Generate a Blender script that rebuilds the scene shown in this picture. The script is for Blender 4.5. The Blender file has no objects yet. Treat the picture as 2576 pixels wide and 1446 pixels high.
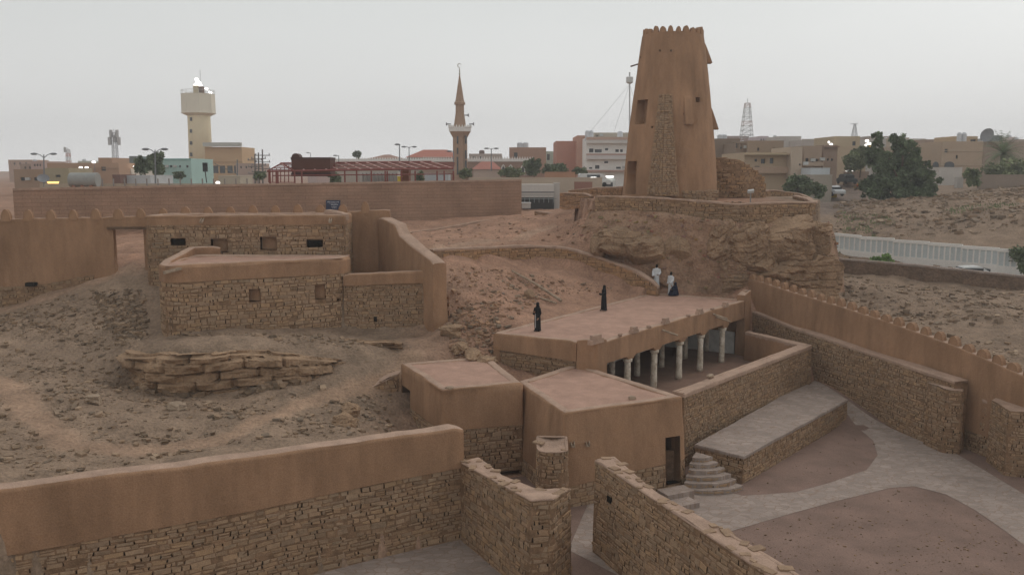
import bpy, math, random
import numpy as np
from mathutils import Vector, Matrix
R = math.radians
sc = bpy.context.scene
# ------------------------------------------------------------------ camera
F, CZ = 2230.0, 14.0
PIT = math.atan(293/2230)
cam = bpy.data.objects.new('camera', bpy.data.cameras.new('camera'))
sc.collection.objects.link(cam)
cam.location = (0, 0, CZ)
cam.rotation_euler = (R(90)-PIT, 0, 0)
cam.data.sensor_width = 36
cam.data.lens = F/2576*36
cam.data.clip_end = 9000
sc.camera = cam
# ------------------------------------------------------------------ world, sun, exposure
SUN_EL, SUN_ROT = 42, 48
w = bpy.data.worlds.new('World'); sc.world = w; w.use_nodes = True
nt = w.node_tree; nt.nodes.clear()
def N(nt, t, **k):
    n = nt.nodes.new(t)
    for a, b in k.items(): setattr(n, a, b)
    return n
out = N(nt, 'ShaderNodeOutputWorld'); bg = N(nt, 'ShaderNodeBackground')
sky = N(nt, 'ShaderNodeTexSky', sky_type='NISHITA', sun_disc=False, sun_elevation=R(SUN_EL), sun_rotation=R(SUN_ROT), dust_density=8.0, air_density=1.0, ozone_density=1.0)
hs = N(nt, 'ShaderNodeHueSaturation'); hs.inputs['Saturation'].default_value = 0.12
tc = N(nt, 'ShaderNodeTexCoord'); sp = N(nt, 'ShaderNodeSeparateXYZ')
rmp = N(nt, 'ShaderNodeValToRGB')           # overcast dusty veil: pinkish low, grey-green higher
cr = rmp.color_ramp
cr.elements[0].position = 0.0; cr.elements[0].color = (9.6, 9.5, 9.45, 1)
cr.elements[1].position = 0.22; cr.elements[1].color = (6.7, 6.95, 6.85, 1)
e = cr.elements.new(0.07); e.color = (8.3, 8.3, 8.2, 1)
e = cr.elements.new(0.6); e.color = (6.4, 6.5, 6.5, 1)
mx = N(nt, 'ShaderNodeMix', data_type='RGBA'); mx.inputs[0].default_value = 0.82
L = nt.links.new
L(tc.outputs['Generated'], sp.inputs[0]); L(sp.outputs['Z'], rmp.inputs[0])
L(sky.outputs[0], hs.inputs['Color']); L(hs.outputs[0], mx.inputs[6]); L(rmp.outputs[0], mx.inputs[7])
wn = N(nt, 'ShaderNodeTexNoise'); wn.inputs['Scale'].default_value = 1.6; wn.inputs['Detail'].default_value = 5; wm = N(nt, 'ShaderNodeMapping'); wm.inputs['Scale'].default_value = (1, 1, 3.5); L(tc.outputs['Generated'], wm.inputs[0]); L(wm.outputs[0], wn.inputs['Vector'])
wr = N(nt, 'ShaderNodeMapRange'); wr.inputs[1].default_value = .3; wr.inputs[2].default_value = .7; wr.inputs[3].default_value = .955; wr.inputs[4].default_value = 1.035; L(wn.outputs['Fac'], wr.inputs[0])
wx = N(nt, 'ShaderNodeMix', data_type='RGBA', blend_type='MULTIPLY'); wx.inputs[0].default_value = 1; L(mx.outputs[2], wx.inputs[6]); L(wr.outputs[0], wx.inputs[7]); L(wx.outputs[2], bg.inputs[0]); L(bg.outputs[0], out.inputs[0])
bg.inputs[1].default_value = 0.1
sl = bpy.data.lights.new('sun', 'SUN'); sl.energy = 0.35; sl.angle = R(35); sl.color = (1, .93, .86)
so = bpy.data.objects.new('sun', sl); sc.collection.objects.link(so)
so.rotation_euler = (R(90-SUN_EL), 0, R(-SUN_ROT)+math.pi)
sc.view_settings.view_transform = 'Standard'; sc.view_settings.look = 'None'
sc.view_settings.exposure = 0.13; sc.view_settings.gamma = 1
# ------------------------------------------------------------------ survey helpers (photo angles -> real places)
def ray(u, v):
    x = (u-1288)/F; y = (723-v)/F
    return x, math.cos(PIT)+y*math.sin(PIT), -math.sin(PIT)+y*math.cos(PIT)
def az(u, v, z):
    d = ray(u, v); t = (z-CZ)/d[2]; return d[0]*t, d[1]*t, z
def ay(u, v, Y):
    d = ray(u, v); t = Y/d[1]; return d[0]*t, Y, CZ+d[2]*t
rnd = random.Random(7)
# ------------------------------------------------------------------ noise
def _h(ix, iy, iz, s):
    n = (ix*374761393 + iy*668265263 + iz*2147483647 + s*974634777) & 0xffffffff
    n = ((n ^ (n >> 13))*1274126177) & 0xffffffff
    n = ((n ^ (n >> 16))*2246822519) & 0xffffffff
    return ((n ^ (n >> 15)) & 0xffffff)/float(0xffffff)*2-1
def vn(p, s=0):
    p = np.asarray(p, float); i = np.floor(p).astype(np.int64); f = p-i; f = f*f*(3-2*f)
    X, Y, Z = i[:, 0], i[:, 1], i[:, 2]; fx, fy, fz = f[:, 0], f[:, 1], f[:, 2]
    def q(a, b, c): return _h(X+a, Y+b, Z+c, s)
    x00 = q(0,0,0)*(1-fx)+q(1,0,0)*fx; x10 = q(0,1,0)*(1-fx)+q(1,1,0)*fx
    x01 = q(0,0,1)*(1-fx)+q(1,0,1)*fx; x11 = q(0,1,1)*(1-fx)+q(1,1,1)*fx
    return (x00*(1-fy)+x10*fy)*(1-fz)+(x01*(1-fy)+x11*fy)*fz
def fbm(p, o=4, s=0):
    p = np.asarray(p, float); a = 1; r = 0
    for k in range(o): r = r+a*vn(p*(2.03**k)+k*17.3, s+k); a *= .5
    return r
def n1(x, s=0): return float(vn(np.array([[x, s*3.7, .5]]), s)[0])
# ------------------------------------------------------------------ mesh builder
class MB:
    def __init__(s): s.v = []; s.f = []; s.m = []; s.c = []; s.att = None
    def add(s, vs, fs, m=0, c=(1, 1, 1)):
        b = len(s.v); s.v.extend(vs)
        for f in fs: s.f.append([b+i for i in f]); s.m.append(m); s.c.append(c)
    def box(s, a, b, m=0, c=(1, 1, 1), bev=0):
        x0, y0, z0 = a; x1, y1, z1 = b
        vs = [(x0,y0,z0),(x1,y0,z0),(x1,y1,z0),(x0,y1,z0),(x0,y0,z1),(x1,y0,z1),(x1,y1,z1),(x0,y1,z1)]
        s.add(vs, [(0,3,2,1),(4,5,6,7),(0,1,5,4),(1,2,6,5),(2,3,7,6),(3,0,4,7)], m, c)
    def obox(s, c0, ax, ay_, az_, m=0, c=(1, 1, 1)):      # centre, three half vectors
        c0 = Vector(c0); ax = Vector(ax); ay_ = Vector(ay_); az_ = Vector(az_)
        vs = [tuple(c0+i*ax+j*ay_+k*az_) for k in (-1, 1) for (i, j) in ((-1,-1),(1,-1),(1,1),(-1,1))]
        s.add(vs, [(0,3,2,1),(4,5,6,7),(0,1,5,4),(1,2,6,5),(2,3,7,6),(3,0,4,7)], m, c)
    def tube(s, pts, rad, n=8, m=0, c=(1, 1, 1), cap=True):
        pts = [Vector(p) for p in pts]
        if not isinstance(rad, (list, tuple)): rad = [rad]*len(pts)
        rings = []
        for i, p in enumerate(pts):
            d = (pts[min(i+1, len(pts)-1)]-pts[max(i-1, 0)]).normalized()
            a = d.cross(Vector((0, 0, 1)))
            if a.length < .05: a = d.cross(Vector((0, 1, 0)))
            a.normalize(); b = d.cross(a)
            rings.append([tuple(p+rad[i]*(math.cos(t)*a+math.sin(t)*b)) for t in [2*math.pi*k/n for k in range(n)]])
        vs = sum(rings, []); fs = []
        for i in range(len(pts)-1):
            for k in range(n): fs.append((i*n+k, i*n+(k+1) % n, (i+1)*n+(k+1) % n, (i+1)*n+k))
        if cap: fs.append(tuple(range(n))[::-1]); fs.append(tuple((len(pts)-1)*n+k for k in range(n)))
        s.add(vs, fs, m, c)
    def lathe(s, c0, prof, n=24, m=0, c=(1, 1, 1), sx=1, sy=1, rot=0):
        vs = []; fs = []
        for (r, z) in prof:
            for k in range(n):
                t = 2*math.pi*k/n+rot; vs.append((c0[0]+r*sx*math.cos(t), c0[1]+r*sy*math.sin(t), c0[2]+z))
        for i in range(len(prof)-1):
            for k in range(n): fs.append((i*n+k, i*n+(k+1) % n, (i+1)*n+(k+1) % n, (i+1)*n+k))
        fs.append(tuple(range(n))[::-1]); fs.append(tuple((len(prof)-1)*n+k for k in range(n)))
        s.add(vs, fs, m, c)
    def build(s, name, mats, parent=None, smooth=False, loc=None):
        me = bpy.data.meshes.new(name)
        off = np.array(parent.location if parent else (loc or (0, 0, 0)))
        if parent and parent.parent: off = off+np.array(parent.parent.location)
        V = np.array(s.v, float)-off
        me.from_pydata(V.tolist(), [], s.f)
        if not isinstance(mats, (list, tuple)): mats = [mats]
        mats = list(mats)
        if 9 in s.m:
            if mats[0] is M['mud']: mats.append(M['cap']); k9 = len(mats)-1
            else: k9 = 0
            s.m = [k9 if q == 9 else q for q in s.m]
        for m in mats: me.materials.append(m)
        me.polygons.foreach_set('material_index', s.m)
        a = me.attributes.new('tint', 'FLOAT_COLOR', 'FACE')
        C = np.ones((len(s.c), 4)); C[:, :3] = np.array(s.c); a.data.foreach_set('color', C.ravel())
        if smooth: me.polygons.foreach_set('use_smooth', [True]*len(s.f))
        me.update()
        o = bpy.data.objects.new(name, me); sc.collection.objects.link(o)
        if parent: o.parent = parent
        elif loc: o.location = loc
        return o
def tag(o, label=None, cat=None, group=None, kind=None):
    if label: o['label'] = label
    if cat: o['category'] = cat
    if group: o['group'] = group
    if kind: o['kind'] = kind
    return o
def thing(name, label, cat, loc=(0, 0, 0), group=None):
    o = bpy.data.objects.new(name, None); sc.collection.objects.link(o); o.location = loc
    return tag(o, label, cat, group)
def dup(o, loc, label=None):
    r = o.copy(); sc.collection.objects.link(r); r.location = loc
    if label: r['label'] = label
    for ch in o.children:
        c = ch.copy(); sc.collection.objects.link(c); c.parent = r
        for g in ch.children:
            d = g.copy(); sc.collection.objects.link(d); d.parent = c
    return r
# ------------------------------------------------------------------ materials
def mat(name, col, rough=.95, var=.12, vscale=1.2, grain=.12, gscale=40, bump=.3, bdist=.02, col2=None, tint=True, emit=0, metal=0, streak=False, pattern=None, edge=None):
    m = bpy.data.materials.new(name); m.use_nodes = True; nt = m.node_tree; nt.nodes.clear(); Lk = nt.links.new
    o = N(nt, 'ShaderNodeOutputMaterial'); b = N(nt, 'ShaderNodeBsdfPrincipled'); Lk(b.outputs[0], o.inputs[0])
    b.inputs['Roughness'].default_value = rough; b.inputs['Metallic'].default_value = metal
    b.inputs['Specular IOR Level'].default_value = .5 if rough < .6 else .15
    tc = N(nt, 'ShaderNodeTexCoord'); src = tc.outputs['Object']
    no = N(nt, 'ShaderNodeTexNoise'); no.inputs['Scale'].default_value = vscale; no.inputs['Detail'].default_value = 6; no.inputs['Roughness'].default_value = .65
    Lk(src, no.inputs['Vector'])
    if streak:
        mp = N(nt, 'ShaderNodeMapping'); mp.inputs['Scale'].default_value = (1, 1, .35); Lk(src, mp.inputs[0]); Lk(mp.outputs[0], no.inputs['Vector'])
    ra = N(nt, 'ShaderNodeValToRGB'); c2 = col2 or tuple(c*(1-2.2*var) for c in col)
    c1 = tuple(min(1, c*(1+var)) for c in col)
    ra.color_ramp.elements[0].position = .3; ra.color_ramp.elements[0].color = (*c2, 1)
    ra.color_ramp.elements[1].position = .68; ra.color_ramp.elements[1].color = (*c1, 1)
    Lk(no.outputs['Fac'], ra.inputs[0]); cur = ra.outputs[0]
    g = N(nt, 'ShaderNodeTexNoise'); g.inputs['Scale'].default_value = gscale; g.inputs['Detail'].default_value = 3; Lk(src, g.inputs['Vector'])
    if grain:
        mr = N(nt, 'ShaderNodeMapRange'); mr.inputs[1].default_value = .3; mr.inputs[2].default_value = .7
        mr.inputs[3].default_value = 1-grain; mr.inputs[4].default_value = 1+grain; Lk(g.outputs['Fac'], mr.inputs[0])
        mm = N(nt, 'ShaderNodeMix', data_type='RGBA', blend_type='MULTIPLY'); mm.inputs[0].default_value = 1
        Lk(cur, mm.inputs[6]); Lk(mr.outputs[0], mm.inputs[7]); cur = mm.outputs[2]
    hgt = g.outputs['Fac']
    if name in ('mud_plaster', 'mud_coping', 'packed_mud_roof'):   # hand-smeared lumps, fine pits, a few rain streaks
        n2 = N(nt, 'ShaderNodeTexNoise'); n2.inputs['Scale'].default_value = 3.2; n2.inputs['Detail'].default_value = 5; Lk(src, n2.inputs['Vector'])
        ad = N(nt, 'ShaderNodeMath', operation='MULTIPLY_ADD'); ad.inputs[1].default_value = 2.2; Lk(n2.outputs['Fac'], ad.inputs[0]); Lk(g.outputs['Fac'], ad.inputs[2]); hgt = ad.outputs[0]
        m3 = N(nt, 'ShaderNodeMapping'); m3.inputs['Scale'].default_value = (1.3, 1.3, .3) if name == 'mud_plaster' else (1, 1, 1); Lk(src, m3.inputs[0])
        n3 = N(nt, 'ShaderNodeTexNoise'); n3.inputs['Scale'].default_value = 1.6; n3.inputs['Detail'].default_value = 4; Lk(m3.outputs[0], n3.inputs['Vector'])
        r3 = N(nt, 'ShaderNodeMapRange'); r3.inputs[1].default_value = .38; r3.inputs[2].default_value = .62; r3.inputs[3].default_value = .92; r3.inputs[4].default_value = 1.05; Lk(n3.outputs['Fac'], r3.inputs[0])
        q3 = N(nt, 'ShaderNodeMix', data_type='RGBA', blend_type='MULTIPLY'); q3.inputs[0].default_value = 1; Lk(cur, q3.inputs[6]); Lk(r3.outputs[0], q3.inputs[7]); cur = q3.outputs[2]
    if pattern == 'flags':      # irregular flagstones with sandy joints
        vo = N(nt, 'ShaderNodeTexVoronoi', feature='DISTANCE_TO_EDGE'); vo.inputs['Scale'].default_value = 2.3
        mp = N(nt, 'ShaderNodeMapping'); mp.inputs['Rotation'].default_value = (0, 0, .5); mp.inputs['Scale'].default_value = (1, 1.6, .01)
        Lk(src, mp.inputs[0]); Lk(mp.outputs[0], vo.inputs['Vector'])
        v2 = N(nt, 'ShaderNodeTexVoronoi'); v2.inputs['Scale'].default_value = 2.3; Lk(mp.outputs[0], v2.inputs['Vector'])
        sp = N(nt, 'ShaderNodeSeparateColor'); Lk(v2.outputs['Color'], sp.inputs[0])
        mr = N(nt, 'ShaderNodeMapRange'); mr.inputs[3].default_value = .86; mr.inputs[4].default_value = 1.12; Lk(sp.outputs[0], mr.inputs[0])
        mm = N(nt, 'ShaderNodeMix', data_type='RGBA', blend_type='MULTIPLY'); mm.inputs[0].default_value = 1
        Lk(cur, mm.inputs[6]); Lk(mr.outputs[0], mm.inputs[7])
        mk = N(nt, 'ShaderNodeMapRange'); mk.inputs[1].default_value = .0; mk.inputs[2].default_value = .06; Lk(vo.outputs[0], mk.inputs[0])
        mj = N(nt, 'ShaderNodeMix', data_type='RGBA'); Lk(mk.outputs[0], mj.inputs[0]); mj.inputs[6].default_value = (*[c*a for c, a in zip(col, (.80, .70, .62))], 1)
        Lk(mm.outputs[2], mj.inputs[7]); cur = mj.outputs[2]
    if pattern == 'blocks':     # coursed block wall
        mp = N(nt, 'ShaderNodeUVMap'); br = N(nt, 'ShaderNodeTexBrick'); br.inputs['Scale'].default_value = 1
        br.inputs['Brick Width'].default_value = 1.3; br.inputs['Row Height'].default_value = .31; br.inputs['Mortar Size'].default_value = .022
        br.inputs['Mortar Smooth'].default_value = .6
        br.inputs['Color1'].default_value = (1.04, 1.03, 1.02, 1); br.inputs['Color2'].default_value = (.94, .95, .95, 1); br.inputs['Mortar'].default_value = (.66, .63, .6, 1)
        sx = N(nt, 'ShaderNodeSeparateXYZ'); cx = N(nt, 'ShaderNodeCombineXYZ'); Lk(src, sx.inputs[0]); Lk(sx.outputs['X'], cx.inputs[0]); Lk(sx.outputs['Z'], cx.inputs[1])
        Lk(cx.outputs[0], br.inputs['Vector'])
        mm = N(nt, 'ShaderNodeMix', data_type='RGBA', blend_type='MULTIPLY'); mm.inputs[0].default_value = 1
        Lk(cur, mm.inputs[6]); Lk(br.outputs['Color'], mm.inputs[7]); cur = mm.outputs[2]
    if tint:
        at = N(nt, 'ShaderNodeAttribute', attribute_name='tint')
        mm = N(nt, 'ShaderNodeMix', data_type='RGBA', blend_type='MULTIPLY'); mm.inputs[0].default_value = 1
        Lk(cur, mm.inputs[6]); Lk(at.outputs['Color'], mm.inputs[7]); cur = mm.outputs[2]
    Lk(cur, b.inputs['Base Color'])
    if bump:
        bp = N(nt, 'ShaderNodeBump'); bp.inputs['Strength'].default_value = bump; bp.inputs['Distance'].default_value = bdist
        Lk(hgt, bp.inputs['Height']); Lk(bp.outputs[0], b.inputs['Normal'])
    if emit:
        b.inputs['Emission Color'].default_value = (*col, 1); b.inputs['Emission Strength'].default_value = emit
    return m
M = dict(
 mud=mat('mud_plaster', (.35, .207, .123), var=.13, vscale=.6, grain=.13, gscale=22, bump=.5, bdist=.03, streak=True),
 roof=mat('packed_mud_roof', (.435, .272, .205), var=.07, vscale=.9, grain=.09, gscale=18, bump=.5, bdist=.03),
 cap=mat('mud_coping', (.43, .295, .22), var=.08, vscale=1.5, grain=.12, gscale=18, bump=.6, bdist=.04),
 mortar=mat('mud_mortar', (.265, .165, .10), var=.2, vscale=2.5, grain=.2, gscale=25, bump=.5, bdist=.03),
 stone=mat('rubble_stone', (.365, .252, .163), var=.10, vscale=5, grain=.16, gscale=30, bump=.6, bdist=.03),
 rock=mat('sandstone_rock', (.335, .222, .14), var=.14, vscale=.8, grain=.2, gscale=9, bump=.9, bdist=.08),
 loose=mat('loose_stone', (.36, .27, .195), var=.1, vscale=3, grain=.12, gscale=20, bump=.4),
 flags=mat('flagstone_paving', (.335, .27, .232), var=.08, vscale=.6, grain=.1, gscale=20, bump=.3, pattern='flags'),
 dirt=mat('packed_dirt', (.235, .157, .125), var=.13, vscale=.45, grain=.12, gscale=14, bump=.5, bdist=.04),
 white=mat('whitewash', (.66, .65, .62), var=.1, vscale=2, grain=.05),
 colst=mat('whitewashed_column', (.74, .68, .58), var=.13, vscale=3, grain=.12, gscale=14, bump=.8, bdist=.04, col2=(.42, .33, .24)),
 wood=mat('old_wood', (.16, .10, .065), var=.2, vscale=4, grain=.25, gscale=30),
 pwood=mat('pale_old_wood', (.38, .29, .21), var=.2, vscale=4, grain=.2, gscale=30),
 dark=mat('hole_shade', (.02, .016, .013), var=0, grain=0, bump=0),  # near-black colour stands in for the shade inside wall holes and the tower
 block=mat('block_wall', (.37, .235, .165), var=.12, vscale=.25, grain=.12, gscale=8, bump=.3, pattern='blocks'),
 paint=mat('building_paint', (1, 1, 1), var=.05, vscale=.35, grain=.05, gscale=6, bump=.1),
 glass=mat('dark_glass', (.06, .065, .07), rough=.25, var=.2, grain=0, bump=0),
 metal=mat('painted_metal', (1, 1, 1), rough=.6, var=.08, vscale=2, grain=.05, bump=0),
 leaf=mat('foliage', (.165, .20, .115), rough=.7, var=.25, vscale=.6, grain=.15, gscale=5, bump=0),
 bark=mat('bark', (.14, .10, .07), var=.2, grain=.2),
 cloth=mat('cloth', (1, 1, 1), rough=.85, var=.05, vscale=3, grain=.04, bump=.1),
 skin=mat('skin', (.33, .19, .13), rough=.6, var=.04, grain=.03, bump=0),
 lampw=mat('lit_lamp_white', (1, .97, .92), emit=2.2, var=0, grain=0, bump=0, tint=False),
 lampy=mat('lit_lamp_yellow', (1, .62, .2), emit=1.6, var=0, grain=0, bump=0, tint=False),
 road=mat('asphalt', (.17, .155, .145), var=.12, vscale=.15, grain=.08, gscale=6),
)
MAT_BOX = [M['paint']]
# ------------------------------------------------------------------ walls: swept mud and laid rubble
class Path:
    """polyline (x,y,zbottom,ztop); outside is on the right-hand side of the direction of travel"""
    def __init__(s, pts, closed=False, rc=.12, ds=.35, zwob=0.0):
        P = [np.array(p, float) for p in pts]; n = len(P); q = []
        for i in range(n):
            if not closed and i in (0, n-1): q.append(P[i]); continue
            a, b, c = P[i-1], P[i], P[(i+1) % n]
            la = np.linalg.norm((b-a)[:2]); lc = np.linalg.norm((c-b)[:2])
            ca = min(rc, .35*la)/la; cc = min(rc, .35*lc)/lc
            p0 = b+(a-b)*ca; p2 = b+(c-b)*cc
            for t in (0, .33, .67, 1): q.append((1-t)**2*p0+2*t*(1-t)*b+t*t*p2)
        if closed: q.append(q[0])
        o = [q[0]]
        for a, b in zip(q[:-1], q[1:]):
            L_ = np.linalg.norm((b-a)[:2]); k = max(1, int(L_/ds))
            for j in range(1, k+1): o.append(a+(b-a)*j/k)
        s.p = np.array(o); s.closed = closed
        s.s = np.concatenate([[0], np.cumsum(np.linalg.norm(np.diff(s.p[:, :2], axis=0), axis=1))]); s.L = s.s[-1]
        T = np.diff(s.p[:, :2], axis=0); T /= np.maximum(np.linalg.norm(T, axis=1), 1e-9)[:, None]
        TT = np.zeros((len(o), 2)); TT[:-1] += T; TT[1:] += T
        if closed: TT[0] = TT[-1] = T[0]+T[-1]
        TT /= np.maximum(np.linalg.norm(TT, axis=1), 1e-9)[:, None]
        s.n = np.stack([TT[:, 1], -TT[:, 0]], 1)
    def at(s, x):
        r = [float(np.interp(x, s.s, s.p[:, k])) for k in range(4)]
        nx = float(np.interp(x, s.s, s.n[:, 0])); ny = float(np.interp(x, s.s, s.n[:, 1])); l = math.hypot(nx, ny) or 1
        return r[0], r[1], nx/l, ny/l, r[2], r[3]
    def near(s, x, y):
        i = int(np.argmin((s.p[:, 0]-x)**2+(s.p[:, 1]-y)**2)); best = (1e9, 0)
        for j in (i-1, i):
            if 0 <= j < len(s.s)-1:
                a, b = s.p[j, :2], s.p[j+1, :2]; d = b-a; t = np.clip(np.dot(np.array([x, y])-a, d)/np.dot(d, d), 0, 1)
                c = a+d*t; e = np.hypot(*(c-(x, y)))
                if e < best[0]: best = (e, s.s[j]+t*(s.s[j+1]-s.s[j]))
        return best[1]
    def hole(s, A, B, u0, u1, v0, v1):
        """opening seen between photo columns u0..u1, rows v0..v1 in the face running A->B"""
        A = np.array(A[:2], float); D = np.array(B[:2], float)-A; r = []
        vm = (v0+v1)/2
        for u in (u0, u1):
            d = ray(u, vm); M_ = np.array([[d[0], -D[0]], [d[1], -D[1]]]); t, k = np.linalg.solve(M_, A); r.append((d[0]*t, d[1]*t))
        ym = (r[0][1]+r[1][1])/2
        ss = sorted((s.near(*r[0]), s.near(*r[1])))
        return (ss[0], ss[1], ay(u0, v1, ym)[2], ay(u0, v0, ym)[2])
def sweep(mb, P, o, i, r=.09, holes=(), m=0, c=(1, 1, 1), amp=.02, tamp=.03, batter=0.0, inner_z=None, dz=.4, top=True, reveal=None, seed=3, ends=True, capm=None):
    S = set(P.s.tolist())
    for h in holes: S |= {h[0], h[1]}
    S = sorted(S)
    if holes:
        k = [S[0]]
        hs_ = [q for h in holes for q in h[:2]]
        for q in S[1:]:
            if q-k[-1] > .02 or q in hs_:
                if q-k[-1] <= .02 and k[-1] not in hs_ and len(k) > 1: k[-1] = q
                else: k.append(q)
        S = k
    cols = [P.at(x) for x in S]
    zl = set(z for h in holes for z in h[2:4])
    zmin = min(c_[4] for c_ in cols); zmax = max(c_[5] for c_ in cols)
    z = zmin
    lv = []
    while z < zmax: lv.append(z); z += dz
    lv = sorted(set([q for q in lv if all(abs(q-k) > .06 for k in zl)]) | zl)
    ang = [R(a) for a in (15, 35, 60, 90)]
    V = []; tag_ = []
    nlev = len(lv)
    for ci, (x, y, nx, ny, zb, zt) in enumerate(cols):
        f = 1.0
        if ends and not P.closed:
            e = min(S[ci]-S[0], S[-1]-S[ci])
            if e < r: zt = zt-r*(1-math.sqrt(max(0, 1-(1-e/r)**2)))*.8
        t = n1(S[ci]*.9, seed)*tamp+n1(S[ci]*3.1, seed+1)*tamp*.4; zt = zt+t
        row = []
        for q in lv:
            zz = min(max(q, zb), zt-r); row.append((o+batter*(zt-zz), zz))
        zz = zt-r; row.append((o+batter*(r), zz))
        for a in ang: row.append((o-r*(1-math.cos(a)), zt-r+r*math.sin(a)))
        if top:
            row.append(((o-i)/2, zt+.01))
            for a in ang[::-1]: row.append((-(i-r*(1-math.cos(a))), zt-r+r*math.sin(a)))
            ib = zb if inner_z is None else inner_z
            row.append((-i, zt-r))
            for q in lv[::-1]: row.append((-i, min(max(q, ib), zt-r)))
        for (of, zz) in row: V.append((x+nx*of, y+ny*of, zz, nx if of > 0 else -nx, ny if of > 0 else -ny))
    nr = len(row); V = np.array(V)
    d = vn(np.stack([V[:, 0]*.7, V[:, 1]*.7, V[:, 2]*.9], 1), seed)*amp+vn(np.stack([V[:, 0]*2.3, V[:, 1]*2.3, V[:, 2]*2.3], 1), seed+5)*amp*.45
    pts = np.stack([V[:, 0]+V[:, 3]*d, V[:, 1]+V[:, 4]*d, V[:, 2]+d*.4], 1)
    nc = len(cols); fs = []; tops = []
    lo = nlev
    for a in range(nc-1):
        for b in range(nr-1):
            if b < nlev-1 or (b < nlev):
                za = lv[b]; zb_ = lv[b+1] if b+1 < nlev else 1e9; sm = (S[a]+S[a+1])/2
                if any(h[0]-1e-6 < sm < h[1]+1e-6 and za >= h[2]-1e-4 and (zb_ <= h[3]+1e-4) for h in holes): continue
            if nlev <= b and (not top or b < nr-nlev) and holes:
                sm = (S[a]+S[a+1])/2; ztl = cols[a][5]
                if any(h[0]-1e-6 < sm < h[1]+1e-6 and h[2] < ztl-.03 and ztl < h[3]+.02 for h in holes): continue
            if top and b >= nr-nlev:
                k = nr-1-b; za = lv[k-1] if k > 0 else -1e9; k = nr-1-b
                zlo_ = lv[max(0, nlev-1-(b+1-(nr-nlev)))]; zhi_ = lv[nlev-1-(b-(nr-nlev))]; sm = (S[a]+S[a+1])/2
                if any(h[0]-1e-6 < sm < h[1]+1e-6 and zlo_ >= h[2]-1e-4 and zhi_ <= h[3]+1e-4 for h in holes): continue
            q = [a*nr+b, (a+1)*nr+b, (a+1)*nr+b+1, a*nr+b+1]
            if b < nlev or b >= nr-nlev-1:
                if np.allclose(pts[q[0]], pts[q[3]], atol=1e-5) and np.allclose(pts[q[1]], pts[q[2]], atol=1e-5): continue
            (tops if m == 0 and top and nlev+3 <= b <= nlev+7 else fs).append(q)
    vs = [tuple(p) for p in pts]
    b0 = len(mb.v); mb.add(vs, fs, m, c)
    for f in tops: mb.f.append([b0+i for i in f]); mb.m.append(9); mb.c.append(c)
    if ends and not P.closed:
        k = [tuple(p) for p in pts[:nr]]; mb.add(k, [tuple(range(nr))[::-1]], m, c)
        k = [tuple(p) for p in pts[(nc-1)*nr:]]; mb.add(k, [tuple(range(nr))], m, c)
    for h in holes:
        dp = reveal if reveal else (o+i)
        a = P.at(h[0]); b = P.at(h[1]); z0, z1 = h[2], h[3]
        def q(cc, of, z): return (cc[0]+cc[2]*of, cc[1]+cc[3]*of, z)
        nlen = 1
        g0 = o+batter*(a[5]-z0); g1 = o+batter*(a[5]-z1)
        mb.add([q(a,g0,z0), q(b,g0,z0), q(b,g1,z1), q(a,g1,z1), q(a,-dp+o,z0), q(b,-dp+o,z0), q(b,-dp+o,z1), q(a,-dp+o,z1)],
               [(0,1,5,4), (3,7,6,2), (0,4,7,3), (1,2,6,5)], m, c)
STT = [(1, 1, 1), (.97, 1, 1.02), (1.05, 1.0, .93), (.9, .89, .88), (1.07, 1.05, 1.02), (1.0, .94, .88), (.86, .86, .88), (1.1, 1.04, .94), (.98, .98, .98), (1.02, .98, .95)]
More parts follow.
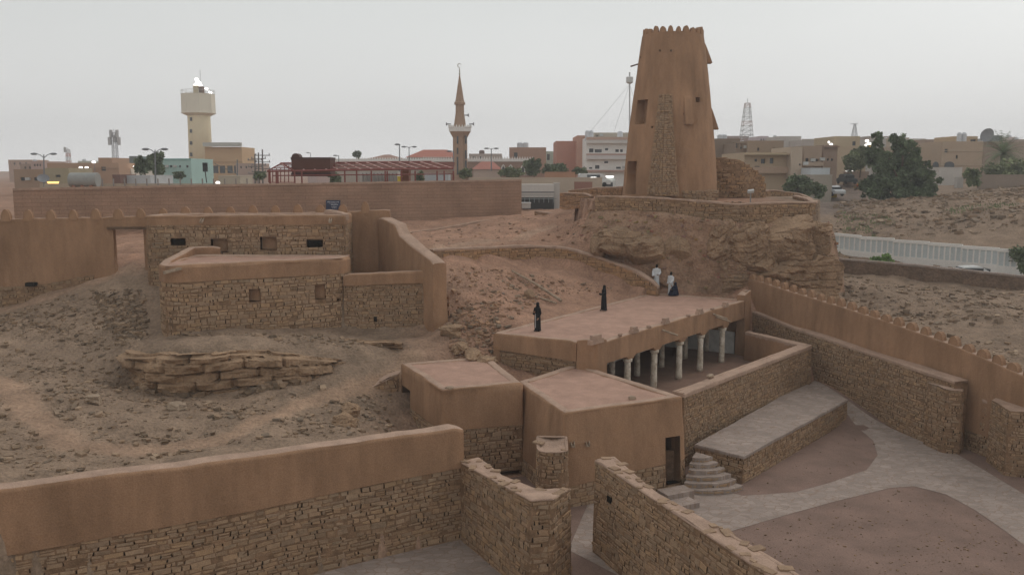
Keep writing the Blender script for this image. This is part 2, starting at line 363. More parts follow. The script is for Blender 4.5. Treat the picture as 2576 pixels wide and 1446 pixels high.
def stones(mb, P, o, holes=(), m=0, h=.17, wd=.34, s0=0, s1=None, batter=0.0, gap=.018, seed=1, depth=.035, tone=(1, 1, 1), drop=.06, zlo=None):
    rg = random.Random(seed); s1 = P.L if s1 is None else s1
    zmin = float(P.p[:, 2].min()); zmax = float(P.p[:, 3].max()); z = zmin
    while z < zmax:
        hh = h*rg.uniform(.62, 1.35); x = s0+rg.uniform(0, wd*.5)*0
        ph = rg.random()*50
        while x < s1-.03:
            ww = wd*rg.choice([.45, .7, .85, 1, 1.1, 1.35, 1.7])*rg.uniform(.85, 1.15)
            x1 = min(x+ww, s1); xm = (x+x1)/2
            pieces = [(0, 1)] if (rg.random() > .16 or hh < h*.9) else [(0, rg.uniform(.4, .6))]
            if len(pieces) == 1 and pieces[0][1] < 1: pieces.append((pieces[0][1], 1))
            wv = lambda q: n1(q*.55+ph*.02, seed)*hh*.7
            cm = P.at(xm)
            for (a, b) in pieces:
                za, zb_ = z+hh*a, z+hh*b
                zl = [za+wv(x), za+wv(x1), zb_+wv(x1), zb_+wv(x)]
                ztop = cm[5]; zbot = cm[4]
                if max(zl) < zbot+.03 or (sum(zl)/4) > ztop-.03: continue
                zl = [min(q, ztop) for q in zl]
                if any(hq[0]+.0 < x1 and hq[1] > x and hq[2] < max(zl)-.03 and hq[3] > min(zl)+.03 for hq in holes):
                    # trim beside an opening
                    ok = False
                    for hq in holes:
                        if hq[0] < x1 and hq[1] > x and hq[2] < max(zl)-.03 and hq[3] > min(zl)+.03:
                            if x < hq[0]-.06: x1t = hq[0]; xt = x; ok = True
                            elif x1 > hq[1]+.06: xt = hq[1]; x1t = x1; ok = True
                    if not ok: continue
                    xa, xb = xt, x1t
                else: xa, xb = x, x1
                if rg.random() < drop*.5 or n1(xm*.9+seed*3.1+n1(z*1.7, seed+7)*2, seed+8) > .86: continue
                g = gap*rg.choice((.15,.3,.5,.8,1.3)); dd = depth*rg.uniform(.15, 1.0); j = lambda: rg.uniform(-.026, .026)*min(1, h/.17)
                fr = []; bk = []
                cn = [(xa+g, zl[0]+g*.8), (xb-g, zl[1]+g*.8), (xb-g, zl[2]-g*.8), (xa+g, zl[3]-g*.8)]
                ct = (xa+xb)/2, sum(zl)/4
                for (sx, sz) in cn:
                    sx += j(); sz += j()
                    c0 = P.at(min(max(sx, 0), P.L)); of = o-.02+batter*(c0[5]-sz)
                    bk.append((c0[0]+c0[2]*of, c0[1]+c0[3]*of, sz))
                    ix = sx+(ct[0]-sx)*min(.35, .022/max(.03, abs(ct[0]-sx))); iz = sz+(ct[1]-sz)*min(.4, .02/max(.02, abs(ct[1]-sz)))
                    c1 = P.at(min(max(ix, 0), P.L)); of2 = o+batter*(c1[5]-iz)+dd+rg.uniform(-.008, .008)
                    fr.append((c1[0]+c1[2]*of2, c1[1]+c1[3]*of2, iz))
                t = rg.choice(STT); k = rg.uniform(.86, 1.1)*(1+.13*n1(xm*.35+z*.3, seed+9)+.08*n1(z*1.3+xm*.2, seed+10))
                mb.add(bk+fr, [(4,5,6,7), (0,1,5,4), (1,2,6,5), (2,3,7,6), (3,0,4,7)], m, tuple(a_*b_*k for a_, b_ in zip(t, tone)))
            if rg.random() < .46:      # near-black strip paints in the shade of a deep open joint
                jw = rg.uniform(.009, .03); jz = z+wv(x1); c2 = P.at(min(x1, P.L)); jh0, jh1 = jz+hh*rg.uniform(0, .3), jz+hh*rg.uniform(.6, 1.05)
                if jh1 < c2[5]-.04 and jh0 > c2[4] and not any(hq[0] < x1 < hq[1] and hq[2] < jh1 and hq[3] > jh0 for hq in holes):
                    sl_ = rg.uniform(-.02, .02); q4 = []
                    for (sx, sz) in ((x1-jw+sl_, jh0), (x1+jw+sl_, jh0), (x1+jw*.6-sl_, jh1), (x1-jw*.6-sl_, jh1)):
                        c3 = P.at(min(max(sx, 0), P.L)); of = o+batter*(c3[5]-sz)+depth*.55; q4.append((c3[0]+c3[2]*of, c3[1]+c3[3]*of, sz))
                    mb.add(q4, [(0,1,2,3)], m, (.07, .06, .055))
            x = x1
        z += hh
def capstones(mb, P, o, i, m=0, seed=1, w=.35, tone=(.98, .96, .98)):
    rg = random.Random(seed); x = 0
    while x < P.L:
        ww = w*rg.uniform(.5, 1.4); c0 = P.at(min(x+ww/2, P.L))
        for k in range(rg.choice((0, 0, 0, 1, 1))):
            kk = rg.uniform(.85, 1.05); of = rg.choice((-i+.02, o-.1, o-.06))+rg.uniform(-.04, .04); hz = rg.uniform(.02, .05)
            a = rg.uniform(0, 3.1); ax = Vector((math.cos(a), math.sin(a), rg.uniform(-.1, .1)))*ww*.45
            by = Vector((-math.sin(a), math.cos(a), 0))*ww*.3
            mb.obox((c0[0]+c0[2]*of, c0[1]+c0[3]*of, c0[5]+hz*.2), ax, by, (0, 0, hz), m, tuple(t*kk for t in tone))
        x += ww
def poly_top(mb, pts, z, m=0, amp=.02, ds=.3, c=(1, 1, 1), zf=None, seed=9):
    """slab surface over a polygon, as an uneven grid clipped to it"""
    from mathutils.geometry import delaunay_2d_cdt
    P2 = [Vector(p[:2]) for p in pts]; n = len(P2); edge = []
    for i in range(n):
        a, b = P2[i], P2[(i+1) % n]; k = max(1, int((b-a).length/ds))
        for j in range(k): edge.append(a+(b-a)*j/k)
    ne = len(edge); X = [p.x for p in edge]; Y = [p.y for p in edge]
    vs = list(edge); x = min(X)
    while x < max(X):
        y = min(Y)
        while y < max(Y):
            q = Vector((x+rnd.uniform(-.3, .3)*ds, y+rnd.uniform(-.3, .3)*ds))
            if inside(q.x, q.y, P2) and min(abs(0), 1) == 0: vs.append(q)
            y += ds
        x += ds
    co, ed, fa, *_ = delaunay_2d_cdt(vs, [(i, (i+1) % ne) for i in range(ne)], [], 1, 1e-5)
    A = np.array([(p.x, p.y, 0) for p in co]); dzn = (vn(A*1.1, seed)+.4*vn(A*3.3, seed+1))*amp
    V = [(p.x, p.y, (zf(p.x, p.y) if zf else z)+float(d)) for p, d in zip(co, dzn)]
    F_ = []
    for f in fa:
        a, b, c_ = [co[i] for i in f[:3]]
        if (b-a).cross(c_-a) < 0: f = f[::-1]
        cx = sum(co[i].x for i in f)/len(f); cy = sum(co[i].y for i in f)/len(f)
        if inside(cx, cy, P2): F_.append(tuple(f))
    mb.add(V, F_, m, c)
def inside(x, y, P):
    r = False; j = len(P)-1
    for i in range(len(P)):
        xi, yi = P[i][0], P[i][1]; xj, yj = P[j][0], P[j][1]
        if (yi > y) != (yj > y) and x < (xj-xi)*(y-yi)/(yj-yi)+xi: r = not r
        j = i
    return r
def pip(X, Y, P):
    r = np.zeros(X.shape, bool); j = len(P)-1
    for i in range(len(P)):
        xi, yi = P[i][0], P[i][1]; xj, yj = P[j][0], P[j][1]
        if yi != yj: r ^= ((yi > Y) != (yj > Y)) & (X < (xj-xi)*(Y-yi)/(yj-yi)+xi)
        j = i
    return r
def block_wall(root, poly, zb, zt, seed=1, cap='cap', stone=True, batter=.02, h=.17, wd=.34, tone=(1, 1, 1), name='stonework', capname='coping', capst=True, faces=None):
    """solid prism of laid rubble with a mud coping; poly counter-clockwise, zt list per corner"""
    if not isinstance(zt, (list, tuple)): zt = [zt]*len(poly)
    P = Path([(p[0], p[1], zb, t) for p, t in zip(poly, zt)], True, rc=.06, ds=.5)
    mb = MB()
    sweep(mb, P, 0, .1, r=.03, m=0, amp=.01, tamp=.0, batter=batter, top=False)
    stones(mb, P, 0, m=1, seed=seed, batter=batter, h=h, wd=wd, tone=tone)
    mb.build(name, [M['mortar'], M['stone']], root)
    cb = MB(); A = np.array([[p[0], p[1]] for p in poly]); C0 = A.mean(0)
    def zf(x, y):
        w_ = [1/(1e-3+(x-p[0])**2+(y-p[1])**2) for p in poly]; return sum(a*b for a, b in zip(w_, zt))/sum(w_)+.025
    ex = [(p[0]+(p[0]-C0[0])*.0, p[1]+(p[1]-C0[1])*.0) for p in poly]
    poly_top(cb, ex, 0, zf=zf, amp=.035, ds=.18)
    # skirt
    P2 = Path([(p[0], p[1], t-.02, t+.03) for p, t in zip(poly, zt)], True, rc=.06, ds=.3)
    sweep(cb, P2, .03, .1, r=.03, m=0, amp=.015, tamp=.02)
    if capst: capstones(cb, Path([(p[0], p[1], 0, t+.02) for p, t in zip(poly, zt)], True, ds=.5), .02, .15, m=1, seed=seed)
    cb.build(capname, [M[cap], M['stone']], root, smooth=False)
    return P
def mud_wall(root, P, o=.25, i=.25, name='mud_face', **k):
    mb = MB(); sweep(mb, P, o, i, **k); return mb.build(name, [M['mud'], M['cap']], root, smooth=True)
# ------------------------------------------------------------------ rocks
_cs = {}
def cubesphere(n):
    if n in _cs: return _cs[n]
    vs = {}; fs = []; V = []
    def g(p):
        k = tuple(round(q, 5) for q in p)
        if k not in vs: vs[k] = len(V); V.append(p)
        return vs[k]
    for ax in range(3):
        for sg in (-1, 1):
            for a in range(n):
                for b in range(n):
                    q = []
                    for (i, j) in ((a, b), (a+1, b), (a+1, b+1), (a, b+1)):
                        p = [0, 0, 0]; p[ax] = sg; p[(ax+1) % 3] = -1+2*i/n; p[(ax+2) % 3] = (-1+2*j/n); q.append(g(tuple(p)))
                    fs.append(tuple(q if sg > 0 else q[::-1]))
    A = np.array(V); _cs[n] = (A, fs); return _cs[n]
def boulder(mb, c, size, n=14, sq=.5, amp=.16, strata=.06, sf=3, seed=0, rot=0, tilt=(0, 0), m=0, tone=(1, 1, 1), freq=1.6, frac=0):
    A, fs = cubesphere(n); L_ = np.linalg.norm(A, axis=1)[:, None]; S_ = A/L_; P = S_*(1-sq)+A*.8*sq
    d = fbm(P*freq+seed*7.1, 4, seed)*amp
    if frac:
        S2 = P*np.array(size)*1.0+seed*3.3; wz = S2+.35*np.stack([vn(S2*.9, seed+21), vn(S2*.9, seed+22), vn(S2*1.1, seed+23)], 1); cl = np.floor(wz*np.array([1.1, 1.1, 2.0])).astype(np.int64); cf = np.floor(wz*np.array([2.6, 2.6, 4.2])).astype(np.int64)
        P = P*(1+frac*_h(cl[:, 0], cl[:, 1], cl[:, 2], seed)+frac*.45*_h(cf[:, 0], cf[:, 1], cf[:, 2], seed+1))[:, None]
    # angular facets
    rg = np.random.RandomState(seed+11)
    P = P*(1+d[:, None])
    for k in range(7):
        nn = rg.normal(size=3); nn /= np.linalg.norm(nn); h = rg.uniform(.62, .95); t = P@nn-h; P = P-np.maximum(t, 0)[:, None]*nn*.85
    z = P[:, 2]*sf+vn(P*1.2, seed+3)*.5; st = np.abs(z-np.round(z))*2; lay = _h(np.round(z).astype(np.int64), np.zeros(len(z), np.int64), np.zeros(len(z), np.int64), seed)
    k = 1+strata*lay-strata*1.2*np.clip(1-st*0-2.2*(1-st), -1, 0)*0-strata*(st > .82)
    P[:, 0] *= k; P[:, 1] *= k
    P = P*np.array(size)
    cx, cy = math.cos(rot), math.sin(rot)
    M3 = np.array([[cx, -cy, 0], [cy, cx, 0], [0, 0, 1]])
    tx, ty = tilt
    M4 = np.array([[1, 0, 0], [0, math.cos(tx), -math.sin(tx)], [0, math.sin(tx), math.cos(tx)]])@np.array([[math.cos(ty), 0, math.sin(ty)], [0, 1, 0], [-math.sin(ty), 0, math.cos(ty)]])
    P = P@M4.T@M3.T+np.array(c)
    mb.add([tuple(p) for p in P], fs, m, tone)
_lo = {}
def pebble(mb, c, s, rg, m=0, tone=(1, 1, 1)):
    A, fs = cubesphere(1); a = rg.uniform(0, 6.28); ca, sa = math.cos(a), math.sin(a)
    fx, fy, fz = s*rg.uniform(.7, 1.3), s*rg.uniform(.5, 1), s*rg.uniform(.25, .6); tl = rg.uniform(-.35, .35)
    vs = []
    for p in A:
        x, y, z = [q*rg.uniform(.62, 1.0)*.6 for q in p]
        x *= fx; y *= fy; z *= fz; z += x*tl
        vs.append((c[0]+x*ca-y*sa, c[1]+x*sa+y*ca, c[2]+z))
    mb.add(vs, fs, m, tone)
# ------------------------------------------------------------------ terrain
def lift(u, v, Y): p = ay(u, v, Y); return (p[0], p[1], p[2])
CP = [lift(*q) for q in [
 (0,788,54.6),(110,750,55),(-200,800,53.5),(100,1180,29.5),(0,1100,33),(0,1000,38),(0,900,44.5),(0,800,53),(120,760,54.5),(220,720,55),(300,690,55.5),(325,668,56.5),(325,640,60),(325,605,68),
 (345,720,54),(350,790,50.5),(340,870,46.2),(310,975,41.5),(200,900,44.5),(200,1000,39),(200,1100,34),(260,1170,31.3),
 (500,1000,40),(500,1100,35.7),(700,1000,40.6),(700,1060,37),(900,1000,42.3),(900,1060,39),(985,1000,43.6),
 (400,990,41.4),(520,990,41.6),(620,982,42.0),(720,970,42.4),(830,945,43.3),(320,980,42.2),
 (325,862,44.4),(440,858,43.2),(560,862,43.4),(680,866,43.9),(800,868,45.0),(900,864,46.2),
 (430,856,46.4),(700,842,48.9),(880,835,50.6),(1000,834,50.8),(1070,842,50.4),(860,945,43.2),(950,900,46),(600,850,46.6),(760,850,46.8),
 (1050,880,46.6),(1110,865,47.4),(1170,880,47.2),
 (1180,790,50.2),(1150,740,53.5),(1130,700,56),(1300,665,62.5),(1200,665,60.5),(1420,675,63.5),(1500,705,62.3),(1560,735,61.8),(1300,740,56.5),(1400,760,58),
 (1120,664,57.5),(1200,667,60.8),(1340,672,64.4),(1420,680,65.0),(1500,710,63.6),(1580,742,62.0),(1200,620,62.4),(1340,614,66.4),(1420,617,67.0),(1500,640,65.6),(1580,668,63.8),(1640,700,62.4),
 (1100,618,60),(1200,612,66),(1300,608,69.5),(1420,612,70),(1500,636,67),(1600,668,65),(1665,715,63),(1700,742,62.2),
 (1040,577,79),(1180,562,82),(1300,545,87),(1200,600,72),(1400,575,77),(1350,545,88),(1450,520,84),(1420,540,80),(1340,530,96),(1480,540,71),
 (1500,545,67),(1600,565,66),(1700,572,65.5),(1850,575,64.3),(1950,570,66),(2060,566,66),
 (1600,640,64.5),(1700,655,64),(1750,730,62.6),(1820,752,62),(1780,690,63.2),
 (2150,710,74),(2300,760,66),(2500,800,60),(2576,880,53),(2400,830,58),(2200,730,70),(2300,715,76.2),(2125,697,78.5),(2450,730,73.2),(2576,740,70.5),
 (2110,680,80.5),(2252,692,78.3),(2400,706,76.2),(2576,726,73.5),
 (2106,638,93),(2249,645,89.5),(2344,658,87),(2503,671,83),(2576,680,81),
 (2110,600,96),(2249,605,93),(2337,612,90.5),(2421,620,88),(2513,630,86),(2576,634,84.5),
 (2300,503,109),(2150,515,110),(2400,492,116),(2500,495,108),(2576,470,122),(2576,540,92),(2400,560,96),(2250,560,98),(2140,560,100),(2350,530,102),
 (2100,512,125),(2130,497,140),(2140,455,190),(2129,466,150),(2110,480,139),(2093,495,128),(2185,468,150),(2210,505,128),(2050,520,110)]]
CP += [(-30,20,4),(-30,30,4.6),(-30,45,5.5),(-50,78,8),(-60,40,5),(-20,24.5,3.6),(-10,29.8,3.3),(-5,34,2.6),(-3.6,38,1.5),(-25,64,8.2),(-15,64,8.2),(-8,64,8.3),(-40,90,9.5),(0,95,10),(-20,95,10),
 (-60,150,10),(-150,150,10),(0,140,10.3),(40,140,10.6),(12,100,10.4),(20,110,10.6),(-100,260,10),(0,260,10),(100,260,10.3),(-200,60,8),(120,180,10.6),(60,200,10.4),(150,120,10.5),
 (20,60,3.4),(22,56,2.6),(26,50,1.8),(32,40,1.8),(30,30,1.2),(45,30,2),(45,50,3.5),(70,60,6),(90,60,8),(23,66,4),(24.5,70,3.8),(0,0,0),(-30,0,1),(30,0,0),(0,-30,0),
 (-1.2,45.2,3.0),(.6,44.4,2.8),(2.2,43.6,2.6),(-2.6,46.2,3.6),(3,51,4.9),(6.5,56,5),(10.2,62.8,5.1),(13,62,4.6),(-4.3,42.4,1.7),(-5.2,41.5,1.8),(-3.6,40.5,1.2),(17,72,10),(24,74,8.5),(27,80,5.2)]
C_ = np.array(CP)
def tps_fit(P):
    n = len(P); D = np.hypot(P[:, None, 0]-P[None, :, 0], P[:, None, 1]-P[None, :, 1]); A = np.zeros((n+3, n+3))
    A[:n, :n] = D-np.eye(n)*.04; A[:n, n] = 1; A[:n, n+1:] = P[:, :2]; A[n, :n] = 1; A[n+1:, :n] = P[:, :2].T
    return np.linalg.solve(A, np.concatenate([P[:, 2], [0, 0, 0]]))
W_ = tps_fit(C_)
def ramp(X, Y):
    t = np.clip((Y-46.5)/6.5, 0, 1); t = t*t*(3-2*t); return 1.28*t*np.clip((X-9)/5, 0, 1)
COURT = [(-26,18.6),(-15.4,24.5),(-1.8,32.75),(-3.1,38.6),(.2,40.9),(3.4,45),(7.8,41.4),(18.3,53.0),(15.9,57.4),(16.6,60.8),(19.05,53.3),(22.6,45.4),(23.9,43.9),(25.9,37.4),(30,22),(30,-30),(-26,-30)]
YARD = [(-.6,46.8),(4.3,44.2),(8.3,41.2),(18.1,52.9),(15.6,57.6),(16,59.2),(9.9,62.2)]
LYARD = [(-10.4,51.5),(-5.4,51.4),(-7.6,58.2),(-11,58.2)]
TPLAT = [lift(*q)[:2] for q in [(1497,492,68),(1700,500,64.2),(1850,512,62.8),(2062,508,66)]]+[(25,72),(24.5,80),(12,82),(5.5,76)]
def terrain(X, Y, detail=True):
    X = np.asarray(X, float); Y = np.asarray(Y, float); sh = X.shape; x = X.ravel(); y = Y.ravel(); z = np.zeros(len(x))
    for k in range(0, len(x), 20000):
        xa = x[k:k+20000]; ya = y[k:k+20000]
        D = np.hypot(xa[:, None]-C_[None, :, 0], ya[:, None]-C_[None, :, 1]); z[k:k+20000] = D@W_[:-3]+W_[-3]+W_[-2]*xa+W_[-1]*ya
    far = np.clip((np.hypot(x, y-60)-160)/120, 0, 1); z = z*(1-far)+10*far
    if detail:
        p = np.stack([x, y, np.zeros(len(x))], 1)
        a = np.clip((140-y)/60, 0, 1)*(1-far)*(1-.75*((x > 2)&(x < 22)&(y > 62.4)&(y < 68)))
        z = z+a*(.16*fbm(p*.35, 3, 1)+.09*fbm(p*1.6, 3, 4)+.05*np.abs(vn(p*4.5, 8)))
    c = pip(x, y, COURT); z = np.where(c, ramp(x, y)-.03, z)
    c = pip(x, y, YARD); z = np.where(c, 1.7, z)
    c = pip(x, y, LYARD); z = np.where(c, 7.45, z)
    c = pip(x, y, TPLAT); z = np.where(c, 11.55+.02*(y-64), z)
    return z.reshape(sh)
TRK = []
def build_terrain():
    xs = np.unique(np.concatenate([np.arange(-26, 36, .25), np.arange(36, 70, .6), np.arange(70, 260, 8), np.geomspace(260, 5000, 12), -np.arange(26, 60, .8), -np.arange(60, 260, 10), -np.geomspace(260, 5000, 12)]).round(3))
    ys = np.unique(np.concatenate([np.arange(21, 90, .25), np.arange(90, 150, .8), np.arange(150, 400, 8), np.geomspace(400, 6000, 12), -np.arange(-21, 60, 5)]).round(3))
    X, Y = np.meshgrid(xs, ys); Z = terrain(X, Y); nx, ny = len(xs), len(ys)
    V = np.stack([X.ravel(), Y.ravel(), Z.ravel()], 1); i = np.arange(nx*ny).reshape(ny, nx)
    Fq = np.stack([i[:-1, :-1].ravel(), i[:-1, 1:].ravel(), i[1:, 1:].ravel(), i[1:, :-1].ravel()], 1)
    me = bpy.data.meshes.new('ground'); me.vertices.add(len(V)); me.vertices.foreach_set('co', V.ravel())
    me.loops.add(Fq.size); me.loops.foreach_set('vertex_index', Fq.ravel()); me.polygons.add(len(Fq)); me.polygons.foreach_set('loop_start', np.arange(len(Fq))*4)
    me.update(calc_edges=True); me.polygons.foreach_set('use_smooth', [True]*len(Fq))
    # soil tint: pink sand on the hill side, grey-brown scree on the left and right, pale trodden tracks
    x, y = V[:, 0], V[:, 1]
    sand = np.array([1.0, 1.0, 1.0]); grey = np.array([.86, .89, .88]); pink = np.array([1.14, .98, .93])
    w1 = np.clip((-x-2)/5, 0, 1)*np.clip((58-y)/3, 0, 1); w2 = np.clip((x-19)/4, 0, 1)*np.clip((y-30)/5, 0, 1)
    w = np.clip(w1+w2, 0, 1)[:, None]; C = pink*(1-w)+grey*w
    def track(pts, wd, col, C):
        P = [lift(*q)[:2] for q in pts]; TRK.append((P, wd)) if wd < 1 else None; d = np.full(len(x), 1e9)
        for a, b in zip(P[:-1], P[1:]):
            a = np.array(a); b = np.array(b); ab = b-a; t = np.clip(((x-a[0])*ab[0]+(y-a[1])*ab[1])/(ab@ab), 0, 1)
            d = np.minimum(d, np.hypot(x-a[0]-t*ab[0], y-a[1]-t*ab[1]))
        d = d+.25*vn(np.stack([x, y, x*0], 1)*1.3, 5); k = np.clip((wd-d)/(.5*wd), 0, 1)[:, None]
        return C*(1-k)+np.array(col)*k
    C = track([(0,780,54.4),(150,725,55.2),(300,680,56)], .9, (1.08,1.05,1.02), C)
    C = track([(0,960,40.5),(90,1050,36),(170,1120,33.2),(330,1140,33.5),(560,1120,35)], .9, (1.1,1.07,1.03), C)
    C = track([(560,1120,35),(760,1020,40.2),(930,960,43.5),(1040,890,46.2)], .7, (1.08,1.05,1.0), C)
    C = track([(1080,645,58),(1200,612,66),(1385,578,77)], .9, (1.22,1.15,1.12), C)
    C = track([(2060,520,108),(2110,505,128),(2140,480,165),(2140,455,250)], 5.5, (.62,.68,.76), C)
    n_ = fbm(np.stack([x, y, x*0], 1)*.22, 4, 31)[:, None]; C = C*(1+.10*n_)
    a = me.attributes.new('tint', 'FLOAT_COLOR', 'POINT'); CC = np.ones((len(V), 4)); CC[:, :3] = C; a.data.foreach_set('color', CC.ravel())
    M['soil'] = mat('scree_soil', (.325, .222, .157), var=.15, vscale=.8, grain=.2, gscale=7, bump=.9, bdist=.12); me.materials.append(M['soil'])
    o = bpy.data.objects.new('ground', me); sc.collection.objects.link(o); tag(o, kind='structure')
build_terrain()
# ------------------------------------------------------------------ courtyard surfaces
mb = MB(); poly_top(mb, [(-20,-2),(28,-2),(26.5,34),(23.7,43.9),(22.0,44.9),(18.6,53.1),(15,50),(7.6,40.6),(2,40),(-2.4,38.7),(-1.9,32.8),(-14,25.6),(-20,22)], 0, ds=.8, amp=.004, zf=lambda x, y: float(ramp(np.array(x), np.array(y))))
tag(mb.build('courtyard_dirt', M['dirt'], smooth=True), kind='structure')
def court(u, v): p = az(u, v, 0); return p[:2]
PTH = [court(*q) for q in [(2132,1058),(2165,1082),(2197,1108),(2208,1145),(2180,1182),(2085,1215),(2000,1238),(1870,1247),(1740,1215)]]+[(3.2,36),(2.1,31.5),(4.3,28.6)]+[court(*q) for q in [(1838,1336),(1960,1300),(2100,1261),(2240,1227),(2300,1223),(2380,1243),(2450,1281),(2530,1336),(2600,1388),(2760,1500),(2900,1500),(2760,1345),(2576,1243),(2480,1185),(2400,1138),(2340,1112)]]+[(19.9,49.2),(18.5,53.0),(17.6,51.8)]
PTH2 = PTH
mb = MB(); poly_top(mb, PTH2, 0, ds=.35, amp=.004, zf=lambda x, y: float(ramp(np.array(x), np.array(y)))+.013)
tag(mb.build('paved_path', M['flags'], smooth=True), kind='structure')
mb = MB(); poly_top(mb, [(-20,21.8),(-14,25.4),(-1.9,32.6),(1.0,27.8),(1.6,20),(-20,16)], 0, ds=.35, amp=.004, zf=lambda x, y: .014)
tag(mb.build('court_paving', M['flags'], smooth=True), kind='structure')
# ------------------------------------------------------------------ foreground mud wall on a rubble base
def wall_mixed(name, label, path, zp, seed, ot=.06, thick=.5, batter=.012, holes=(), h=.17, wd=.34, both=False, stone_in=False, zb=None, tamp=.05, r=.13, rc=.12, cat='wall', amp=.03, closed=False, group=None, tone=(1,1,1)):
    """path pts (x,y,zb,zt); zp = height where stone stops and mud starts (list per point)"""
    root = thing(name, label, cat, (path[0][0], path[0][1], path[0][2]), group)
    if not isinstance(zp, (list, tuple)): zp = [zp]*len(path)
    Ps = Path([(p[0], p[1], p[2], q) for p, q in zip(path, zp)], closed, rc=rc); Pm = Path([(p[0], p[1], q-.02, p[3]) for p, q in zip(path, zp)], closed, rc=rc)
    mb = MB(); sweep(mb, Ps, 0, thick, r=.02, m=0, amp=.01, tamp=0, batter=batter, holes=[h_ for h_ in holes])
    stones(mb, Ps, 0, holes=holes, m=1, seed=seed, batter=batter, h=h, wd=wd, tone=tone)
    if both:
        Pr = Path([(p[0], p[1], p[2], q) for p, q in list(zip(path, zp))[::-1]], closed, rc=rc); stones(mb, Pr, thick, m=1, seed=seed+1, h=h, wd=wd, tone=tone)
    mb.build('stonework', [M['mortar'], M['stone']], root)
    mb = MB(); sweep(mb, Pm, ot, thick+ot, r=r, amp=amp, tamp=tamp, holes=holes, seed=seed)
    # ragged lower edge of the plaster
    mb.build('mud_face', [M['mud']], root, smooth=True)
    return root, Ps, Pm
fg = wall_mixed('mud_wall', 'long tan plastered wall on a rubble base crossing the lower left corner', [(-21,20.9,-.1,5.0),(-15.4,24.6,-.1,4.85),(-8.6,28.4,-.1,4.62),(-5,30.75,-.1,4.5),(-1.85,32.55,-.1,4.42)], [2.9,2.8,2.8,2.84,2.86], 11, thick=.62, h=.17, wd=.34)
rt = thing('parapet', 'rounded pale mud parapet tip poking into the bottom left corner', 'parapet', (-9.2, 16.2, 0))
p = az(-6, 1446, 5.0)
mb = MB(); sweep(mb, Path([(p[0]-3, p[1]-2.6, 0, 5.15), (p[0]+.02, p[1]+.0, 0, 5.15)]), .3, .3, r=.28, amp=.02, tamp=.02)
rt.location = (p[0], p[1], 0); mb.build('mud_face', [M['cap']], rt, smooth=True)
# gap wall, diagonal wall, stub
G = [az(1331,1257,3.3), az(1382,1254,3.3), az(1436,1228,3.12), az(1353,1229,3.1), az(1262,1199,3.05)]
rt = thing('stone_wall', 'short rubble wall with a broken uneven top beside the narrow courtyard gap', 'wall', (1.2, 27.6, 0))
block_wall(rt, [(-1.95,32.5),(G[0][0]+.05,G[0][1]-.1),(G[1][0]+.1,G[1][1]-.1),(G[2][0],G[2][1]),(G[3][0],G[3][1]),(G[4][0],G[4][1]),(-1.3,33.0)], -.1, [3.05,3.32,3.32,3.1,3.05,3.1,3.05], seed=21, h=.17, wd=.33)
a = az(1497,1160,3.5); b = az(1513,1167,3.5); c = az(1893,1420,3.5); c2 = (c[0]+(c[0]-b[0])*1.2, c[1]+(c[1]-b[1])*1.2)
d = az(1545,1152,3.5); e_ = az(1655,1243,3.5); f_ = az(1893,1382,3.5); f2 = (c2[0]+.75, c2[1]+.35)
rt = thing('stone_wall', 'long diagonal rubble wall with a pinkish mud top running to the bottom edge', 'wall', (b[0], b[1], 0))
DP = [(a[0],a[1]+.1),(b[0],b[1]),(c[0],c[1]),c2,f2,(f_[0]+.1,f_[1]+.1),(e_[0],e_[1]),(d[0],d[1]+.1)]
block_wall(rt, DP, -.1, 3.5, seed=31, h=.17, wd=.32)
P_ = az(1532,1252,2.6)
mb = MB(); q = Vector((b[0], b[1], 0)); dd = (Vector((c[0], c[1], 0))-q).normalized(); nn = Vector((-dd.y, dd.x, 0))
if nn.x > 0: nn = -nn
hp = q+dd*.75+nn*.03; mb.obox((hp.x, hp.y, 2.45), dd*.14, nn*.06, (0, 0, .1)); mb.build('peephole', M['dark'], rt)
rt = thing('stone_stub', 'free-standing rubble pier with a rounded mud top in front of the cube room', 'pier', (2.0, 35.2, 0))
st = []
cx, cy = ay(1390,1200,34.9)[0], 34.9
for k in range(7): st.append((cx-.62*math.cos(math.pi*k/6)*1.0, cy+.1+.75*math.sin(-math.pi*k/6)*.55))
st = [(cx-.62,cy+.9)]+st+[(cx+.62,cy+.9)]
block_wall(rt, st, -.1, [3.05,2.8,2.75,2.75,2.75,2.75,2.75,2.75,3.05], seed=41, h=.19, wd=.3)
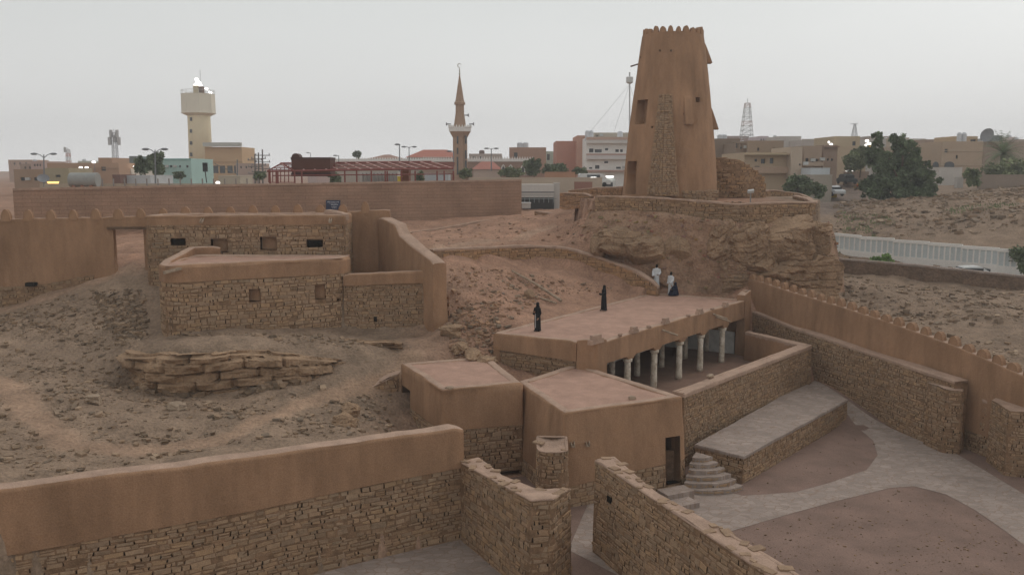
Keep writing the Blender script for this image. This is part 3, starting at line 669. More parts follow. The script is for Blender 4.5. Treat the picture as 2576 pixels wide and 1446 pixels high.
# ------------------------------------------------------------------ cube rooms in front of the hall
def room(name, label, poly, zb, zt, zstone, roofz, seed, holes=None, batter=.05, spouts=(), stone_segs=None, h=.18, tamp=.03, thick=.45, group=None, cat='building', r=.1, recess=None, zpoly=None, amp=.03, rc=.12):
    """mud-brick building: closed wall ring (poly counter-clockwise) + roof; holes = list of (segment, u0,u1,v0,v1)"""
    cx = sum(p[0] for p in poly)/len(poly); cy = sum(p[1] for p in poly)/len(poly)
    root = thing(name, label, cat, (cx, cy, zb), group)
    ZT = zt if isinstance(zt, (list, tuple)) else [zt]*len(poly); ZS = zstone if isinstance(zstone, (list, tuple)) else [zstone]*len(poly)
    Pm = Path([(p[0], p[1], s-.02, t) for p, t, s in zip(poly, ZT, ZS)], True, rc=rc); hs_ = []
    for (sg, *uv) in (holes or []): hs_.append(Pm.hole(poly[sg], poly[(sg+1) % len(poly)], *uv))
    mb = MB(); sweep(mb, Pm, 0, thick, r=r, amp=amp, tamp=tamp, batter=batter, holes=hs_, inner_z=(roofz-.15), seed=seed, reveal=thick)
    mb.build('mud_face', [M['mud']], root, smooth=True)
    if max(ZS) > zb+.1:
        Ps = Path([(p[0], p[1], zb, s) for p, s in zip(poly, ZS)], True, rc=rc)
        zt_m = sum(ZT)/len(ZT)
        bo = batter*(zt_m-sum(ZS)/len(ZS))-.03
        mb = MB(); sweep(mb, Ps, bo, .3, r=.02, m=0, amp=.01, tamp=0, batter=batter, holes=hs_, top=False, reveal=.4)
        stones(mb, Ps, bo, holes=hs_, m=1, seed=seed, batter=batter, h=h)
        mb.build('stonework', [M['mortar'], M['stone']], root)
    if roofz is not None:
        mb = MB(); A = [Vector((p[0]-cx, p[1]-cy)) for p in poly]
        ins = [(cx+a_.x*(1-.16/a_.length), cy+a_.y*(1-.16/a_.length)) for a_ in A]
        poly_top(mb, ins, roofz, amp=.03, ds=.35); mb.build('roof', M['roof'], root, smooth=True)
    return root, Pm, hs_
def spout(root, u, v, Y, dirv=(0, -1, -.12), ln=.7, r=.07):
    p = Vector(ay(u, v, Y)); d = Vector(dirv).normalized(); mb = MB(); s = d.cross(Vector((0, 0, 1))).normalized()
    for k in (-1, 1): mb.obox(p+d*ln/2+s*k*r, d*ln/2, s*.02, (0, 0, r*.9))
    mb.obox(p+d*ln/2-Vector((0, 0, r*.7)), d*ln/2, s*r, (0, 0, .02)); mb.build('water_spout', M['pwood'], root)
zA = 4.25
PA = [az(q[0], q[1], zA)[:2] for q in [(1112,982),(1300,966),(1212,898),(1008,916)]]
PA[1] = (PA[1][0]+.28, PA[1][1]+.05); PA[2] = (PA[2][0]+.28, PA[2][1]+.1)
rA = room('mud_room', 'lower square mud room with arched side doorway and flat pink roof', PA, .2, zA+.06, [2.4,2.35,2.4,2.4], zA-.0, 51, holes=[(3,1014,1034,975,1085)], batter=.03)
zB = 4.0
PB = [az(q[0], q[1], zB)[:2] for q in [(1418,1040),(1718,1000),(1452,916),(1302,962)]]
rB = room('mud_room', 'big plastered cube room with a plank door above the fan steps', PB, -.1, zB+.06, [.9,1.25,1.3,.7], zB-.0, 52, holes=[(0,1668,1704,1096,1212),(3,1372,1384,1098,1150)], batter=.075)
mb = MB(); p0 = ay(1671,1215,38.4); p1 = ay(1684,1140,38.2)
mb.box((p0[0], p0[1]+.05, p0[2]), (p0[0]+.42, p0[1]+.12, p0[2]+1.5)); d_ = mb.build('door', M['wood'], rB[0])
spout(rB[0], 1440, 1110, 36.1, ln=.45); spout(rB[0], 1478, 1112, 36.3, ln=.3)
for (u, v) in ((1590,1003),(1130,978)):
    mb = MB(); q = az(u, v-2, 4.08 if u > 1400 else 4.3); boulder(mb, (q[0], q[1], q[2]+.02), (.2,.12,.1), n=5, seed=u, amp=.25, strata=0)
    tag(mb.build('stone', [M['loose']], loc=q), 'single grey stone left on the '+('big cube' if u > 1400 else 'lower square')+' room roof edge', 'stone')
# door steps
st_ = thing('door_steps', 'two grey stone steps below the plank door of the cube room', 'steps', (7.2, 36.8, 0))
for k, (u, v, z) in enumerate([(1700,1232,.42),(1712,1262,.22)]):
    q = az(u, v, z); mb = MB(); mb.obox((q[0], q[1], z/2), (.62, .3, 0), (-.17, .36, 0), (0, 0, z/2)); mb.build('step', M['flags'], st_)
# small rubble wall beside the low room
rt = thing('stone_wall', 'small ruined rubble wall joined to the side of the low arched room', 'wall', (-7, 42, 2))
q0 = ay(905,1080,43.2); q1 = ay(1003,1075,44.0)
block_wall(rt, [(q0[0],43.3),(q1[0],44.0),(q1[0]+.05,44.7),(q0[0]+.1,44.3)], 1.0, [3.0,3.75,3.8,3.2], seed=61, h=.22, wd=.34)
# ------------------------------------------------------------------ prayer hall with colonnade
ZR = 5.36; FL = Vector((4.25,43.9)); FR = Vector((16.0,59.0)); BR = Vector((9.9,62.4)); BL = Vector((-.92,46.8))
hall = thing('prayer_hall', 'mud prayer hall with white column front and flat pink roof', 'building', (7.5, 53, 1.7))
du = (FR-FL).normalized(); nf = Vector((du.y, -du.x)); Lf = (FR-FL).length
def seg(p, q, zb, zt): return [(p.x, p.y, zb, zt), (q.x, q.y, zb, zt)]
# left wall (stone below plaster band), back wall, right wall
P1 = Path([(BL.x+.2,BL.y+.5,2.0,5.42),(BL.x,BL.y,2.0,5.42),(FL.x,FL.y,2.0,5.42),(FL.x+du.x*.75,FL.y+du.y*.75,2.0,5.42)], rc=.1)
PU = Path([(BL.x+.2,BL.y+.5,4.45,5.42),(BL.x,BL.y,4.5,5.42),(FL.x-.95,FL.y+.53,4.35,5.42)], rc=.1)
mb = MB(); sweep(mb, Path([(BL.x+.2,BL.y+.5,2.0,4.5),(BL.x,BL.y,2.0,4.5),(FL.x,FL.y,2.0,4.5)], rc=.1), -.05, .45, r=.02, amp=.01, tamp=0)
stones(mb, Path([(BL.x,BL.y,2.0,4.62),(FL.x-.75,FL.y+.42,2.0,4.42)]), -.05, m=1, seed=71, h=.17); mb.build('stonework', [M['mortar'], M['stone']], hall)
mb = MB(); sweep(mb, PU, .04, .4, r=.1, amp=.02); sweep(mb, Path([(BR.x,BR.y,3,5.42),(BL.x,BL.y,3,5.42)]), .1, .3, r=.1, amp=.02)
sweep(mb, Path([(FR.x,FR.y,1.6,5.42),(BR.x,BR.y,1.6,5.42)]), .1, .35, r=.1, amp=.02)
mb.build('mud_parapet', M['mud'], hall, smooth=True)
# corner pillars of the front
mb = MB(); c0 = FL; sweep(mb, Path([(c0.x-.9,c0.y+.5,1.5,5.55),(c0.x,c0.y,1.5,5.6),(c0.x+du.x*.85,c0.y+du.y*.85,1.5,5.55)], rc=.06), .08, .4, r=.06, amp=.02, batter=.03)
mb.build('corner_pillar', M['mud'], hall, smooth=True)
mb = MB(); c0 = FR; sweep(mb, Path([(c0.x-du.x*1.0,c0.y-du.y*1.0,1.5,5.9),(c0.x,c0.y,1.5,6.1),(c0.x-.55,c0.y+.33,1.5,5.9)], rc=.06), .08, .5, r=.06, amp=.02, batter=.02)
mb.build('corner_pillar', M['mud'], hall, smooth=True)
# beam / parapet above the columns
mb = MB(); sweep(mb, Path([(FL.x+du.x*.5,FL.y+du.y*.5,4.22,5.4),(FR.x-du.x*.6,FR.y-du.y*.6,4.3,5.48)], rc=.06), .06, .42, r=.07, amp=.025, tamp=.05); mb.build('front_beam', M['mud'], hall, smooth=True)
mb = MB(); poly_top(mb, [(FL.x+.1,FL.y+.3),(FR.x-.3,FR.y+.1),(BR.x,BR.y-.15),(BL.x+.2,BL.y+.1)], ZR, amp=.03, ds=.4); mb.build('roof', M['roof'], hall, smooth=True)
mb = MB()
Vq = [Vector((p[0],p[1])) for p in ((FL.x+.35,FL.y+.4),(FR.x-.5,FR.y+.3),(BR.x-.1,BR.y-.3),(BL.x+.35,BL.y+.1))]
mb.add([(p.x,p.y,4.5) for p in Vq]+[(p.x,p.y,5.0) for p in Vq], [(3,2,1,0),(4,5,6,7),(0,1,5,4),(1,2,6,5),(2,3,7,6),(3,0,4,7)]); mb.build('ceiling', M['wood'], hall)
def loft_wall(mb, p, q, z0, z1, t=.15):
    d = (q-p).normalized(); n = Vector((-d.y, d.x))*t; mb.add([(p.x,p.y,z0),(q.x,q.y,z0),(q.x+n.x,q.y+n.y,z0),(p.x+n.x,p.y+n.y,z0),(p.x,p.y,z1),(q.x,q.y,z1),(q.x+n.x,q.y+n.y,z1),(p.x+n.x,p.y+n.y,z1)], [(0,3,2,1),(4,5,6,7),(0,1,5,4),(1,2,6,5),(2,3,7,6),(3,0,4,7)])
mb = MB(); bi = (BL-FL)*.9; loft_wall(mb, FL+bi+du*.4, FR+(BR-FR)*.9-du*.4, 1.6, 4.6)
loft_wall(mb, FL+Vector((.2,.4)), FL+bi+du*.3, 1.6, 4.6); loft_wall(mb, FR+(BR-FR)*.9-du*.3, FR-du*.5+(BR-FR)*.06, 1.6, 4.6); mb.build('inner_wall', M['mud'], hall)
mb = MB(); bi2 = (BL-FL)*.87; loft_wall(mb, FL+bi2+du*.5, FR+(BR-FR)*.87-du*.5, 1.7, 3.1, .12); loft_wall(mb, FR+(BR-FR)*.86-du*.45, FR-du*.65+(BR-FR)*.1, 1.7, 3.25, .12)
loft_wall(mb, FL+Vector((.8,.95))+(BL-FL)*.2, FL+bi2+du*.5, 1.7, 4.0, .12); mb.build('whitewashed_dado', M['white'], hall)
mb = MB(); poly_top(mb, [YARD[1],YARD[2],YARD[3],YARD[4],YARD[5],YARD[6],YARD[0]], 1.76, amp=.02, ds=.5); mb.build('floor', mat('hall_floor', (.24,.15,.11), var=.1, vscale=1, grain=.1), hall, smooth=True)
cols_ = []
def linepos(u, v, A, D):
    d = ray(u, v); k = np.linalg.solve(np.array([[d[0], -D.x], [d[1], -D.y]]), np.array([A.x, A.y])); return k[1]
for u, v in ((1585,900),(1652,876),(1715,853),(1768,840),(1822,828)):
    t = linepos(u, v+60, FL, du); c = FL+du*t-nf*.18; cols_.append((c, t))
back = [FL+du*(t+d_)-nf*2.6 for t, d_ in [(linepos(u, 960, FL-nf*2.6, du), 0) for u in (1539,1602,1663,1721,1774)]]
for k, (c, z1, r_) in enumerate([(c[0], 3.98, .185) for c in cols_]+[(c, 4.1, .18) for c in back]):
    mb = MB(); rg = random.Random(k); prof = [(r_*1.08, 0)]
    for j in range(1, 9): prof.append((r_*(1.04-.012*j)*rg.uniform(.95, 1.05), (z1-1.75-.15)*j/9))
    prof.append((r_*.95, z1-1.75-.12)); mb.lathe((c.x, c.y, 1.75), prof, 14)
    cl = mb.build('column', M['colst'], hall, smooth=True)
    mb = MB(); mb.lathe((c.x, c.y, z1-.14), [(r_*1.0, 0), (r_*1.4, .05), (r_*1.45, .17), (r_*1.3, .2)], 14); mb.build('capital', M['colst'], cl)
    if k < 5:
        mb = MB()
        for (hw, z0, z1_) in ((.3, 3.95+.1, 4.16), (.48, 4.155, 4.36)): mb.obox((c.x+nf.x*.03, c.y+nf.y*.03, (z0+z1_)/2), (du.x*hw, du.y*hw, 0), (nf.x*.2, nf.y*.2, 0), (0, 0, (z1_-z0)/2))
        mb.build('stepped_corbel', M['mud'], hall)
# stepped merlons on the front parapet, spouts
def stepped(mb, c, wd, hz, dirv, z0, t=.12):
    for (ww, hh, zz) in ((wd, hz*.5, 0), (wd*.62, hz*.5, hz*.5)): mb.obox((c.x, c.y, z0+zz+hh/2-.01), (dirv.x*ww/2, dirv.y*ww/2, 0), (-dirv.y*t, dirv.x*t, 0), (0, 0, hh/2+.01))
for k, (u, wd, hz) in enumerate([(1499,1.15,.42),(1594,.62,.32),(1673,.62,.32),(1758,.62,.32),(1822,.55,.3)]):
    t = linepos(u, 850, FL, du); c = FL+du*t+nf*.0; mb = MB(); stepped(mb, c, wd, hz, du, 5.42+.0*k, .13); mb.build('stepped_merlon', M['cap'], hall)
for u in (1632,1730,1790,1560):
    t = linepos(u, 850, FL, du); c = FL+du*t; mb = MB(); boulder(mb, (c.x, c.y, 5.5), (.16,.12,.1), n=4, seed=u, strata=0); mb.build('coping_stone', M['cap'], hall)
for u, v in ((1662,830),(1790,790),(1797,797)):
    t = linepos(u, v, FL, du); c = FL+du*t+nf*.1; z = ay(u, v, c.y)[2]
    mb = MB(); a = Vector((c.x, c.y, z)); b_ = a+Vector((nf.x*.75+.2, nf.y*.75, -.22)); mb.tube([a, b_], [.06, .05], 6); mb.build('water_spout', M['pwood'], hall)
# ------------------------------------------------------------------ courtyard wall, terrace, fan steps
rt = thing('courtyard_wall', 'chest-high rubble wall with wide pink mud top enclosing the column yard', 'wall', (8.3, 41.1, 0))
zc = 3.6
A1 = az(1722,990,zc); A2 = az(2042,868,zc); A3 = az(1887,834,zc); dcw = (Vector(A2)-Vector(A1)).normalized(); ncw = Vector((-dcw.y, dcw.x, 0))*.62; d2 = (Vector(A3)-Vector(A2)).normalized(); n2 = Vector((-d2.y, d2.x, 0))*.4
i2 = Vector(A2)+ncw-dcw*.45; CW = [(A1[0],A1[1]),(A2[0],A2[1]),(A3[0],A3[1]+.1),(A3[0]+n2.x,A3[1]+n2.y),(i2.x+n2.x*0,i2.y),(A1[0]+ncw.x,A1[1]+ncw.y)]
P = Path([(p[0],p[1],-.1 if k in (0,) else .6,3.55) for k, p in enumerate(CW)], True, rc=.05, ds=.5)
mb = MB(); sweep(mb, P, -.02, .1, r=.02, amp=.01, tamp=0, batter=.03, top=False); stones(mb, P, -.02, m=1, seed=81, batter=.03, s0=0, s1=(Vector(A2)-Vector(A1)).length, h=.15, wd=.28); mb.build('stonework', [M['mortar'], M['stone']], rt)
mb = MB(); poly_top(mb, CW, zc, amp=.03, ds=.2); sweep(mb, Path([(p[0],p[1],3.42,3.62) for p in CW], True, rc=.05, ds=.3), .04, .1, r=.05, amp=.02, tamp=.03)
mb.build('coping', M['cap'], rt, smooth=True)
mb = MB(); sweep(mb, Path([(CW[4][0],CW[4][1],1.5,3.5),(CW[5][0],CW[5][1],1.5,3.5)]), .04, .02, r=.02, top=False); sweep(mb, Path([(CW[3][0],CW[3][1],1.5,3.5),(CW[4][0],CW[4][1],1.5,3.5)]), .04, .02, r=.02, top=False)
mb.build('inner_plaster', M['mud'], rt, smooth=True)
mb = MB(); q = az(1788,951,3.65); boulder(mb, (q[0],q[1]+.1,3.72), (.3,.16,.12), n=6, seed=5, strata=0, rot=.9); tag(mb.build('stone', M['loose'], loc=q), 'flat pale stone lying on the courtyard wall top', 'stone')
TT = [(8.55,40.2),(10.4,38.5),(18.85,48.5),(17.5,51.6)]
rt = thing('stone_terrace', 'raised paved platform with rubble sides below the courtyard wall', 'terrace', (10.4, 38.5, 0))
P = Path([(p[0],p[1],-.1,z) for p, z in zip(TT, (1.27,1.27,1.27,1.27))], True, rc=.04, ds=.5)
mb = MB(); sweep(mb, P, -.03, .1, r=.02, amp=.01, tamp=0, batter=.02, top=False); stones(mb, P, -.03, m=1, seed=82, batter=.02, h=.16, wd=.3); mb.build('stonework', [M['mortar'], M['stone']], rt)
mb = MB(); poly_top(mb, [TT[0],TT[1],TT[2],(17.9,51.8),(17.6,52.2)], 1.31, amp=.02, ds=.3); sweep(mb, Path([(TT[0][0],TT[0][1],1.18,1.32),(TT[1][0],TT[1][1],1.18,1.32),(TT[2][0],TT[2][1],1.18,1.32)], rc=.04, ds=.3), .03, .05, r=.03, amp=.03, tamp=.02, top=False)
mb.build('paved_top', M['flags'], rt, smooth=True)
rt = thing('fan_steps', 'curved fan of stone steps between the cube room and the terrace', 'steps', (8.6, 39.6, 0))
ctr = Vector((8.5, 39.6))
for k in range(6):
    r0 = .45+.33*k; z1 = 1.14-.185*k; mb = MB(); n_ = 7; a0, a1 = R(246), R(313); vs = []; rg = random.Random(k)
    ring = [(ctr.x+(r0+.45)*math.cos(a0+(a1-a0)*j/n_)*1.0, ctr.y+(r0+.45)*math.sin(a0+(a1-a0)*j/n_)*.98) for j in range(n_+1)]
    ring = [(x+rg.uniform(-.04,.04), y+rg.uniform(-.05,.05)) for x, y in ring]; vs = [(x, y, z1+rg.uniform(-.01,.01)) for x, y in ring]+[(x*1.0, y-.01, -.05) for x, y in ring]+[(ctr.x, ctr.y, z1), (ctr.x, ctr.y, -.05)]
    fs = [(j, j+1, 2*n_+2)[::1] for j in range(n_)]+[(j+n_+1, j+n_+2, j+1, j) for j in range(n_)]+[(0, 2*n_+2, 2*n_+3, n_+1), (n_, 2*n_+1, 2*n_+3, 2*n_+2)]
    mb.add(vs, fs, 0)
    Ps = Path([(x, y, z1-.19, z1-.03) for x, y in ring], rc=.02, ds=.6); stones(mb, Ps, .0, m=1, seed=90+k, h=.16, wd=.34, depth=.03)
    mb.build('step', [M['flags'], M['stone']], rt)
# ------------------------------------------------------------------ right-hand walls
def onY(u, v, Y): p = ay(u, v, Y); return p
RW = [onY(1893,783,60.5), onY(1990,823,56.4), (18.55,53.7,ay(2045,842,53.7)[2]), onY(2200,893,49), onY(2325,936,45.1), onY(2402,960,43.2)]
RWp = [(p[0],p[1],-.1,p[2]) for p in RW]
rt = thing('stone_wall', 'long buttressed rubble wall along the right side of the paved court', 'wall', (18.5, 53.7, 0))
def ledge(path, seed, thick=.6):
    P = Path(path, rc=.1, ds=.4); P = Path([tuple(p) for p in path][::-1] if False else path, rc=.1, ds=.4)
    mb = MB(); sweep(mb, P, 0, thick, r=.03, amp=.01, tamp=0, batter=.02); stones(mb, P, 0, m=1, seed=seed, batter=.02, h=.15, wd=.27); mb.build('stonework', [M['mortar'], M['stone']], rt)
    mb = MB(); sweep(mb, Path([(p[0],p[1],p[3]-.1,p[3]+.05) for p in path], rc=.1, ds=.4), .03, thick, r=.04, amp=.02, tamp=.02); mb.build('coping', M['cap'], rt, smooth=True)
ledge(RWp, 101, .85)
RW2 = [(22.85,45.0,3.1), onY(2480,1008,42.6), onY(2560,1038,41.2), onY(2660,1088,39.2)]
ledge([(p[0],p[1],-.1,p[2]) for p in RW2], 102, .6)
for k, (A_, dx, dy, h_, nm) in enumerate([(az(2340,1113,.0), .0, 0, 3.2, 'nearer the steps'), (az(2500,1175,0), 0, 0, 3.05, 'cut by the right edge')]):
    mb = MB(); x, y = A_[0], A_[1]; pl = [(21.9,45.1),(21.32,44.4),(21.6,43.0),(22.3,42.8),(23.1,44.2),(22.7,45.4)] if k == 0 else [(23.15,41.7),(22.9,39.7),(23.95,39.3),(25.2,41.2),(24.2,42.6)]
    Pb = Path([(p[0],p[1],-.1,h_) for p in pl], True, rc=.06, ds=.4); sweep(mb, Pb, 0, .1, r=.03, amp=.01, tamp=0, batter=.02, top=False); stones(mb, Pb, 0, m=1, seed=110+k, batter=.02, h=.15, wd=.28)
    bt = mb.build('buttress', [M['mortar'], M['stone']], rt)
    mb = MB(); poly_top(mb, pl, h_+.02, amp=.05, ds=.2); mb.build('coping', M['cap'], bt, smooth=True)
# crenellated outer wall
def merlon_mesh(wd=.62, h=.62, t=.13):
    mb = MB(); pr = []
    for k in range(9):
        a = math.pi*k/8; pr.append((-wd/2*math.cos(a)*1, h*math.sin(a)**1.1))
    pr = [(-wd/2, -.15)]+pr+[(wd/2, -.15)]; n = len(pr); vs = [(x, -t, z) for x, z in pr]+[(x*.97, t, z*.99) for x, z in pr]
    fs = [tuple(range(n))[::1], tuple(range(n, 2*n))[::-1]]+[(i, i+n, (i+1) % n+n, (i+1) % n) for i in range(n)]
    mb.add(vs, fs); return mb
MER = {}
def merlons(root, pts, wd=.62, h=.62, t=.13, matn='mud', key='a'):
    """pts: (x,y,z,angle)"""
    src = None
    for (x, y, z, a) in pts:
        if src is None:
            mb = merlon_mesh(wd, h, t); me = mb.build('merlon', M[matn]); src = me; me.data.polygons.foreach_set('use_smooth', [False]*len(me.data.polygons)); o = me
        else: o = src.copy(); sc.collection.objects.link(o)
        o.parent = root; o.location = (x-root.location.x, y-root.location.y, z-root.location.z); o.rotation_euler = (0, 0, a+rnd.uniform(-.05,.05)); o.scale = (rnd.uniform(.85,1.1), 1, rnd.uniform(.8,1.12))
CR = [(1846,690,64.5),(1905,704,61),(2000,735,57),(2103,765,53.2),(2250,812,48.7),(2400,866,45),(2500,908,42.6),(2600,952,40.3),(2720,1010,37.8)]
CRP = [ay(*q) for q in CR]
rt = thing('crenellated_wall', 'long tan plastered wall topped with rounded teeth on the right', 'wall', (CRP[3][0], CRP[3][1], 0))
P = Path([(p[0],p[1],1.0,p[2]) for p in CRP], rc=.3, ds=.5); mb = MB(); sweep(mb, P, .2, .25, r=.08, amp=.03, tamp=.02, batter=.02); mb.build('mud_face', M['mud'], rt, smooth=True)
ms = []; x = .2
while x < P.L-.2:
    c = P.at(x); ms.append((c[0], c[1], c[5]+.0, math.atan2(c[2], -c[3]))); x += .93
merlons(rt, ms, .62, .42, .14)
# ------------------------------------------------------------------ left-hand mud buildings on the ledge
def hh(v, Y): return ay(1000, v, Y)[2]
# back wall with the gateway and rounded teeth
MW = [(-46,54.6),(-25.2,56.0),(-8.2,57.6)]
zM = hh(546, 56)
rt = thing('crenellated_wall', 'dark tan plastered wall with gateway and rounded teeth at far left', 'wall', (-25, 56, 5))
P = Path([(MW[0][0],MW[0][1],5.6,zM-.3),(MW[1][0],MW[1][1],5.6,zM),(MW[2][0]-2,MW[2][1]-.15,5.6,hh(532,57.5)),(MW[2][0]+.3,MW[2][1],5.6,hh(526,57.6))], rc=.1)
gate = P.hole(MW[0], MW[1], 289, 364, 576, 690); gate = (gate[0], gate[1], 5.6, gate[3])
mb = MB(); sweep(mb, P, .1, .35, r=.07, amp=.03, tamp=.03, holes=[gate], batter=.01); mb.build('mud_face', M['mud'], rt, smooth=True)
PZ = Path([(MW[0][0],MW[0][1],4.2,6.9),(-32,55.5,4.2,6.75),(-29.5,55.65,4.6,6.9),(-26.5,55.9,5.3,7.5)])
hol = PZ.hole((-32,55.5),(-29.5,55.65),66,90,903,914) if False else None
mb = MB(); sweep(mb, PZ, .16, .2, r=.02, amp=.01, tamp=0, top=False); stones(mb, PZ, .16, m=1, seed=120, h=.17, wd=.32, tone=(.92,.9,.86)); mb.build('stonework', [M['mortar'], M['stone']], rt)
q = ay(77,908*.0+715,55.2); mb = MB(); mb.box((q[0]-.28,q[1]-.15,q[2]-.12),(q[0]+.28,q[1]+.3,q[2]+.1)); mb.build('vent_hole', M['dark'], rt)
mb = MB(); q0 = ay(289,580,56); q1 = ay(364,580,56); mb.box((q0[0]-.4,55.75,gate[3]-.02),(q1[0]+.2,56.2,gate[3]+.14)); mb.build('lintel', M['wood'], rt)
ms = []; x = P.near(-32.5, 55.4)+.2
u_ = 15
while u_ < 925:
    A = MW[0] if u_ < 330 else MW[1]; B = MW[1] if u_ < 330 else MW[2]
    d = ray(u_, 530); D = np.array(B)-np.array(A); k = np.linalg.solve(np.array([[d[0], -D[0]], [d[1], -D[1]]]), np.array(A, float)); c = P.at(P.near(d[0]*k[0], d[1]*k[0])); ms.append((c[0], c[1]-.0, c[5], .06)); u_ += 56.5
merlons(rt, ms, .62, .54, .15)
# upper long building
YU = 54.0
PU_ = [(-22.35,YU),(-10.15,YU),(-10.3,57.3),(-22.3,56.2)]
top = hh(541, YU); sb = hh(566, YU)
rU = room('mud_house', 'long low stone-walled house with four small windows behind the front terrace house', PU_, 5.0, top, [sb,sb+.05,sb,sb], top-.35, 131, batter=.01, r=.14,
  holes=[(0,430,467,600,617),(0,531,573,601,634),(0,655,696,596,628),(0,772,812,603,622)], tamp=.04)
for (u0,u1,v0,v1,z) in ((531,573,601,634,.35),(655,696,596,628,.35)):
    a = ay(u0,v1,YU); b = ay(u1,v0,YU); mb = MB(); mb.box((a[0]-.05,YU+z,a[2]-.05),(b[0]+.05,YU+z+.1,b[2]+.05)); mb.build('window_infill', M['mud'], rU[0])
for u in (510,832): spout(rU[0], u, 551, YU-.05, ln=.5, dirv=(.1,-1,-.35))
mb = MB(); q = ay(818,532,YU); sweep(mb, Path([(q[0]-.3,YU+1.6,top-.3,top+.35),(q[0]+1.2,YU+.3,top-.3,top+.12)]), .12, .25, r=.1); mb.build('parapet_bump', M['cap'], rU[0], smooth=True)
# lower building (front wall runs away to the right)
xL, xR = ay(412,700,47.0)[0], ay(868,700,51.3)[0]; zLt = hh(668,47.0); zLs = hh(712,47.0)
LP = [(xL-.75,48.0),(xL,47.0),(xR,51.3),(xR+.05,53.75),(xL-.75,53.0)]
rL = room('mud_house', 'front stone house with tall plastered parapet and rounded left corner', LP, 4.2, [zLt+.02,zLt,zLt+.02,zLt-.05,zLt+.05], [zLs+.1,zLs,zLs+.03,zLs,zLs], zLt-.06, 141, batter=.012, r=.2, rc=.8,
  holes=[(1,627,655,727,758),(1,793,818,717,752),(1,848,856,751,758)], tamp=.05, thick=.55)
for (u0,u1,v0,v1,Y) in ((627,655,727,758,49.05),(793,818,717,752,50.6)):
    a = ay(u0,v1,Y); b = ay(u1,v0,Y); mb = MB(); mb.box((a[0]-.12,Y+.3,a[2]-.1),(b[0]+.12,Y+.42,b[2]+.1)); mb.build('window_infill', M['mud'], rL[0])
zb9 = ay(470,624,52.9)[2]; x9 = ay(548,630,52.8)[0]
mb = MB(); sweep(mb, Path([(xL-.55,48.6,zLt-.3,zLt+.06),(xL-.55,52.9,zLt-.3,zb9+.1),(x9,53.3,zLt-.3,zb9+.12)][::-1], rc=.3), .25, .25, r=.12, amp=.03, tamp=.03); mb.build('raised_parapet', M['mud'], rL[0], smooth=True)
spout(rL[0], 455, 675, 47.3, ln=.95, dirv=(-.75,-.75,-.18), r=.08)
# slanted stepped wall, low front wall
SW = [(-8.35,57.5,hh(545,57.5)),(-7.6,56.2,hh(553,56.2)),(-6.95,54.9,hh(563,54.9)),(-6.65,54.5,hh(590,54.5)),(-5.5,52.3,hh(622,52.3)),(-4.2,50.2,hh(656,50.2))]
rt = thing('stepped_wall', 'thick plastered wall stepping down the slope beside the stone houses', 'wall', (-6, 52, 5))
P = Path([(p[0],p[1],4.4,p[2]) for p in SW][::-1], rc=.12); mb = MB(); sweep(mb, P, .5, .35, r=.14, amp=.05, tamp=.03, batter=.02); mb.build('mud_face', M['mud'], rt, smooth=True)
PZ = Path([(-3.7,50.5,4.2,6.9),(-4.6,52.6,5.0,6.8)]); mb = MB(); stones(mb, PZ, .1, m=0, seed=150, h=.2, wd=.35, drop=.4, tone=(1.1,.95,.88)); mb.build('stonework', [M['stone']], rt)
wf = wall_mixed('stone_wall', 'straight stone wall with plaster band between the front house and stepped wall', [(xR-.1,51.3,4.2,hh(689,51.3)),(-4.75,51.1,4.2,hh(681,51.1))], [hh(718,51.3),hh(710,51.1)], 151, thick=.35, h=.16, wd=.28)
for (u0,u1,v0,v1) in ((941,948,796,808),):
    a = ay(u0,v1,51.2); b = ay(u1,v0,51.2); mb = MB(); mb.box((a[0],51.1,a[2]),(b[0],51.5,b[2])); mb.build('vent_hole', M['dark'], wf[0])
# ------------------------------------------------------------------ curved retaining wall on the slope
CWp = [(1088,627,57.5),(1200,623,61.5),(1340,618,65.5),(1420,622,66),(1500,645,64.6),(1580,673,62.8),(1640,706,61.4),(1655,722,61.2)]
cw = [ay(*q) for q in CWp]; hts = [.9,.95,1.15,1.35,1.6,1.7,1.15,.9]
rt = thing('retaining_wall', 'curved rubble retaining wall with pink coping on the slope below the tower', 'wall', (cw[3][0], cw[3][1], 7))
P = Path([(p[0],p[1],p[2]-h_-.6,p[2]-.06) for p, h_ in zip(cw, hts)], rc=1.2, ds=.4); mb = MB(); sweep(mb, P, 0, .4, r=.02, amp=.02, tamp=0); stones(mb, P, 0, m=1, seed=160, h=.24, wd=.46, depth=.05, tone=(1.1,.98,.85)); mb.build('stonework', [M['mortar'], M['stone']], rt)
mb = MB(); sweep(mb, Path([(p[0],p[1],p[2]-.12,p[2]+.06) for p in cw], rc=1.2, ds=.3), .05, .45, r=.05, amp=.03, tamp=.05); mb.build('coping', M['cap'], rt, smooth=True)
# old timber lying on the slope
def tz(x, y): return float(terrain(np.array([x]), np.array([y]))[0])
rt = thing('timber_beam', 'long weathered timber pole lying across the scree behind the roof', 'beam', (1, 57, 6))
a = ay(1288,687,60.3); b = ay(1412,775,57.3); za = tz(a[0], a[1]); zb_ = tz(b[0], b[1])
mb = MB(); mb.tube([(a[0],a[1],za+.18),((a[0]+b[0])/2,(a[1]+b[1])/2,(za+zb_)/2+.28),(b[0],b[1],zb_+.2)], [.07,.09,.1], 8); mb.build('pole', M['pwood'], rt)
tag_b = thing('timber_beam', 'shorter split pole lying just below the long timber pole', 'beam', (1, 56, 6)); mb = MB(); q = ay(1345,765,57); q2 = ay(1400,785,56.3); mb.tube([(q[0],q[1],tz(q[0],q[1])+.12),(q2[0],q2[1],tz(q2[0],q2[1])+.12)], [.06,.07], 6); mb.build('pole', M['pwood'], tag_b)
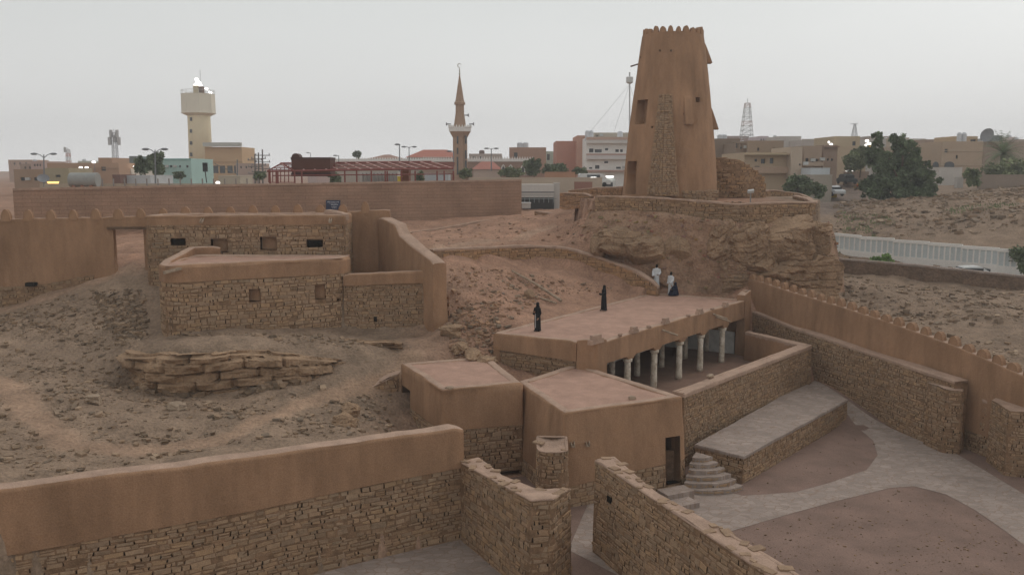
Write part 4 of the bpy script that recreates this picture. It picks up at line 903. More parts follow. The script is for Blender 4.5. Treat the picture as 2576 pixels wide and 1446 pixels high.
mb = MB(); q = ay(1332,768,56); zq = tz(q[0], q[1]); boulder(mb, (q[0],q[1],zq+.3), (.36,.36,.34), n=10, sq=.0, amp=.04, strata=0, seed=3); tag(mb.build('boulder', M['rock'], smooth=True, loc=(q[0],q[1],zq)), 'small round brown boulder behind the woman on the left', 'boulder')
# ------------------------------------------------------------------ watchtower
TX, TY, TZ = ay(1684, 492, 73)[0], 73.0, ay(1684, 492, 73)[2]
tw = thing('watchtower', 'tall round tapering mud watchtower with toothed top and stone buttress', 'tower', (TX, TY, TZ))
ZT = ay(1688, 92, 73)[2]; Ht = ZT-TZ
def trad(z): # z above the base
    t = z/Ht; return 3.82-.62*t-.78*t**1.6
prof_z = [-1.2]+[Ht*k/46 for k in range(47)]
nseg = 96
def tower_holes(th, z):
    return any(a0 <= th <= a1 and z0 <= z <= z1 for a0, a1, z0, z1 in THOLE)
def th_at(u, v): # angle (deg) of the tower face seen at photo (u,v)
    z = None; d = ray(u, v); r_ = 3.2
    for _ in range(6):
        a = d[0]**2+d[1]**2; b = -2*(d[0]*TX+d[1]*TY); c = TX*TX+TY*TY-r_*r_; disc = max(0, b*b-4*a*c); t = (-b-math.sqrt(disc))/(2*a)
        z = CZ+d[2]*t-TZ; r_ = trad(max(0, min(Ht, z)))
    return math.degrees(math.atan2(d[1]*t-TY, d[0]*t-TX)) % 360, z
def hole_(u0, u1, v0, v1):
    a, z1 = th_at(u0, v0); b, _ = th_at(u1, v0); _, z0 = th_at((u0+u1)/2, v1); return min(a, b), max(a, b), z0, z1
THOLE = [hole_(1604,1630,253,312), hole_(1580,1604,406,489), hole_(1750,1761,245,258)]
angs = sorted(set([360*k/nseg for k in range(nseg)] + [h[i] for h in THOLE for i in (0, 1)]))
zl = sorted(set([z for z in prof_z if all(abs(z-h[j]) > .05 for h in THOLE for j in (2, 3))]+[h[j] for h in THOLE for j in (2, 3)]))
V = np.array([[math.cos(R(a))*(trad(max(z, 0))+(.1*max(0, -z))), math.sin(R(a))*(trad(max(z, 0))+(.1*max(0, -z))), z] for z in zl for a in angs])
d_ = .04*vn(V*np.array([.5,.5,.4]), 4)+.018*vn(V*2.2, 9); n_ = np.hypot(V[:, 0], V[:, 1]); V[:, 0] *= 1+d_/n_; V[:, 1] *= 1+d_/n_
V += np.array([TX, TY, TZ]); na = len(angs); fs = []
for j in range(len(zl)-1):
    for i in range(na):
        am = (angs[i]+(angs[(i+1) % na] if i+1 < na else 360))/2; zm = (zl[j]+zl[j+1])/2
        if tower_holes(am, zm): continue
        fs.append((j*na+i, j*na+(i+1) % na, (j+1)*na+(i+1) % na, (j+1)*na+i))
mb = MB(); mb.add([tuple(v) for v in V], fs)
rt_ = trad(Ht)
mb.lathe((TX, TY, ZT), [(rt_-.005, 0), (rt_-.06, .06), (rt_-.3, .07), (rt_-.36, 0), (rt_-.4, -1.3), (0.01, -1.35)], 64)
for a0, a1, z0, z1 in THOLE:
    def q(a, z, d): r = trad(z)-d; return (TX+r*math.cos(R(a)), TY+r*math.sin(R(a)), TZ+z)
    mb.add([q(a0,z0,0), q(a1,z0,0), q(a1,z1,0), q(a0,z1,0), q(a0,z0,.9), q(a1,z0,.9), q(a1,z1,.9), q(a0,z1,.9)], [(0,1,5,4), (3,7,6,2), (0,4,7,3), (1,2,6,5)])
mb.build('shaft', M['mud'], tw, smooth=True)
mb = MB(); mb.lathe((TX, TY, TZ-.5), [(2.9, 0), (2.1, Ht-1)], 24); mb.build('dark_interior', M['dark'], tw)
for a0, a1, z0, z1 in THOLE[:2]:
    am = a0+(a1-a0)*.3; r = trad(z0)-.85; mb = MB(); w_ = (a1-a0)*.33; pts_ = []
    for a in (am-w_*.9, am+w_): pts_.append((TX+r*math.cos(R(a)), TY+r*math.sin(R(a))))
    mb.add([(pts_[0][0],pts_[0][1],TZ+z0),(pts_[1][0],pts_[1][1],TZ+z0),(pts_[1][0],pts_[1][1],TZ+z1),(pts_[0][0],pts_[0][1],TZ+z1)]+[(pts_[0][0],pts_[0][1]+.05,TZ+z0),(pts_[1][0],pts_[1][1]+.05,TZ+z0),(pts_[1][0],pts_[1][1]+.05,TZ+z1),(pts_[0][0],pts_[0][1]+.05,TZ+z1)], [(0,1,2,3),(4,7,6,5),(0,4,5,1),(2,6,7,3)]); mb.build('door_leaf', M['mud'], tw)
# teeth
src = None; nt_ = 24
for k in range(nt_):
    a = 2*math.pi*k/nt_; r = rt_-.14
    if src is None: src = merlon_mesh(.46, .44, .12).build('merlon', M['mud']); o = src
    else: o = src.copy(); sc.collection.objects.link(o)
    o.parent = tw; o.location = (r*math.cos(a), r*math.sin(a), Ht+.02); o.rotation_euler = (0, 0, a+math.pi/2); o.scale = (rnd.uniform(.85,1.15), 1, rnd.uniform(.8,1.25))
# stone buttress on the front: wide foot, narrow head
def bpt(u, v, pr):
    a, z = th_at(u, v); r = trad(max(0,z))+pr; return (TX+r*math.cos(R(a)), TY+r*math.sin(R(a)), TZ+z)
mb = MB(); rows = []
for k in range(29):
    v = 492-(492-238)*k/28; t = k/28; ul = 1641+(1660-1641)*t; ur = 1702+(1689-1702)*t**.8; pr = 1.3*(1-t)+.12
    aL, z = th_at(ul, v); aR, _ = th_at(ur, v); r = trad(max(0,z))
    rows.append([(TX+(r-.1)*math.cos(R(aL)), TY+(r-.1)*math.sin(R(aL)), TZ+z)]+[(TX+(r+pr*w_)*math.cos(R(aL+(aR-aL)*f)), TY+(r+pr*w_)*math.sin(R(aL+(aR-aL)*f)), TZ+z) for f, w_ in ((0,.8),(.5,1),(1,.8))]+[(TX+(r-.1)*math.cos(R(aR)), TY+(r-.1)*math.sin(R(aR)), TZ+z)])
vs = sum(rows, []); fs = [(j*5+i, j*5+i+1, (j+1)*5+i+1, (j+1)*5+i) for j in range(28) for i in range(4)]+[tuple(28*5+i for i in range(5))]
mb.add(vs, fs, 0)
rg = random.Random(5)
for j in range(len(rows)-1):
    for (i0, i1) in ((0,1),(1,2),(2,3),(3,4)):
        A, B, C, D = [Vector(x) for x in (rows[j][i0], rows[j][i1], rows[j+1][i1], rows[j+1][i0])]
        nn = (B-A).cross(D-A).normalized(); ns = 2
        for rr in range(2):
            x = 0
            while x < 1:
                w_ = rg.uniform(.25,.6)*.5/max(.3,(B-A).length)*1.3; x1 = min(1, x+w_)
                def bl(s_, t_): return A*(1-s_)*(1-t_)+B*s_*(1-t_)+C*s_*t_+D*(1-s_)*t_
                t0, t1 = rr/2+.04, rr/2+.46; s0_, s1_ = x+.02, x1-.02
                if s1_-s0_ > .05 and rg.random() > .12:
                    ps = [bl(s0_,t0),bl(s1_,t0),bl(s1_,t1),bl(s0_,t1)]; cc = sum(ps, Vector())/4; dp = rg.uniform(.03,.09)
                    fr = [p+(cc-p)*.12+nn*dp for p in ps]; k = rg.uniform(.85,1.1); tt = rg.choice(STT)
                    mb.add([tuple(p-nn*.02) for p in ps]+[tuple(p) for p in fr], [(4,5,6,7),(0,1,5,4),(1,2,6,5),(2,3,7,6),(3,0,4,7)], 1, tuple(q_*k for q_ in tt))
                x = x1
mb.build('stone_buttress', [M['mortar'], M['stone']], tw)
# rubble footing band at the right foot
fp = [(TX+(trad(0)+.06)*math.cos(R(a)), TY+(trad(0)+.06)*math.sin(R(a)), TZ-1.0, TZ+.55+.1*math.sin(a)) for a in range(275, 372, 8)]
mb = MB(); stones(mb, Path(fp, rc=.05), .02, m=0, seed=170, h=.17, wd=.34); mb.build('stone_footing', [M['stone']], tw)
# drop boxes (machicolations)
def dropbox(u0, u1, v0, v1, prj, side=False):
    a0, z1 = th_at(u0, v0); a1, _ = th_at(u1, v0); _, z0 = th_at((u0+u1)/2, v1); mb = MB()
    def q(a, z, d): r = trad(z)+d; return (TX+r*math.cos(R(a)), TY+r*math.sin(R(a)), TZ+z)
    vs = []; n_ = 8
    for k in range(n_+1):
        t = k/n_; z = z1+(z0-z1)*t; d = prj*t**.8+.02; vs += [q(a0, z, -.05), q(a0+1, z, d), q(a1-1, z, d), q(a1, z, -.05)]
    fs = [(k*4+i, (k+1)*4+i, (k+1)*4+i+1, k*4+i+1) for k in range(n_) for i in range(3)]
    mb.add(vs, fs); 
    b = [q(a0+1, z0, prj), q(a1-1, z0, prj), q(a1-1, z0-.07, prj*1.02), q(a0+1, z0-.07, prj*1.02), q(a0, z0, -.05), q(a1, z0, -.05), q(a1, z0-.07, -.05), q(a0, z0-.07, -.05)]
    mb.add(b, [(0,1,2,3)[::-1], (0,4,7,3), (1,5,6,2)[::-1]]); return mb.build('drop_box', M['mud'], tw)
dropbox(1719, 1740, 240, 311, .34)
for (a0, v0, v1) in ((358, 100, 150), (352, 268, 322)):
    zt_ = th_at(1700, v0)[1]; zb2 = th_at(1700, v1)[1]; mb = MB(); vs = []
    for k in range(9):
        t = k/8; z = zt_+(zb2-zt_)*t; d = .4*t**.9+.02
        for (a, dd) in ((a0-9, -.05), (a0-8, d), (a0+8, d), (a0+9, -.05)): r = trad(z)+dd; vs.append((TX+r*math.cos(R(a)), TY+r*math.sin(R(a)), TZ+z))
    mb.add(vs, [(k*4+i, (k+1)*4+i, (k+1)*4+i+1, k*4+i+1) for k in range(8) for i in range(3)]+[(32,33,34,35)]); mb.build('drop_box', M['mud'], tw)
for (u, v) in ((1612,145),(1660,128),(1688,128),(1722,287),(1640,320)):
    p = bpt(u, v, .0); mb = MB(); mb.lathe((p[0], p[1], p[2]), [(.09,-.07),(.09,.07)], 8); mb.build('peg_hole', M['wood'], tw)
a, z = th_at(1600, 160); r = trad(z); mb = MB(); d = Vector((math.cos(R(a)), math.sin(R(a)), 0)); p = Vector((TX, TY, TZ+z))+d*(r-.2); mb.tube([p, p+Vector((-.85, -.3, -.28))], [.06,.07], 6); mb.build('timber_spout', M['wood'], tw)
# ------------------------------------------------------------------ terrace wall round the tower, ruins, steps
TWp = [(1497,492,68),(1600,494,65.8),(1700,500,64.2),(1780,507,63.3),(1850,513,62.8),(1940,509,63.5),(2062,508,66)]
tw_ = [ay(*q) for q in TWp]
rt = thing('terrace_wall', 'low rubble wall ringing the front of the hilltop under the tower', 'wall', (tw_[2][0], tw_[2][1], 11))
P = Path([(p[0]-.0,p[1],p[2]-h_,p[2]-.05) for p, h_ in zip(tw_, (1.3,1.5,1.6,1.8,1.9,1.9,2.1))]+[(tw_[-1][0]+.6, tw_[-1][1]+7, 10, 12.0)], rc=1.0, ds=.5); mb = MB(); sweep(mb, P, 0, .4, r=.02, amp=.03, tamp=0); stones(mb, P, 0, m=1, seed=180, h=.17, wd=.36, depth=.06, tone=(.95,.92,.88)); mb.build('stonework', [M['mortar'], M['stone']], rt)
mb = MB(); sweep(mb, Path([(p[0],p[1],p[2]-.1,p[2]+.03) for p in tw_]+[(tw_[-1][0]+.6, tw_[-1][1]+7, 11.9, 12.05)], rc=1, ds=.3), .05, .4, r=.04, amp=.03, tamp=.06); mb.build('coping', M['cap'], rt, smooth=True)
def lowwall(label, pts, h_, seed, th=.4, tone=(1,1,1)):
    w3 = [ay(*q) for q in pts]; rt = thing('stone_wall', label, 'wall', (w3[0][0], w3[0][1], w3[0][2]-h_))
    P = Path([(p[0],p[1],p[2]-h_,p[2]-.04) for p in w3], rc=.3, ds=.5); mb = MB(); sweep(mb, P, 0, th, r=.02, amp=.03, tamp=0); stones(mb, P, 0, m=1, seed=seed, h=.18, wd=.38, depth=.05, tone=tone); mb.build('stonework', [M['mortar'], M['stone']], rt)
    mb = MB(); sweep(mb, Path([(p[0],p[1],p[2]-.08,p[2]+.03) for p in w3], rc=.3, ds=.3), .04, th, r=.04, amp=.03, tamp=.05); mb.build('coping', M['cap'], rt, smooth=True)
lowwall('low red-brown rubble wall left of the hilltop entrance', [(1408,484,76),(1470,486,74),(1486,492,73.5)], 1.3, 190, tone=(1.05,.9,.8))
lowwall('thin rubble wall running up to the tower door', [(1430,478,84),(1500,472,80),(1565,470,76.5)], 1.1, 191, tone=(1.05,.9,.8))
lowwall('short rubble wall beside the lower path steps', [(1345,530,84),(1400,538,81),(1460,538,79)], 1.2, 192, tone=(1.1,.95,.85))
lowwall('curved rubble wall on the right end of the hilltop', [(1900,481,76),(1950,478,77),(2008,486,78),(2040,500,77)], 1.2, 193, tone=(1,.95,.9))
# ruined mound wall right of the tower
rt = thing('ruined_wall', 'massive sloping ruined rubble wall abutting the right side of the tower', 'wall', (TX+6, TY+2, TZ))
a = ay(1795,392,75); b = ay(1850,402,76.5); c = ay(1895,440,77.5); d = ay(1903,490,78)
P = Path([(a[0]-.5,74.5,TZ-1,a[2]),(b[0],74.2,TZ-1,b[2]),(c[0],74.6,TZ-1,c[2]),(d[0],75.2,TZ-1,TZ+.9)], rc=.5); mb = MB(); sweep(mb, P, 0, 1.6, r=.1, amp=.08, tamp=.15); stones(mb, P, 0, m=1, seed=200, h=.2, wd=.38, depth=.08, drop=.15, tone=(.95,.88,.8)); mb.build('stonework', [M['mortar'], M['stone']], rt)
# flood light on the terrace
q = ay(1888,500,66); fl = thing('flood_light', 'small white flood light box on a post by the tower terrace wall', 'flood light', (q[0], q[1], q[2]-.4))
mb = MB(); mb.box((q[0]-.04,q[1]-.04,q[2]-.4),(q[0]+.04,q[1]+.04,q[2]+.47),0,(.3,.28,.26)); mb.build('post', M['metal'], fl); mb = MB(); mb.obox((q[0],q[1],q[2]+.55), (.22,0,.03), (0,.12,.05), (0,-.04,.09), 0, (.5,.5,.48)); mb.build('lamp_housing', M['metal'], fl)
# path steps and kerb
st_ = thing('path_steps', 'three pale stone steps where the path meets the hilltop', 'steps', ay(1390,572,79))
for k, (u, v, Y) in enumerate([(1380,572,78),(1396,560,79.3),(1432,542,81.5)]):
    q = ay(u, v, Y); mb = MB(); mb.box((q[0]-.9,q[1]-.5,q[2]-.4),(q[0]+.9,q[1]+.6,q[2]+.05)); mb.build('step', M['cap'], st_)
kerb = [ay(*q) for q in [(1024,597,75),(1100,585,77.5),(1200,566,82),(1310,543,88)]]
mb = MB(); sweep(mb, Path([(p[0],p[1],tz(p[0],p[1])-.2,tz(p[0],p[1])+.16) for p in kerb], rc=1, ds=.5), .12, .12, r=.03, amp=.02); tag(mb.build('kerb', M['cap']), 'long pale kerb line curving up behind the stepped wall', 'kerb')
# ------------------------------------------------------------------ sandy bank under the terrace wall
TL = [ay(*q) for q in [(1485,530,68.6),(1600,530,65.5),(1700,537,63.9),(1780,550,62.95),(1850,560,62.45),(1940,562,63.1),(2062,562,65.6),(2085,560,68.5)]]
BLn = [ay(*q) for q in [(1455,606,67.2),(1580,650,64.2),(1670,706,62.75),(1760,740,62.45),(1840,752,61.9),(1950,752,61.8),(2085,740,63.4),(2125,720,66.5)]]
def lp(P, t): t = t*(len(P)-1); i = min(int(t), len(P)-2); f = t-i; return np.array(P[i])*(1-f)+np.array(P[i+1])*f
ns_, nt2 = 150, 44; V = []
for i in range(ns_+1):
    a_, b_ = lp(TL, i/ns_), lp(BLn, i/ns_)
    for j in range(nt2+1):
        t = j/nt2; p_ = a_*(1-t)+b_*t; p_[2] += .35*math.sin(math.pi*t)*(1-t)-.35*(t > .97)-.0; p_[1] -= .12*math.sin(math.pi*t); V.append(p_)
V = np.array(V); dd = .34*fbm(V*.55, 3, 61)+.13*fbm(V*1.9, 3, 63)+.05*np.abs(vn(V*5, 66)); edge = np.tile(np.clip(np.minimum(np.arange(nt2+1)/4, 1), 0, 1), ns_+1)
V[:, 1] -= dd*edge*.8; V[:, 2] += dd*edge*.35
mb = MB(); mb.add([tuple(v) for v in V], [(i*(nt2+1)+j+1, (i+1)*(nt2+1)+j+1, (i+1)*(nt2+1)+j, i*(nt2+1)+j) for i in range(ns_) for j in range(nt2)], 0, (1.06,.98,.92))
tag(mb.build('hillside', M['soil'], smooth=True), kind='structure')
mb = MB(); rg = random.Random(44)
for k in range(900):
    v_ = V[rg.randrange(len(V))]; s_ = .04+.3*rg.random()**5; pebble(mb, (v_[0]+rg.uniform(-.1,.1), v_[1]-.03, v_[2]+.03), s_, rg, 0, tuple(q_*rg.choice((.7,.8,.92)) for q_ in (1.05,.88,.76)))
tag(mb.build('bank_stones', M['loose']), kind='stuff')
# ------------------------------------------------------------------ rock ledges and boulders
def ledge_cliff(name, pts, zb, hs, seed, label):
    P = Path([(p[0],p[1],zb,zb+h_) for p, h_ in zip(pts, hs)], rc=.6, ds=.11); nz = 34; n_ = len(P.p); V = []
    for i in range(n_):
        x, y = P.p[i, :2]; nx, ny = P.n[i]; zb_, zt = P.p[i, 2:]
        for j in range(nz+4):
            t = j/(nz-1)
            if j < nz: V.append((x, y, zb_+(zt-zb_)*t, nx, ny, t, P.s[i], 0))
            else: V.append((x, y, zt-(j-nz+1)*.04, nx, ny, 1, P.s[i], -(j-nz+1)*.22))
    V = np.array(V); s_, z, t = V[:, 6], V[:, 2], V[:, 5]
    lay = z*2.2+.5*vn(np.stack([s_*.25, z*0, z*0], 1), seed); li = np.floor(lay).astype(np.int64); lf = lay-np.floor(lay)
    bw = s_*.55+li*.37; bi = np.floor(bw).astype(np.int64); bf = bw-np.floor(bw)
    blk = _h(bi, li, li*0, seed)*.13+_h(bi*0, li, li*0, seed+1)*.2+_h(np.floor(s_*.2).astype(np.int64), li//4, li*0, seed+2)*.2
    crack = -.22*(np.minimum(bf, 1-bf) < .045)-.16*((lf > .88)|(lf < .05))
    big = .6*vn(np.stack([s_*.35, z*.5, z*0], 1), seed+4)+.22*vn(np.stack([s_*1.1, z*1.3, z*0], 1), seed+14)
    o = big+blk+crack+.10*fbm(np.stack([s_*1.8, z*3.5, z*0], 1), 3, seed+5)-.5*(1-t)**2*.6+V[:, 7]-.35*(t > .93)
    pts3 = np.stack([V[:, 0]+V[:, 3]*o, V[:, 1]+V[:, 4]*o, z+.05*fbm(np.stack([s_*.8, o, z*0], 1), 2, seed+6)], 1); nr = nz+4
    fs = [(a*nr+b, (a+1)*nr+b, (a+1)*nr+b+1, a*nr+b+1) for a in range(n_-1) for b in range(nr-1)]
    mb = MB(); mb.add([tuple(p) for p in pts3], fs); tag(mb.build(name, M['rock']), label, 'rock')
LQ = [ay(*q)[:2] for q in [(292,925,43.6),(335,975,42.0),(430,992,41.3),(520,990,41.4),(620,980,41.8),(720,968,42.3),(830,940,43.4),(950,895,45.6)]]
ledge_cliff('rock_ledge', LQ, 3.1, [1.9,2.1,2.3,2.35,2.3,2.0,1.6,.9], 301, 'broad ochre layered rock ledge under the front stone house')
LQ2 = [ay(*q)[:2] for q in [(610,905,45.6),(700,885,46.0),(800,872,46.3),(900,868,46.5),(1010,868,46.6)]]
ledge_cliff('rock_ledge', LQ2, 4.5, [.5,.6,.55,.45,.3], 303, 'thin upper rock layers between the house foot and the broad ledge')
BO = [ # u0,u1,v0,v1,Y,depth,label,seed,params
 (1508,1625,580,640,63.9,1.5,'flat-topped grey boulder leftmost below the terrace wall',1,dict(sf=2,strata=.03,sq=.6)),
 (1570,1690,600,655,63.3,1.5,'wedge-shaped boulder overhanging a dark hollow',2,dict(sf=2,strata=.02,tilt=(.1,-.2),sq=.6)),
 (1655,1738,600,662,63.2,1.3,'rounded tan boulder in the middle of the outcrop',3,dict(sq=.2,amp=.1,strata=0,frac=.03)),
 (1782,1880,572,690,62.7,1.4,'tilted layered rock leaning to the right',5,dict(tilt=(0,-.6),strata=.04,sf=4)),
 (1830,1950,578,700,62.4,1.9,'large smooth rock face left of the cliff',6,dict(sq=.6,amp=.14,tilt=(0,-.3))),
 (1905,2045,556,680,62.5,2.2,'big pale block high in the right cliff',7,dict(sq=.7,amp=.16)),
 (1990,2100,568,680,63.6,2.0,'rounded block at the right shoulder of the cliff',8,dict(sq=.5,amp=.18)),
 (1900,2110,655,765,62.2,2.1,'massive lower block of the right cliff',9,dict(sq=.8,amp=.14,strata=.04,sf=4)),
 (2045,2122,640,725,63.2,1.5,'layered rock nose at the right edge of the cliff',10,dict(strata=.07,sf=5)),
 (1800,1920,690,755,62.6,1.3,'low rock foot beside the end of the toothed wall',11,dict(strata=.05,sf=4)),
 (1488,1530,596,645,64.6,.9,'small split rock at the left tip of the outcrop',13,dict())]
for (u0,u1,v0,v1,Y,dp,lb,sd,kw) in BO:
    a = ay(u0,v1,Y); b = ay(u1,v0,Y); mb = MB(); k = dict(n=40, sq=.5, amp=.2, strata=.03, sf=3, freq=1.3, frac=.09); k.update(kw)
    boulder(mb, ((a[0]+b[0])/2, Y+dp*.55, (a[2]+b[2])/2), ((b[0]-a[0])*.64, dp*1.2, (b[2]-a[2])*.68), seed=sd+40, **k)
    tag(mb.build('boulder', M['rock'], loc=((a[0]+b[0])/2, Y, a[2])), lb, 'boulder')
for k, (u, v, Y, s, lb) in enumerate([(1133,856,48.6,.5,'crumbling pale rock under the end of the stepped wall'),(1160,875,47.2,.45,'pale rock beside the roof corner of the low room'),(1190,890,45.6,.5,'knobbly rock behind the low room roof'),(1225,905,45.0,.45,'dark rock wedged between low room and prayer hall'),(1240,925,44.6,.4,'lowest rock between the rooms and the hall'),(240,1018,38.5,.35,'white boulder in the scree on the left'),(443,1040,38.6,.34,'grey boulder below the rock ledge'),(870,1075,38.2,.5,'dark angular rock near the foreground wall'),(880,1040,40,.5,'angular slab near the small ruined wall')]):
    q = ay(u, v, Y); z = tz(q[0], q[1]); mb = MB(); boulder(mb, (q[0], q[1], max(z+s*.4, q[2]-.1)), (s*1.3, s, s*.8), n=12, seed=60+k, amp=.25, rot=k); tag(mb.build('boulder', M['rock' if k not in (5,6) else 'loose'], loc=q), lb, 'boulder')
# ------------------------------------------------------------------ scree: uncountable loose stones
def segd(x, y, P):
    d = 1e9
    for a, b in zip(P[:-1], P[1:]):
        dx, dy = b[0]-a[0], b[1]-a[1]; t = max(0, min(1, ((x-a[0])*dx+(y-a[1])*dy)/(dx*dx+dy*dy))); d = min(d, math.hypot(x-a[0]-t*dx, y-a[1]-t*dy))
    return d
def scree(name, regions, seed, tones):
    rg = random.Random(seed); mb = MB(); pts = []
    for (poly, n_, smin, smax) in regions:
        P = [ay(*q)[:2] for q in poly]; xs = [p[0] for p in P]; ys = [p[1] for p in P]; k = 0; t = 0
        while k < n_ and t < n_*30:
            t += 1; x = rg.uniform(min(xs), max(xs)); y = rg.uniform(min(ys), max(ys))
            if not inside(x, y, P): continue
            if any(segd(x, y, T_) < w__*.75 for T_, w__ in TRK): continue
            if n1(x*.45+n1(y*.6, 5)*3, 2)+n1(y*.5+x*.2, 3) < rg.uniform(-1.0, .7): continue
            pts.append((x, y, smin*(smax/smin)**(rg.random()**4.5))); k += 1
    A = np.array(pts); ok = ~(pip(A[:, 0], A[:, 1], COURT) | pip(A[:, 0], A[:, 1], YARD) | pip(A[:, 0], A[:, 1], LYARD)); A = A[ok]; Z = terrain(A[:, 0], A[:, 1])
    for (x, y, s), z in zip(A, Z):
        k = rg.uniform(.75, 1.15); pebble(mb, (x, y, z+s*.12), s, rg, 0, tuple(a*k for a in rg.choice(tones)))
    o = mb.build(name, M['loose']); tag(o, kind='stuff')
g1 = [(.8,.77,.74),(.7,.7,.7),(.88,.82,.75),(.6,.57,.53),(1.0,.95,.9),(.75,.68,.6)]
g2 = [(1.05,.85,.72),(.9,.72,.62),(1.15,.98,.86),(.75,.62,.55)]
scree('scree_stones', [
 ([(-40,1240,24),(-60,800,53),(200,760,54),(330,700,54),(365,860,47),(330,980,42),(560,1010,40),(980,980,44),(1000,1085,38.5),(700,1120,35),(350,1180,31.5)], 8500, .03, .3),
 ([(230,760,54),(365,700,53),(370,860,47),(300,880,46)], 1500, .07, .4),
 ([(310,975,42.0),(430,1000,41.0),(620,995,41.2),(800,955,42.8),(620,978,41.9),(430,988,41.5)], 420, .1, .55),
 ([(400,850,47.5),(1060,850,47.5),(1000,900,46),(700,930,44.5)], 500, .05, .35)], 1, g1)
scree('slope_stones', [
 ([(1130,670,57),(1300,660,62),(1560,740,61.5),(1400,770,59),(1245,840,47.5),(1130,850,47)], 1500, .05, .35),
 ([(1130,760,51),(1260,760,53),(1250,900,45.5),(1130,880,46.5)], 800, .07, .4),
 ([(1450,530,72),(2060,565,66),(2000,600,65),(1500,650,64.3),(1300,600,70)], 1500, .05, .3),
 ([(1100,610,62),(1420,612,70),(1500,545,75),(1300,550,86),(1050,580,78)], 500, .05, .3)], 2, g2+g1[:2])
scree('rubble_ground', [
 ([(2120,700,78),(2576,745,72),(2700,900,52),(2650,960,41),(2400,840,47),(2130,740,58)], 4500, .05, .5),
 ([(2100,515,122),(2576,480,128),(2700,600,88),(2340,610,92),(2100,600,96)], 3600, .1, .8),
 ([(2106,640,92),(2576,680,80),(2576,695,74),(2110,655,80)], 400, .1, .6)], 3, [(.74,.74,.74),(.85,.83,.8),(.6,.57,.53),(1.1,1.07,1.03),(.78,.7,.62)])

mb = MB(); rg = random.Random(77)
YP = [[court(*q) for q in [(1840,1340),(2100,1265),(2290,1228),(2450,1285),(2576,1370),(2700,1500),(1980,1500)]], [court(*q) for q in [(1870,1240),(2130,1070),(2200,1112),(2205,1145),(2080,1212)]], [court(*q) for q in [(2350,1118),(2480,1180),(2600,1250),(2560,1180),(2430,1130)]]]
for P, n_ in zip(YP, (1500, 350, 120)):
    xs = [p[0] for p in P]; ys = [p[1] for p in P]; k = 0
    while k < n_:
        x, y = rg.uniform(min(xs), max(xs)), rg.uniform(min(ys), max(ys)); k += 1
        if inside(x, y, P) and n1(x*.5, 4)+n1(y*.5, 6) > rg.uniform(-1.2, .4): pebble(mb, (x, y, .012), .025+.07*rg.random()**5, rg, 0, rg.choice(((.85,.75,.66),(.6,.53,.47),(.72,.66,.6))))
tag(mb.build('yard_gravel', M['loose']), kind='stuff')
